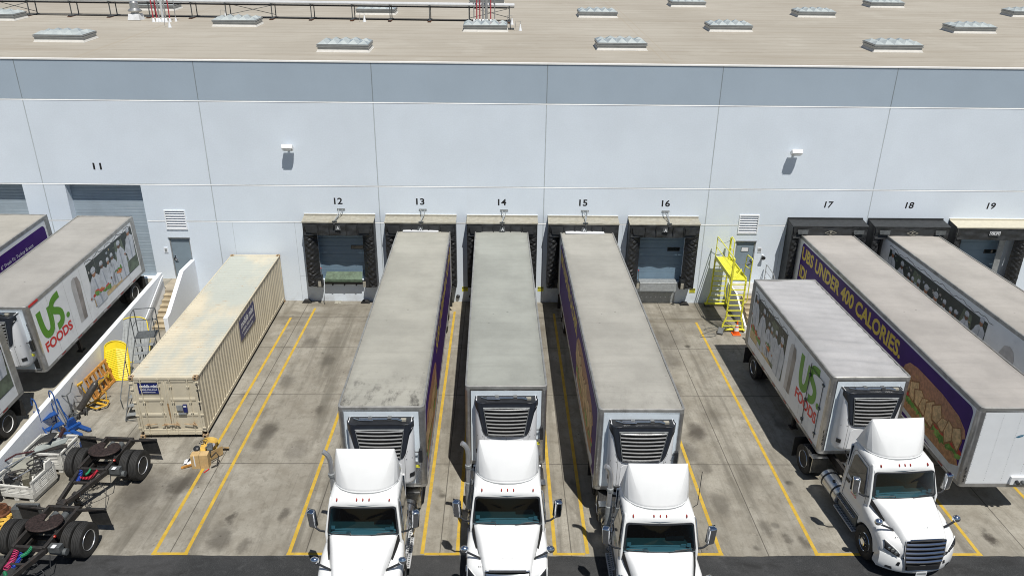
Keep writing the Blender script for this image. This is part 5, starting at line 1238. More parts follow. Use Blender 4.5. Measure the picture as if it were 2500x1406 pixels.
        q = MB(); r = Vector((0, -1, 0)) if s < 0 else Vector((0, 1, 0)); put_text(q, 'US.', (s*1.068, 2.45 if s < 0 else 2.1, 1.46), r, (0,0,1), .30, .13, 0, .03); put_text(q, 'FOODS', (s*1.068, 2.45 if s < 0 else 2.1, 1.36), r, (0,0,1), .32, .07, 1, .03); q.build('door_lettering', [GREENV, REDV], o, fixn=False)
        q = MB(); q.tube([f(1.66, 1.75, .03), f(1.70, 2.0, .045), f(1.93, 2.6, .05), f(2.0, 2.66, .02)], .014, 6) if s > 0 else q.tube([f(2.98, 1.4, .03), f(2.98, 2.2, .05), f(2.97, 2.3, .02)], .014, 6)
        q.build('grab_rail', SATIN, o)
    # ---- roof fairing
    BP = [(0, 1.97), (.20, 1.975), (.42, 2.02), (.62, 2.12), (.78, 2.27), (.87, 2.45), (.90, 2.65), (.905, 3.0)]
    BA = [0, .18, .38, .50, .60, .68, .76, 1.0]
    def bot(t):    # t in -1..1 around the plan curve
        a = abs(t); sg = 1 if t > 0 else -1
        for (a0, a1, p, q_) in zip(BA, BA[1:], BP, BP[1:]):
            if a <= a1+1e-9: k = (a-a0)/(a1-a0); return Vector((sg*(p[0]+(q_[0]-p[0])*k), p[1]+(q_[1]-p[1])*k, 2.925+.02*max(0, a-.76)))
    def top(t):
        a = abs(t); sg = 1 if t > 0 else -1
        if a < .38: k = a/.38; return Vector((sg*.80*k, 2.60+.03*k*k, 3.93-.012*k*k))
        if a < .76: return Vector((sg*.80, 2.63+.0*a, 3.918))
        k = (a-.76)/.24; return Vector((sg*(.80+.10*k), 2.63+.36*k, 3.918-.95*k))
    def fair(u, v):
        t = 2*u-1; a = abs(t); b_, tp = bot(t), top(t); p = b_.lerp(tp, v); bulge = math.sin(math.pi*v)
        if a < .38: p.y -= .05*bulge
        elif a < .76: k = (a-.38)/.38; p.y -= .05*bulge*(1-k); p.x += (1 if t > 0 else -1)*.03*bulge*k
        else: p.x += (1 if t > 0 else -1)*.03*bulge*(1-(a-.76)/.24)
        return p
    mb = MB(); mb.grid(fair, 50, 12); fr = mb.build('roof_fairing', WHITE, o, ang=14, solid=.03)
    q = MB(); q.tube([fair(i/40, .0)+Vector((0, 0, .012)) for i in range(41)], .026, 6); q.build('fairing_lip', WHITE, fr)
    q = MB(); q.tube([fair(i/40, .0)+Vector((0, -.024 if 8 < i < 32 else 0, -.012)) for i in range(41)], .012, 5); q.build('fairing_seam', GREYL, fr)
    q = MB(); q.bar((-.5, 2.9, 2.92), (-.6, 2.66, 3.8), .04, .04); q.bar((.5, 2.9, 2.92), (.6, 2.66, 3.8), .04, .04); q.build('fairing_brace', GREYS, fr)
    for x in (-.72, -.17, 0, .17, .72):
        q = MB(); q.ell((x, 1.835-.02*(1-abs(x)), 2.79+.02*(1-abs(x))), (.024, .055, .05), 10, 6); q.build('marker_light', REDL, o)
    # ---- mirrors
    for s in (-1, 1):
        q = MB(); q.tube([(s*1.02, 1.62, 1.86), (s*1.22, 1.60, 1.93), (s*1.40, 1.70, 2.0)], .028, 8); q.build('mirror_arm', BLACKP, o)
        q = MB(); q.obox((s*1.42, 1.74, 2.22), (.105, s*.03, 0), (-s*.03, .085, 0), (s*.02, .0, .27)); mr = q.build('mirror', CHROME, o, bevel=.05, seg=4)
        q = MB(); q.obox((s*1.425, 1.835, 2.22), (.095, s*.027, 0), (-s*.003, .008, 0), (s*.018, 0, .25)); q.build('mirror_glass', GLASSD, mr)
        q = MB(); q.tube([(s*.70, .60, 1.38), (s*.78, .58, 1.52), (s*.95, .60, 1.60), (s*1.14, .66, 1.66)], .030, 8); q.build('hood_mirror_arm', BLACKP, o)
        q = MB(); q.ell((s*1.17, .68, 1.72), (.125, .10, .105), 18, 10); q.build('hood_mirror', CHROME, o)
    # ---- chassis
    mb = MB(); yr = 7.1 if tandem else 5.95
    for s in (-1, 1): mb.box(s*.43-.05, s*.43+.05, .7, yr, .76, 1.02)
    for y in (1.0, 2.0, 3.4, 4.4, 5.4): 
        if y < yr: mb.box(-.38, .38, y-.05, y+.05, .8, 1.0)
    mb.box(-.9, .9, .9, 1.5, .50, .66); mb.cyl((-.9, 1.20, .5), (.9, 1.20, .5), .07, n=8); mb.box(-.40, .40, 1.6, 3.0, .55, .95)
    mb.build('chassis', RUBD, o)
    q = MB(); q.box(-.36, .36, 3.2, 4.3, 1.03, 1.06); q.build('deck_plate', SATIN, o)
    ax = (5.05, 6.35) if tandem else (5.35,)
    fy = sum(ax)/len(ax)-.05
    q = MB(); q.lathe((0, fy, 1.06), (0, 0, 1), [(.0, 0), (.48, 0), (.48, .05), (.0, .06)], 24, caps=False); q.prism([(-.3, fy+.3, 1.06), (.3, fy+.3, 1.06), (.42, fy+.75, 1.0), (-.42, fy+.75, 1.0)], (0, 0, .04)); q.build('fifth_wheel', RUBD, o)
    for s in (-1, 1):
        wheel(o, (s*.985, 1.20, .515), s, dual=False, wd=.29, rim='alu')
        for y in ax: wheel(o, (s*1.08, y, .515), s, dual=True, rim='alu')
        q = MB(); q.box(s*.97-.28, s*.97+.28, ax[0]-.72, ax[0]-.69, .45, 1.02); q.box(s*.97-.28, s*.97+.28, ax[0]-.72, ax[0]-.45, 1.0, 1.03); q.build('quarter_fender', SATIN, o)
        q = MB(); q.box(s*1.0-.3, s*1.0+.3, ax[-1]+.62, ax[-1]+.64, .2, .98); q.build('mud_flap', RUB, o)
        # tank and steps
        q = MB(); q.lathe((s*.90, 3.02, .68), (0, 1, 0), [(.0, 0), (.27, 0), (.31, .03), (.31, 1.08), (.27, 1.12), (.0, 1.13)], 26, caps=False); tk = q.build('fuel_tank', SATIN, o, ang=40)
        q = MB()
        for y in (3.22, 3.88): q.lathe((s*.90, y, .68), (0, 1, 0), [(.316, 0), (.322, .005), (.322, .06), (.316, .065)], 26, caps=False)
        q.cyl((s*.90+s*.12, 3.5, .93), (s*.90+s*.14, 3.5, .99), .05, n=10); q.build('tank_strap', BLACKP, tk)
        q = MB(); q.box(min(s*.62, s*1.07), max(s*.62, s*1.07), 1.84, 3.0, .50, .92); bx = q.build('step_box', GREYS if s < 0 else SATIN, o, bevel=.03)
        q = MB()
        for (x0, x1, z, y0, y1) in ((1.0, 1.20, .44, 1.75, 3.0), (.98, 1.14, .80, 1.95, 3.0)):
            q.box(min(s*x0, s*x1), max(s*x0, s*x1), y0, y1, z-.02, z, 0)
            k = y0+.05
            while k < y1-.06:
                for xx in (x0+.03, x0+.11): q.box(min(s*xx, s*(xx+.05)), max(s*xx, s*(xx+.05)), k, k+.04, z, z+.002, 1)
                k += .075
        q.build('step_tread', [pm('light aluminium tread', (.52,.53,.54), .45, .3, .1, 8), GREYS], o)
    if stack:
        q = MB(); q.cyl((-1.16, 3.2, 1.05), (-1.16, 3.2, 2.0), .095, n=12, m=1); q.tube([(-1.16, 3.2, 2.0), (-1.16, 3.2, 2.6), (-1.16, 3.2, 3.02), (-1.175, 3.19, 3.16), (-1.22, 3.18, 3.30), (-1.29, 3.16, 3.40), (-1.35, 3.15, 3.44)], .075, 12, 0); q.tube([(-1.16, 3.2, 2.55), (-1.16, 3.2, 2.64)], .10, 12, 1); q.bar((-1.16, 3.2, 2.5), (-.9, 3.07, 2.5), .05, .05, 1); q.bar((-1.16, 3.2, 1.5), (-.9, 3.07, 1.5), .05, .05, 1)
        q.build('exhaust_stack', [POLISH, GREYL], o, ang=60)
    if antenna:
        q = MB(); q.tube([(1.0, 2.3, 2.7), (1.12, 2.3, 2.8), (1.13, 2.3, 3.9)], .010, 5); q.build('antenna', BLACKP, o)
    q = MB(); q.box(-.45, -.33, 1.47, 1.475, 1.95, 2.03, 0); 
    for i, pt in enumerate([( -.85, -.55), ( .82, -.6)]):
        a = Vector(ws(pt[0], pt[1], -.02)); q.obox(a+Vector((0, .01, 0)), (.05, 0, 0), (0, .004, .0), (0, .012, .05), 0)
    q.box(.60, .74, 1.60, 1.62, 1.93, 2.02, 0)
    q.build('toll_transponder', WHV, o)
    return o
K13 = tractor('white day cab tractor coupled at bay 13, leftmost of the four', (-3.82, -20.98, 0), 0)
K14 = tractor('white day cab tractor coupled at bay 14, middle one of the left three', (.16, -20.55, 0), 0)
K15 = tractor('white day cab tractor with a thin whip antenna coupled at bay 15', (4.26, -21.62, 0), 0, antenna=True)
K16 = tractor('white day cab tractor shown whole with chrome grille, rightmost, under the short trailer', (12.09, -19.36, 0), R(3.6), tandem=False, stack=False)
# ================================================================ shipping container
def container():
    o = thing('shipping_container', 'long tan corrugated storage container with blue signs, standing along the left bays', 'container', (-13.36+1.219, -12.27, 0), 0.022)
    W, L, Hc, zb = 1.219, 12.15, 2.60, .17
    # corrugated flanks
    for s in (-1, 1):
        pts = []; y = .16; p = .278
        while y < L-.16:
            for dy, d in ((0, 0), (.070, 0), (.104, .036), (.174, .036), (.208, 0)):
                if y+dy < L-.14: pts.append((s*(W-.012-d), y+dy))
            y += p
        mb = MB(); mb.loft([[(x, y, z) for x, y in pts] for z in (zb+.12, Hc-.08)], False, False); fl = mb.build('side_wall', CONT, o, ang=20)
    mb = MB(); pts = []; y = .14
    while y < L-.14:
        for dy, d in ((0, 0), (.05, 0), (.075, -.020), (.13, -.020), (.155, 0)):
            if y+dy < L-.12: pts.append((y+dy, Hc-.022+d))
        y += .209
    mb.loft([[(x, y, z) for y, z in pts] for x in (-W+.06, -W+.16, W-.16, W-.06)], False, False); mb.build('roof', CONTR, o, ang=20)
    mb = MB()
    for s in (-1, 1):
        mb.box(min(s*W, s*(W-.06)), max(s*W, s*(W-.06)), .14, L-.14, Hc-.09, Hc-.02); mb.box(min(s*W, s*(W-.05)), max(s*W, s*(W-.05)), .14, L-.14, zb-.02, zb+.13)
        mb.box(min(s*(W-.003), s*(W-.09)), max(s*(W-.003), s*(W-.09)), .02, .14, zb+.1, Hc-.1); mb.box(min(s*(W-.003), s*(W-.09)), max(s*(W-.003), s*(W-.09)), L-.14, L-.02, zb+.1, Hc-.1)
    for y0, y1 in ((.01, .14), (L-.14, L-.01)):
        mb.box(-W+.17, W-.17, y0, y1, Hc-.12, Hc-.012); mb.box(-W+.17, W-.17, y0, y1, zb-.02, zb+.12)
    mb.box(-W+.09, W-.09, L-.08, L-.05, zb+.1, Hc-.1)
    mb.build('frame', CONT, o, bevel=.008, seg=1)
    q = MB(); q.box(-W+.07, W-.055, .2, L-.1, .012, zb+.08); q.build('underside_shade', DARK, o)  # dark box standing in for the shade in the gap under the container
    castm = pm('rusted corner casting', (.42,.30,.18), .7, .1, .25, 9, '#6a3a18', .6)
    for sx in (-1, 1):
        for y in (0, L-.17):
            for z in (zb-.16, Hc-.12):
                q = MB(); q.box(min(sx*(W+.004), sx*(W-.165)), max(sx*(W+.004), sx*(W-.165)), y, y+.17, z, z+.125, 0)
                q.box(min(sx*(W-.05), sx*(W-.12)), max(sx*(W-.05), sx*(W-.12)), y-.002, y+.01, z+.03, z+.1, 1); q.box(min(sx*(W-.05), sx*(W-.12)), max(sx*(W-.05), sx*(W-.12)), y+.05, y+.12, z+.1, z+.127, 1)
                q.build('corner_casting', [castm, DARK], o)
    # doors with pressed panels, lock rods and handles
    for s in (-1, 1):
        x0, x1 = (-W+.09, -.006) if s < 0 else (.006, W-.09)
        mb = MB(); zz = [zb+.12, .78, .88, 1.62, 1.72, Hc-.12]
        mb.box(x0, x1, .055, .08, zb+.12, Hc-.12); mb.box(x0, x0+.08, .03, .055, zb+.12, Hc-.12); mb.box(x1-.08, x1, .03, .055, zb+.12, Hc-.12); mb.box(x0+.08, x1-.08, .03, .055, zb+.12, zb+.22); mb.box(x0+.08, x1-.08, .03, .055, Hc-.22, Hc-.12)
        for a, b_ in ((.95, 1.04), (1.60, 1.69)): mb.prism([(x0+.12, .054, a-.05), (x0+.12, .03, a), (x0+.12, .03, b_), (x0+.12, .054, b_+.05)], (x1-x0-.24, 0, 0))
        d = mb.build('door', CONT, o, bevel=.006, seg=1)
        xs = (x0+.30, x1-.20) if s < 0 else (x0+.20, x1-.30)
        for x in xs:
            q = MB(); q.cyl((x, .005, zb-.0), (x, .005, Hc-.02), .017, n=8)
            for z in (zb+.05, .55, 1.1, 1.55, 2.2, Hc-.08): q.box(x-.045, x+.045, -.005, .03, z-.025, z+.025)
            q.build('lock_rod', CONT, d)
            q = MB(); q.tube([(x, -.02, .62+.12*(x > 0)), (x+.12*s, -.035, .60), (x+.34*(1 if s < 0 else -1), -.03, .66)], .016, 6); q.box(x-.05, x+.05, -.03, .0, .57, .66); q.build('door_handle', castm, d)
        for z in (.45, 1.0, 1.55, 2.1, 2.35):
            q = MB(); xh = -W+.05 if s < 0 else W-.05; q.box(xh-.06, xh+.06, -.004, .03, z-.03, z+.03); q.build('hinge', CONT, d)
    mb = MB(); mb.box(.30, .52, -.015, .028, 1.22, 1.42, 0); mb.box(.54, .68, -.02, .028, 1.14, 1.46, 1); mb.box(.56, .66, -.024, -.019, 1.36, 1.42, 2); mb.box(.34, .62, -.03, .0, 1.06, 1.12, 0); mb.build('lock_box', [GREYL, NAVY, WHV], o)
    q = MB(); q.prism([(-.03, .026, 1.5), (.03, .026, 1.5), (.04, .026, 1.0), (.015, .026, .72), (-.02, .026, 1.0)], (0, -.003, 0)); q.build('rust_streak', pm('rust streak', (.30,.19,.09), .8, 0, .3, 12), o)
    q = MB(); 
    for i in range(14): q.box(W-.075, W-.035, -.006, .02, 2.35-.055*i, 2.375-.055*i)
    for i in range(5): q.box(W-.09, W-.05, -.006, .02, 1.52-.07*i, 1.555-.07*i)
    q.build('code_marking', INK, o)
    def sign(o_, r, w_, h_, phone):
        q = MB(); o_ = Vector(o_); r = Vector(r); nrm = r.cross(Vector((0,0,1)))
        q.prism([o_, o_+r*w_, o_+r*w_+Vector((0,0,h_)), o_+Vector((0,0,h_))], nrm*.006, 0)
        f = nrm*.009
        put_text(q, 'mobile mini', o_+f+r*w_*.08+Vector((0,0,h_*.56)), r, (0,0,1), w_*.82, h_*.32, 1, .035, .15)
        put_text(q, '1-800-950-6464', o_+f+r*w_*.10+Vector((0,0,h_*.30)), r, (0,0,1), w_*.80, h_*.15, 1, .02)
        put_text(q, 'mobilemini.com', o_+f+r*w_*.20+Vector((0,0,h_*.08)), r, (0,0,1), w_*.60, h_*.13, 1, .02)
        return q.build('company_sign', [NAVY, WHV], o, fixn=False)
    sign((-W+.28, .02, 1.93), (1, 0, 0), .74, .42, True)
    sign((W+.002, 4.95, 1.42), (0, 1, 0), 2.2, .92, True)
container()

# ================================================================ converter dollies
def dolly(label, loc, rz_, hoses):
    o = thing('converter_dolly', label, 'dolly', loc, rz_, 'black two wheel trailer dollies')
    for s in (-1, 1): wheel(o, (s*1.10, 0, .515), s, dual=True, rim='alu')
    mb = MB(); mb.cyl((-1.2, 0, .515), (1.2, 0, .515), .075, n=12)
    for s in (-1, 1):
        mb.box(s*.46-.05, s*.46+.05, -.85, .95, .72, .96); mb.bar((s*.46, -.80, .80), (s*.12-.26, -2.15, .62), .10, .16)
        mb.box(s*.46-.07, s*.46+.07, -.5, .5, .52, .62); mb.bar((s*.46, .45, .55), (s*.46, .5, .8), .08, .05)
        mb.bar((s*.5, .78, .92), (s*1.36, .80, 1.0), .07, .07)
    mb.box(-.46, .46, .86, .96, .80, .95); mb.box(-.46, .46, -.84, -.74, .76, .92); mb.box(-.46, .46, -.12, .12, .78, .9); mb.bar((-.42, -1.3, .72), (.26, -1.3, .72), .08, .08)
    mb.box(-.40, -.12, -2.3, -2.05, .54, .68)
    mb.build('frame', RUBD, o, bevel=.008, seg=1)
    q = MB(); n = 20; q.tube([(-.26+.10*math.cos(a), -2.42+.10*math.sin(a), .60) for a in [2*math.pi*i/n for i in range(n)]], .035, 8, closed=True); q.build('tow_eye', RUST, o)
    # fifth wheel with throat
    pts = []
    for i in range(27):
        a = R(-70 + 320*i/26); pts.append((.52*math.sin(a)*1.0, .02-.46*math.cos(a)*1.0))
    outl = [(.52*math.cos(R(a)), -.05+.42*math.sin(R(a))) for a in range(120, 421, 12)]
    outl = [(.05, .02), (.10, .30)] + [(.50*math.cos(R(a)), .40*math.sin(R(a))) for a in range(60, -241, -12)] + [(-.10, .30), (-.05, .02)]
    mb = MB(); mb.prism([(x, y, 1.10) for x, y in outl], (0, 0, .05)); mb.box(-.42, .42, -.10, .0, .95, 1.10); mb.tube([(x*1.0, y*1.0, 1.115) for x, y in outl[2:-2]], .028, 6)
    f = mb.build('fifth_wheel', pm('rusty greased plate', (.036,.024,.022), .55, .3, .5, 14, '#150d0b', .6, .4, 25), o, bevel=.006, seg=1)
    for s in (-1, 1):
        q = MB(); q.prism([(s*.35, -.2, .96), (s*.35, .2, .96), (s*.35, .12, 1.1), (s*.35, -.12, 1.1)], (s*.08, 0, 0)); q.build('pivot_bracket', RUBD, f)
    for s in (-1, 1):
        q = MB(); q.prism([(s*.80, .80, .98), (s*1.38, .80, 1.0), (s*1.40, .88, .32), (s*.82, .88, .32)], (0, .02, 0)); q.box(min(s*.78, s*1.40), max(s*.78, s*1.40), .77, .82, .96, 1.03); q.build('mud_flap', RUB, o)
    q = MB(); q.box(.52, .86, -.78, -.58, .70, .90); q.cyl((.5, -.62, .62), (.95, -.62, .62), .10, n=12); q.build('air_tank', GREYS, o)
    q = MB(); q.lathe((.52, -.42, .98), (1, 0, .2), [(.035, 0), (.05, .02), (.035, .05), (.001, .06)], 12); q.build('side_lamp', REDL, o)
    q = MB(); q.cyl((-.1, .45, .86), (-.1, .66, .86), .11, n=12); q.cyl((.2, .45, .86), (.2, .66, .86), .11, n=12); q.build('brake_chamber', GREYS, o)
    q = MB(); q.flat([(.62, -.80, .905), (.74, -.80, .905), (.74, -.66, .905), (.62, -.66, .905)], 0); q.build('sticker', WHV, o, fixn=False)
    rnd = random.Random(int(abs(loc[1])*10))
    for (m, a, b_, sag, r) in hoses:
        a, b_ = Vector(a), Vector(b_); pts = []; n = 120; d = (b_-a).normalized(); u = d.cross(Vector((0,0,1))).normalized(); v = u.cross(d)
        for i in range(n+1):
            t = i/n; c = a.lerp(b_, t)+Vector((0, 0, -sag*math.sin(math.pi*t))); an = t*2*math.pi*13; pts.append(c+(u*math.cos(an)+v*math.sin(an))*r)
        q = MB(); q.tube(pts, .011, 5); q.build('coiled_hose', m, o, ang=180)
    q = MB(); pts = [Vector((.12+.16*math.sin(i*.55)+.05*math.sin(i*1.3), -1.5-.35*math.sin(i*.31)-.1*math.cos(i*.9), .60+.10*math.sin(i*.7))) for i in range(46)]; q.tube(pts, .014, 6)
    q.tube([(.3, -1.1, .7), (.6, -1.25, .4), (.75, -1.7, .03), (.45, -1.95, .02), (.2, -1.7, .2), (.15, -1.5, .55)], .012, 6); q.tube([(.5, -.7, .7), (.62, -1.0, .35), (.4, -1.4, .42), (.2, -1.7, .55)], .013, 6)
    q.build('cable_loop', BLACKP, o, ang=180)
    q = MB()
    for i in range(16):
        t = i/16; q.tube([(p[0], p[1], p[2]) for p in [(-.12+.03*math.cos(a)+.0, -1.9+t*.5+.035*math.sin(a), .50-.28*math.sin(math.pi*t)+.02*math.cos(a+i)) for a in [2*math.pi*k/8 for k in range(8)]]], .009, 4, closed=True)
    q.build('safety_chain', GREYS, o)
    q = MB(); q.box(-.22, -.10, -1.75, -1.6, .1, .62); q.box(-.26, -.06, -1.78, -1.57, .02, .06); q.build('stand_leg', RUBD, o)
    return o
dolly('black converter dolly with red coiled hose in front of the tan container', (-13.43, -14.50, 0), R(-3.5), [(HOSEB, (-.36, -.86, .86), (-.34, -1.32, .70), .10, .055), (HOSER, (-.22, -1.15, .80), (.22, -.88, .92), .14, .05), (HOSEG, (-.05, -.84, .92), (-.10, -1.05, .86), .03, .03)])
dolly('black converter dolly with pink and green hoses at the lower left corner', (-13.47, -18.12, 0), R(-3.5), [(PINK, (-.30, -.92, .86), (-.30, -1.45, .70), .06, .075), (HOSEB, (-.12, -.98, .84), (-.12, -1.4, .72), .06, .045), (HOSEG, (.08, -.80, .90), (-.05, -1.1, .84), .05, .05), (HOSEG, (-.32, -1.5, .62), (-.05, -1.75, .58), .05, .04)])

# ================================================================ plastic bins and scrap
def bin_(label, loc, rz_, cut=False, seed=0):
    o = thing('pallet_bin', label, 'bin', loc, rz_, 'white plastic pallet bins of scrap')
    w_, d_, h, t = .66, .56, .80, .04
    mb = MB()
    for s in (-1, 1): mb.box(s*(w_-.12)-.08, s*(w_-.12)+.08, -d_, d_, 0, .12)
    mb.box(-.08, .08, -d_, d_, 0, .12); mb.box(-w_, w_, -d_, d_, .12, .16); mb.build('base', BINW, o, bevel=.008, seg=1)
    def slat(p0, p1, n, name, hh=None):
        # one wall: horizontal slats between two corner posts
        p0, p1 = Vector(p0), Vector(p1); d = (p1-p0).normalized(); nrm = Vector((d.y, -d.x, 0))*t*.5; q = MB(); L_ = (p1-p0).length; zt = hh or h
        for a, b_ in ((0, .10), (L_-.10, L_)): q.obox(p0+d*(a+b_)/2+Vector((0,0,(.16+zt)/2)), d*(b_-a)/2, nrm*1.3, (0,0,(zt-.16)/2))
        q.obox(p0+d*L_/2+Vector((0,0,zt-.04)), d*L_/2, nrm*1.5, (0,0,.04)); q.obox(p0+d*L_/2+Vector((0,0,.24)), d*L_/2, nrm*1.2, (0,0,.08))
        z = .36
        while z < zt-.12:
            q.obox(p0+d*L_/2+Vector((0,0,z)), d*(L_/2-.08), nrm*.9, (0,0,.016)); z += .062
        for k in (.33, .66): q.obox(p0+d*L_*k+Vector((0,0,(.3+zt-.08)/2)), d*.025, nrm*1.0, (0,0,(zt-.4)/2))
        q.build(name, BINW, o, bevel=.006, seg=1)
    slat((-w_, -d_, 0), (w_, -d_, 0), 0, 'wall', .62 if cut else None); slat((w_, -d_, 0), (w_, d_, 0), 0, 'wall'); slat((w_, d_, 0), (-w_, d_, 0), 0, 'wall'); slat((-w_, d_, 0), (-w_, -d_, 0), 0, 'wall')
    if cut:
        q = MB(); q.prism([(w_-.02, -d_-.02, .62), (w_+.02, -d_-.02, .62), (w_+.02, -.1, .62), (w_+.02, -.1, .98), (w_-.02, -.1, .98)][:5], (0, 0, 0.001)); 
        q = MB(); q.prism([(w_-.03, .12, .78), (w_-.03, .45, .78), (w_-.03, .48, 1.0), (w_-.03, .18, 1.02)], (.06, 0, 0)); q.build('broken_corner', BINW, o, bevel=.01)
    return o
bin_('slatted white plastic bin full of hoses and scrap, nearest one beside the left dolly', (-15.80, -15.25, 0), R(-8), True)
bin_('white plastic bin with black panels and pipes sticking out, behind the nearer bin', (-15.72, -13.75, 0), R(-3))
def scrap(name, mb, mat, label, cat, bevel=0): return tag(mb.build(name, mat, bevel=bevel, ang=50), label, cat)
B1 = Vector((-15.80, -15.25, 0)); B2 = Vector((-15.72, -13.75, 0))
q = MB(); pts = [B1+Vector((.28+.20*math.cos(i*.5)+.03*math.sin(i*2.1), .22+.22*math.sin(i*.5), .58+.012*i+.02*math.sin(i*1.7))) for i in range(44)]; q.tube(pts, .024, 6); scrap('hose_coil', q, RUB, 'black hose coil lying in the nearer white bin', 'hose')
q = MB(); pts = [B1+Vector((-.10+.22*math.cos(i*.7+1), -.15+.18*math.sin(i*.6), .50+.01*i+.05*math.sin(i*.9))) for i in range(40)]; q.tube(pts, .016, 5); scrap('cable_tangle', q, pm('grey tangled wire', (.07,.065,.06), .6, .2, .3, 8), 'tangle of grey cables in the nearer white bin', 'cable')
q = MB(); q.obox(B1+Vector((-.40, -.12, .60)), (.14, .05, .02), (-.05, .16, 0), (0, 0, .13)); scrap('battery_box', q, BLACKP, 'black battery box in the nearer white bin', 'box', .015)
q = MB(); q.obox(B1+Vector((.14, -.14, .55)), (.10, .04, 0), (-.05, .14, .05), (.02, -.02, .18)); q.obox(B1+Vector((.14, -.14, .75)), (.05, .02, 0), (-.03, .08, .02), (0, 0, .01)); scrap('metal_canister', q, pm('olive grey canister', (.19,.18,.14), .5, .3, .2, 6), 'olive grey metal canister in the nearer white bin', 'canister', .015)
q = MB(); q.tube([B1+Vector((-.15, -.35, .70)), B1+Vector((.28, .05, .84))], .022, 8); scrap('chrome_tube', q, CHROME, 'short bright chrome tube across the nearer white bin', 'tube')
q = MB(); q.prism([B1+Vector(p) for p in ((-.55, .05, .45), (.0, .45, .50), (.08, .52, .98), (-.52, .38, .98))], (.0, .02, .012)); scrap('clear_panel', q, pm('dusty clear panel', (.30,.30,.26), .35, 0, .15, 4), 'dusty pale panel leaning in the back of the nearer white bin', 'panel')
q = MB(); q.tube([B1+Vector((-1.3, -.35, .55)), B1+Vector((-.6, .1, .85)), B1+Vector((.0, .62, 1.02))], .022, 6); scrap('steel_pole', q, SATIN, 'thin steel pole sloping from the left edge up to the nearer bin', 'pole')
q = MB(); q.tube([B1+Vector((-1.4, .15, .60)), B1+Vector((-.55, .62, .98)), B1+Vector((.0, .75, 1.02))], .03, 6); scrap('dark_pole', q, pm('maroon tube', (.05,.012,.015), .5), 'dark maroon pole lying over the bins from the left edge', 'pole')
q = MB(); q.box(B1.x-.80, B1.x-.55, B1.y-.62, B1.y-.30, .0, .62); q.tube([B1+Vector((-.68, -.55, .6)), B1+Vector((-.72, -.50, .78))], .03, 6); scrap('black_bucket', q, BLACKP, 'black plastic bucket at the left edge beside the nearer bin', 'bucket', .05)
def curved(u, v): a = R(20+75*u); return B2+Vector((-.55+.75*u, .22-.55*v+.05*math.sin(3*u), .62+.46*math.sin(a)))
q = MB(); q.grid(curved, 10, 2); o = q.build('fender_panel', RUB, solid=.02, ang=180); tag(o, 'black curved fender panel sticking out of the farther white bin', 'panel')
q = MB(); q.prism([B2+Vector(p) for p in ((-.30, -.60, .80), (.60, -.1, .90), (.62, .12, .98), (-.25, -.35, .92))], (0, .0, .02)); scrap('sheet_metal', q, pm('pale sheet metal', (.28,.31,.30), .35, .3, .15, 4), 'pale sheet metal strip lying across the farther white bin', 'panel')
q = MB(); q.bar(B2+Vector((-.50, -.62, .80)), B2+Vector((.68, -.18, .84)), .16, .04); q.bar(B2+Vector((-.5, -.8, .70)), B2+Vector((.7, -.4, .72)), .05, .05); scrap('black_beam', q, RUBD, 'black flat beam lying across the farther white bin', 'beam')
q = MB(); q.bar(B2+Vector((.10, .30, .75)), B2+Vector((.30, .50, 1.12)), .14, .07); scrap('red_bracket', q, pm('dark red black part', (.045,.018,.018), .5), 'dark red bracket standing in the back of the farther white bin', 'bracket')
q = MB(); q.obox(B2+Vector((.12, .1, .84)), (.16, .0, .02), (0, .10, .03), (0, 0, .04)); scrap('grey_casting', q, GREYL, 'pale grey casting in the middle of the farther white bin', 'part', .02)
# lower left corner
o = thing('wood_pallet', 'small yellow wooden pallet at the lower left edge of the photo', 'pallet', (-15.95, -17.1, 0), R(10))
for k in range(5):
    q = MB(); q.box(-.5, .5, -.5+.21*k, -.36+.21*k, .11, .135); q.build('board', WOODY, o, bevel=.004, seg=1)
for k in (-.42, 0, .42):
    q = MB(); q.box(k-.05, k+.05, -.5, .48, .02, .11); q.build('runner', WOODY, o)
q = MB(); q.lathe((-15.92, -16.55, .14), (0, 0, 1), [(.14, 0), (.30, 0), (.30, .05), (.24, .07), (.22, .22), (.15, .22), (.14, 0)], 24, caps=False); scrap('brake_drum', q, RUST, 'rusty brake drum ring above the yellow pallet at the left edge', 'brake drum')
q = MB(); q.box(-15.2, -14.45, -17.05, -16.75, .0, .70); scrap('steel_box', q, GREYS, 'dark grey steel box between the rusty drum and the lower dolly', 'box', .02)

# ================================================================ along the white wall
# ribbed yellow boards
def ribboard(label, loc, rz_, lean, h=1.95, w_=.40, mat=YELPL, back=False):
    o = thing('ribbed_board', label, 'ramp board', loc, rz_, 'yellow ribbed boards against the white wall', rx=lean)
    n = 17; outl = [(-w_, .03), (w_, .03), (w_*1.12, h*.45), (w_, h-.28)] + [(w_*math.cos(R(a)), h-.28+.28*math.sin(R(a))) for a in range(15, 180, 15)] + [(-w_, h-.28), (-w_*1.12, h*.45)]
    mb = MB(); mb.prism([(x, .0, z) for x, z in outl], (0, .05, 0)); mb.build('board', mat, o, bevel=.015)
    q = MB()
    for i in range(n):
        z = .14+i*(h-.42)/n
        for s in (-1, 1): q.add([Vector(p) for p in [(0, -.022, z), (s*w_*.98, -.022, z-.12), (s*w_*.98, 0, z-.145), (0, 0, z-.03), (0, 0, z+.04), (s*w_*.98, 0, z-.075)]], [(0,1,2,3), (0,4,5,1)])
    if back:
        q = MB()
        for i in range(9): q.box(-w_+.03+i*(2*w_-.06)/8-.012, -w_+.03+i*(2*w_-.06)/8+.012, -.03, 0, .1, h-.12)
    q.build('rib', mat if not back else GREYL, o, ang=15)
    q = MB(); q.tube([(x*1.0, -.012, z) for x, z in outl], .022, 6, closed=True); q.build('rim', YELPL, o)
    return o
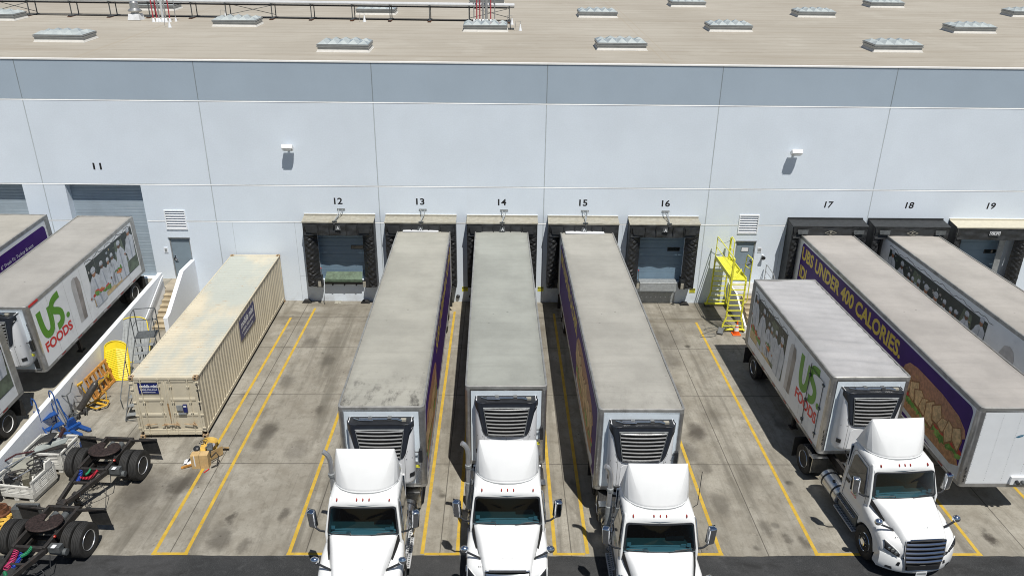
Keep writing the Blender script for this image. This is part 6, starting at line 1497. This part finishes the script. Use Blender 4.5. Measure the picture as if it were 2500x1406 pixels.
ribboard('yellow plastic board with chevron ribs leaning by the wooden pallet', (-16.05, -8.15, 0), R(8), R(-16), 1.72, .44)
ribboard('grey slatted board with yellow rim leaning on the white wall behind the chevron board', (-16.05, -6.55, 0), R(14), R(-30), 2.0, .56, GREYL, True)
# leaning wooden pallet
o = thing('leaning_pallet', 'orange wooden pallet leaning against the white wall beside the yellow chevron board', 'pallet', (-16.26, -9.72, 0.02), 0); o.rotation_euler = (0, R(-14), R(-1))
# local: y along the wall, z up, x = thickness
for k in range(4):
    q = MB(); q.box(.06, .085, .05+.0+.47*k*.97, .14+.47*k*.97, 0, 1.02); q.build('stringer', WOOD, o)
for k in range(3):
    q = MB(); q.box(-.02, .06, 0, 1.62, .0+.47*k, .09+.47*k); q.build('runner', WOOD, o)
for k in range(6):
    q = MB(); q.box(-.045, -.02, .0+.30*k, .11+.30*k, 0, 1.02); q.build('board', WOOD, o)
q = MB(); q.box(.085, .105, .30, 1.35, .45, .55); q.build('loose_slat', WOODY, o)
# rolling stair ladder between wall and container
def rolling_ladder():
    o = thing('rolling_ladder', 'tall grey rolling stair ladder between the white wall and the tan container', 'ladder', (-14.0, -11.15, 0), R(12))
    w_, n, zt, run = .36, 10, 1.98, 5.0
    # steps climb towards +y
    zs = [zt*(i+1)/n for i in range(n)]; ys = [.15+.34*i for i in range(n)]
    for i in range(n-1):
        q = MB(); q.box(-w_, w_, ys[i], ys[i]+.22, zs[i]-.03, zs[i]); q.build('step', GREYL, o, bevel=.006, seg=1)
    q = MB(); q.box(-w_-.02, w_+.02, ys[-1], ys[-1]+.65, zt-.03, zt); q.build('platform', GREYS, o)
    q = MB(); yb = ys[-1]+.65
    for s in (-1, 1):
        x = s*(w_+.03); q.tube([(x, .0, .08), (x, ys[-1], zt), (x, yb, zt)], .020, 8); q.tube([(x, .0, .08), (x, yb, .08), (x, yb, zt)], .020, 8); q.tube([(x, ys[-1]-.02, .08), (x, ys[-1], zt)], .016, 6)
        q.tube([(x, 1.4, .08), (x, 1.45, 1.05)], .016, 6); q.tube([(x, 1.4, .08), (x, yb, zt*.6)], .014, 6)
    for y, z in ((yb, zt*.33), (yb, zt*.66), (yb, .1), (.0, .08), (1.4, .08)): q.tube([(-w_-.03, y, z), (w_+.03, y, z)], .016, 6)
    q.build('frame', GREYS, o)
    q = MB()
    for s in (-1, 1):
        x = s*(w_+.05); q.tube([(x, .1, .55), (x, .02, 1.0), (x, .12, 1.1), (x, ys[-1], zt+.95), (x, ys[-1]+.1, zt+1.03), (x, yb-.08, zt+1.03), (x, yb, zt+.95), (x, yb, zt)], .020, 8); q.tube([(x, ys[-1], zt), (x, ys[-1], zt+.98)], .018, 6); q.tube([(x, ys[-1], zt+.5), (x, yb, zt+.5)], .016, 6); q.tube([(x, 1.5, 1.1), (x, 1.5, 1.95)], .016, 6)
    for z in (.5, 1.02): q.tube([(-w_-.05, yb, zt+z), (w_+.05, yb, zt+z)], .018, 6)
    q.build('handrail', GREYS, o)
    for s in (-1, 1):
        for y in (.12, yb-.1):
            q = MB(); q.cyl((s*(w_+.0)-.02, y, .055), (s*(w_+.0)+.02, y, .055), .055, n=12); q.build('caster', RUB, o)
rolling_ladder()
# gas cylinder on its cart
o = thing('cylinder_cart', 'black two wheel cart tipped against the white wall under the gas cylinder', 'cart', (-16.38, -10.75, 0), R(20))
q = MB()
for s in (-1, 1): q.tube([(s*.16, .0, .15), (s*.16, .55, .72), (s*.14, .75, 1.0)], .016, 6)
for t in (.2, .5, .8): q.tube([(-.16, .55*t, .15+.57*t), (.16, .55*t, .15+.57*t)], .014, 6)
q.tube([(.2, .3, .1), (.45, .55, .05), (.8, .6, .06), (.95, .75, .1)], .016, 6); q.tube([(.2, .2, .3), (.5, .3, .12), (.55, .1, .03)], .014, 6); q.build('frame', BLACKP, o)
for s in (-1, 1):
    q = MB(); q.lathe((s*.2, -.02, .14), (s, 0, 0), [(.06, -.03), (.135, -.03), (.14, 0), (.135, .03), (.06, .03)], 18); q.build('wheel', RUB, o)
    q = MB(); q.tube([(s*.27, -.02+.13*math.cos(a), .14+.13*math.sin(a)) for a in [2*math.pi*i/16 for i in range(16)]], .015, 5, closed=True); q.build('wheel_guard', GREYS, o)
o = thing('gas_cylinder', 'dark grey gas cylinder lying tilted on a cart by the white wall', 'gas cylinder', (-16.36, -10.75, .16), 0)
q = MB(); d = Vector((.50, .72, .86)).normalized(); q.lathe((0, 0, .06), d, [(.0, 0), (.11, 0), (.125, .03), (.125, 1.08), (.115, 1.15), (.075, 1.21), (.04, 1.24), (.04, 1.29), (.0, 1.30)], 20, caps=False); q.build('tank', pm('grey cylinder paint', (.055,.05,.046), .35, .2, .25, 6, '#4a4438', .4), o)
q = MB(); e = Vector((0,0,.06))+d*1.30; q.cyl(e, e+d*.09, .025, n=8); q.cyl(e+d*.05, e+d*.05+Vector((.16, .05, .0)), .028, n=8); q.ell(e+d*.06+Vector((.16, .05, .02)), (.045, .045, .045), 10, 6); q.build('valve', CHROME, o)
def handtruck(label, loc, rz_, lean, mat, h=1.25):
    o = thing('hand_truck', label, 'hand truck', loc, rz_, rx=lean)
    q = MB()
    for s in (-1, 1): q.tube([(s*.14, 0, .08), (s*.14, 0, h-.25), (s*.13, .02, h-.08), (s*.07, .06, h), (s*.0, .08, h+.02)], .016, 6)
    for z in (.25, .55, .85): q.tube([(-.14, 0, z), (.14, 0, z)], .014, 6)
    q.build('frame', mat, o)
    q = MB(); q.box(-.18, .18, -.24, .01, .03, .045); q.build('toe_plate', mat, o)
    for s in (-1, 1):
        q = MB(); q.lathe((s*.2, .06, .12), (s, 0, 0), [(.05, -.03), (.115, -.03), (.12, 0), (.115, .03), (.05, .03)], 16); q.build('wheel', RUB, o)
    return o
# grey pole-type truck
o = thing('pallet_lever', 'dark grey steering pole leaning on the white wall left of the gas cylinder', 'hand truck', (-16.42, -11.1, 0), R(10))
q = MB(); q.tube([(.0, .0, .15), (-.10, .15, 1.05)], .024, 8); q.tube([(-.22, .02, 1.12), (-.15, .1, 1.02), (-.10, .15, 1.05), (.0, .25, 1.10), (.10, .42, 1.42)], .02, 6); q.build('pole', GREYS, o)
q = MB(); q.box(-.12, .12, -.05, .2, .05, .16); q.tube([(-.14, .0, .3), (.16, .1, .3)], .02, 6); q.build('base', GREYS, o)
for s in (-1, 1):
    q = MB(); q.lathe((s*.17, .08, .10), (s, 0, 0), [(.04, -.025), (.095, -.025), (.1, 0), (.095, .025), (.04, .025)], 16); q.build('wheel', RUB, o)
# small orange lever
o = thing('orange_lever', 'small worn orange lever standing against the white wall above the gas cylinder', 'lever', (-16.5, -10.0, 0), 0)
q = MB(); q.tube([(.18, .05, .2), (.06, .0, .62), (-.02, -.05, .95)], .03, 6); q.build('arm', YELO, o)
q = MB(); q.obox((-.02, -.05, .99), (.09, .06, .05), (-.03, .06, 0), (0, -.01, .035)); q.build('head', YELO, o)
# yellow frame
o = thing('cylinder_dolly', 'orange yellow steel dolly lying on the ground below the leaning pallet', 'dolly', (-15.98, -10.2, .12), R(-20))
q = MB(); q.tube([(-.32, -.2, 0), (-.25, .3, .02), (.28, .35, .04), (.42, .1, .03), (.2, -.22, 0)], .035, 8, closed=True); q.box(-.28, .3, .08, .16, -.01, .03); q.build('rim', YELO, o)
q = MB(); q.tube([(-.2, .25, 0), (-.1, .45, .35), (.15, .42, .38), (.2, .3, .02)], .02, 6); q.build('handle', YELO, o)
for s in (-.2, .25):
    q = MB(); q.lathe((s, -.1, -.06), (1, 0, 0), [(.02, -.02), (.055, -.02), (.055, .02), (.02, .02)], 12); q.build('caster', RUB, o)
# blue step ladder with hooped rails, blue pallet jack, black hand truck
o = thing('step_ladder', 'blue rolling step ladder with hooped handrails leaning at the white wall behind the bins', 'ladder', (-15.95, -12.65, 0), R(58)); o.scale = (1.28, 1.28, 1.28)
for i in range(3):
    q = MB(); q.box(-.24, .24, .0+.26*i, .20+.26*i, .24*(i+1)-.03, .24*(i+1)); q.build('step', BLUEP, o)
q = MB()
for s in (-1, 1):
    x = s*.25; q.tube([(x, -.02, .03), (x, .72, .74)], .02, 6); q.tube([(x, .74, .03), (x, .72, .74)], .02, 6); q.tube([(x, 0, .05), (x, .74, .05)], .016, 6)
    q.tube([(x, .50, .70), (x, .50, 1.32), (x, .56, 1.42), (x, .68, 1.42), (x, .74, 1.32), (x, .74, 1.18)], .018, 6); q.tube([(x, .74, .74), (x, .74, .98)], .018, 6)
q.tube([(-.25, .74, .4), (.25, .74, .4)], .016, 6); q.bar((-.25, .74, .1), (.25, .74, .65), .03, .02); q.build('frame', BLUEP, o)
for s in (-1, 1):
    q = MB(); q.lathe((s*.28, .72, .05), (s, 0, 0), [(.02, -.02), (.05, -.02), (.05, .02), (.02, .02)], 12); q.build('caster', RUB, o)
o = thing('pallet_jack', 'blue pallet jack with raised handle at the foot of the white wall', 'pallet jack', (-16.1, -11.75, 0), R(65))
q = MB()
for s in (-1, 1): q.prism([(s*.18-.08, -.1, .06), (s*.18+.08, -.1, .06), (s*.18+.08, -.62, .05), (s*.18+.03, -.70, .05), (s*.18-.03, -.70, .05), (s*.18-.08, -.62, .05)], (0, 0, .07))
q.box(-.27, .27, -.12, .02, .05, .22); q.prism([(-.2, .0, .2), (.2, .0, .2), (.12, -.02, .5), (-.12, -.02, .5)], (0, .1, 0)); q.build('fork', BLUEP, o, bevel=.01)
q = MB(); q.tube([(-.03, .12, .25), (-.03, .42, 1.05)], .022, 6); q.tube([(.10, .10, .2), (-.02, .30, .75)], .014, 6); q.bar((-.03, .42, 1.05), (-.03, .50, 1.25), .05, .05); q.build('handle', BLUEP, o)
for s in (-1, 1):
    q = MB(); q.lathe((s*.07, .12, .10), (s, 0, 0), [(.03, -.03), (.10, -.03), (.10, .03), (.03, .03)], 14); q.build('wheel', RUB, o)
o = handtruck('thin black hand truck beside the blue step ladder, leaning on the white wall', (-16.42, -13.0, 0), R(-72), R(-20), BLACKP, 1.1)
q = MB(); q.lathe((-15.96, -12.25, .16), (.6, .5, .1), [(.05, -.05), (.15, -.05), (.16, 0), (.15, .05), (.05, .05)], 18); scrap('spare_wheel', q, RUB, 'small black spare wheel between the blue ladder and the blue pallet jack', 'wheel')
q = MB(); q.tube([(-15.15, -13.05, .1), (-15.0, -13.1, .55), (-15.05, -13.3, .75)], .03, 6, 0); q.box(-15.3, -15.0, -13.3, -13.0, .0, .5, 1); scrap('blue_crate', q, [REDP, BLUEP], 'small blue crate with a red handle between the farther bin and the dolly', 'crate', .01)

# ================================================================ cardboard heap by the container corner
def cbox(label, c, sx, sy, sz, rz_, mat=CARD):
    o = thing('cardboard_box', label, 'box', c, rz_)
    mb = MB(); mb.box(-sx, sx, -sy, sy, 0, sz); mb.build('box', mat, o, bevel=.006, seg=1)
    q = MB(); q.box(-.012, .012, -sy-.003, sy+.003, .02, sz+.002); q.box(-sx+.0, sx-.0, -sy-.002, -sy, sz*.7, sz*.7+.006); q.build('flap_seam', CARDD, o)
    q = MB(); q.box(-sx*.62, -sx*.5, -sy-.006, -sy, .12, sz*.98); q.build('tape', WHV, o); return o
cbox('square cardboard box standing upright on the yellow line in front of the tan container', (-10.52, -13.95, 0), .29, .14, .55, R(4))
q = MB(); q.lathe((-10.62, -12.85, .0), (.15, .1, 1), [(.20, 0), (.22, .05), (.24, .28), (.26, .30), (.25, .28), (.21, .06), (.0, .04)], 22, caps=False); scrap('yellow_basket', q, pm('yellow brown basket', (.55,.38,.09), .6, 0, .12, 8), 'round yellow tub behind the cardboard boxes at the container corner', 'tub')
q = MB(); q.obox((-10.62, -13.40, .30), (.10, .02, .0), (-.03, .30, .06), (0, -.05, .05)); scrap('yellow_board', q, pm('yellow board', (.58,.36,.07), .6, 0, .15, 8), 'orange yellow board sloping in the heap at the container corner', 'board')
q = MB(); q.lathe((-10.78, -13.55, .48), (.0, -.4, .9), [(.0, -.04), (.11, -.04), (.115, 0), (.09, .03), (.0, .04)], 20, caps=False); scrap('black_disc', q, BLACKP, 'round black disc lying on the heap at the container corner', 'disc')
q = MB(); q.obox((-10.40, -13.35, .32), (.09, .03, 0), (-.05, .16, .03), (0, 0, .10)); q.bar((-10.50, -13.5, .44), (-10.42, -13.2, .46), .04, .04, 1); scrap('metal_gadget', q, [GREYS, CHROME], 'grey and chrome metal gadget in the heap at the container corner', 'gadget', .01)
q = MB(); q.prism([(-10.32, -13.62, .02), (-10.02, -13.25, .02), (-9.98, -13.30, .40), (-10.25, -13.65, .42)], (.03, -.03, .02)); scrap('cardboard_sheet', q, CARD, 'bent cardboard sheet on the right side of the heap', 'cardboard')
q = MB(); q.prism([(-10.25, -12.95, .05), (-9.92, -12.85, .03), (-9.85, -13.05, .10), (-10.15, -13.12, .22)], (0, 0, .03)); scrap('cardboard_piece', q, CARDD, 'torn cardboard piece behind the heap beside the yellow line', 'cardboard')
crumple('paper_bag', (-11.02, -13.25, .05), .16, CANVAS, 'crumpled pale paper bag on the left of the heap', 'bag', 5, 1.0)
crumple('plastic_bag', (-11.05, -13.75, .03), .15, WHV, 'white plastic bag on the lower left of the heap', 'bag', 6, 1.0)
crumple('grey_wrap', (-10.50, -13.12, .25), .16, pm('grey plastic wrap', (.33,.33,.36), .3), 'grey plastic wrap in the middle of the heap', 'wrap', 8, 1.0)
q = MB(); q.tube([(-10.2, -13.85, .30), (-10.05, -13.7, .42), (-9.96, -13.75, .30), (-9.98, -13.95, .08), (-10.15, -14.05, .03)], .024, 6); scrap('cable_ring', q, RUB, 'black cable ring at the right side of the cardboard box', 'cable')
q = MB(); q.bar((-11.18, -14.1, .05), (-10.85, -13.95, .08), .07, .06); q.bar((-11.1, -13.85, .02), (-10.92, -13.6, .25), .03, .04, 1); scrap('wood_block', q, [WOOD, BLACKP], 'orange wood block at the left foot of the cardboard box', 'wood')
q = MB(); q.bar((-10.32, -14.32, .01), (-10.2, -14.12, .03), .035, .02); scrap('red_strap', q, REDP, 'short red strap on the ground below the cardboard box', 'strap')
q = MB(); pts = [Vector((-10.72+.11*math.cos(a)+.02*math.sin(3*a), -13.2+.12*math.sin(a)+.25*(a/12), .42+.02*math.sin(2*a))) for a in [i*.4 for i in range(30)]]; q.tube(pts, .011, 5); scrap('extension_lead', q, BLACKP, 'thin black cord looped over the heap at the container corner', 'cord')

# ================================================================ yellow access platform
def gantry():
    o = thing('access_platform', 'yellow wheeled access platform with two ladders standing by the right grey door', 'platform', (11.08, -.35, 0), 0)
    YB, ZP, w_ = -2.95, 2.72, .34
    for y, sgn in ((0, 1), (YB, -1)):
        q = MB()
        for s in (-1, 1):
            pts = [(s*(w_+.16), y, .12), (s*(w_+.12), y, .45), (s*(w_+.02), y, .75), (s*w_, y, ZP)]
            for a, b_ in zip(pts, pts[1:]): q.bar(a, b_, .075, .06)
        q.build('ladder_post', YELP, o, bevel=.006, seg=1)
        n = 9
        for k in range(n):
            z = .32+.27*k; ww = w_+.16-.14*cl((z-.12)/.6)
            r_ = MB(); r_.box(-ww, ww, y-.03, y+.03, z-.018, z+.012); r_.build('rung', YELP, o)
        q = MB(); q.box(-.62, .62, y-.07, y+.07, .10, .18); q.box(-.62, -.50, y-.30*0-.12, y+.12, .10, .16); q.box(.5, .62, y-.12, y+.12, .10, .16); q.build('base_beam', YELP, o, bevel=.008, seg=1)
        for s in (-1, 1):
            c = MB(); c.lathe((s*.60, y, .055), (s, 0, 0), [(.02, -.02), (.055, -.02), (.055, .02), (.02, .02)], 12); c.box(s*.6-.04, s*.6+.04, y-.04, y+.04, .06, .12); c.build('caster', RUB, o)
    q = MB(); q.box(-w_, w_, YB, 0, ZP-.03, ZP); 
    for k in range(9): q.box(-w_+.04+.075*k, -w_+.07+.075*k, YB, 0, ZP, ZP+.012)
    q.build('deck', YELP, o)
    q = MB()
    for s in (-1, 1): q.box(min(s*w_, s*(w_+.03)), max(s*w_, s*(w_+.03)), YB, 0, ZP-.08, ZP+.10)
    q.build('toe_board', YELP, o)
    q = MB(); zr = ZP+1.05
    x = -w_-.01; q.tube([(x, 0, ZP-.4), (x, 0, zr), (x, -.05, zr+.04), (x, YB+.05, zr+.04), (x, YB, zr), (x, YB, ZP-.9)], .024, 8); q.tube([(x, 0, ZP+.55), (x, YB, ZP+.55)], .02, 6)
    x = w_+.01; q.tube([(x, 0, ZP-.3), (x, 0, zr), (x, -.06, zr+.04), (x, -.5, zr+.0), (x, -.55, zr-.06), (x, -.55, ZP)], .024, 8); q.tube([(x, 0, ZP+.5), (x, -.55, ZP+.5)], .02, 6)
    x = w_+.18; q.tube([(x-.14, YB+.55, ZP), (x-.10, YB+.55, zr-.05), (x-.08, YB+.48, zr), (x-.02, YB+.05, zr), (x, YB, zr-.06), (x, YB, ZP-1.1), (x-.1, YB, ZP-1.2)], .024, 8); q.tube([(x-.12, YB+.55, ZP+.5), (x-.01, YB, ZP+.5)], .02, 6)
    q.tube([(-w_-.1, YB, ZP+.3), (-w_-.1, YB, ZP-1.2), (-w_, YB, ZP-1.25)], .02, 6)
    q.build('guard_rail', YELP, o)
    q = MB()
    q.box(-w_-.05, -w_+.04, YB-.06, YB+.04, ZP-.8, zr+.02); q.box(w_-.06, w_+.03, -.06, .03, ZP-.3, zr); q.build('rail_post', YELP, o, bevel=.01)
    q = MB()
    for y in (0, YB):
        pts = [(-w_+2*w_*t, y, zr-.12-.18*math.sin(math.pi*t)) for t in [i/10 for i in range(11)]]; q.tube(pts, .010, 5)
    q.build('chain', GREYS, o)
    q = MB(); q.tube([(-w_-.0, -.05, ZP-1.0), (w_, YB+.05, ZP-.1)], .012, 5); q.tube([(w_, -.05, ZP-1.0), (-w_, YB+.05, ZP-.1)], .012, 5); q.tube([(-.05, YB+.25, ZP+.02), (.25, YB+.6, ZP+.28), (.15, YB+.9, ZP+.05)], .03, 6); q.build('brace', YELP, o)
    return o
gantry()
q = MB(); q.bar((10.42, -3.62, .02), (10.55, -3.35, .22), .26, .16); q.tube([(10.5, -3.5, .1), (10.8, -3.4, .3), (10.9, -3.3, .2)], .03, 6, 1); scrap('broom_head', q, [GREYS, BLACKP], 'grey tool head on the ground at the left foot of the yellow platform', 'tool', .01)
o = thing('traffic_cone', 'orange traffic cone with white bands at the foot of the yellow platform', 'traffic cone', (11.22, -3.55, 0))
q = MB(); q.box(-.20, .20, -.20, .20, .0, .04); q.build('base', ORANGE, o, bevel=.012)
q = MB(); pr = [(.145, .04, 0), (.115, .20, 0), (.113, .205, 1), (.082, .37, 1), (.080, .375, 0), (.070, .43, 0), (.068, .435, 1), (.052, .52, 1), (.050, .525, 0), (.026, .70, 0), (.001, .71, 0)]
for a, b_ in zip(pr, pr[1:]): q.lathe((0, 0, 0), (0, 0, 1), [(a[0], a[1]), (b_[0], b_[1])], 22, b_[2], caps=False)
q.build('cone', [ORANGE, WHV], o, ang=40)
o = thing('delineator_post', 'red delineator post with a white band beside the rear corner of the short trailer', 'post', (11.62, -4.35, 0))
q = MB(); q.lathe((0,0,0), (0,0,1), [(.16, 0), (.16, .05), (.09, .09), (.0, .10)], 18, caps=False); q.build('base', REDP, o)
q = MB(); 
for z0, z1, r, m in ((.08, .55, .085, 0), (.55, .70, .06, 1), (.70, .82, .055, 0), (.82, .90, .05, 0)): q.lathe((0,0,0), (0,0,1), [(r, z0), (r, z1)], 16, m)
q.build('post', [REDP, WHV], o, ang=40)
q = MB(); pts = [Vector((9.65+.5*math.sin(i*.35)+.02*i, -3.9+.35*math.cos(i*.27)+.03*i, .015)) for i in range(34)]; q.tube(pts, .012, 5); scrap('ground_cable', q, GREYS, 'thin dark cable lying on the concrete left of the yellow platform', 'cable')
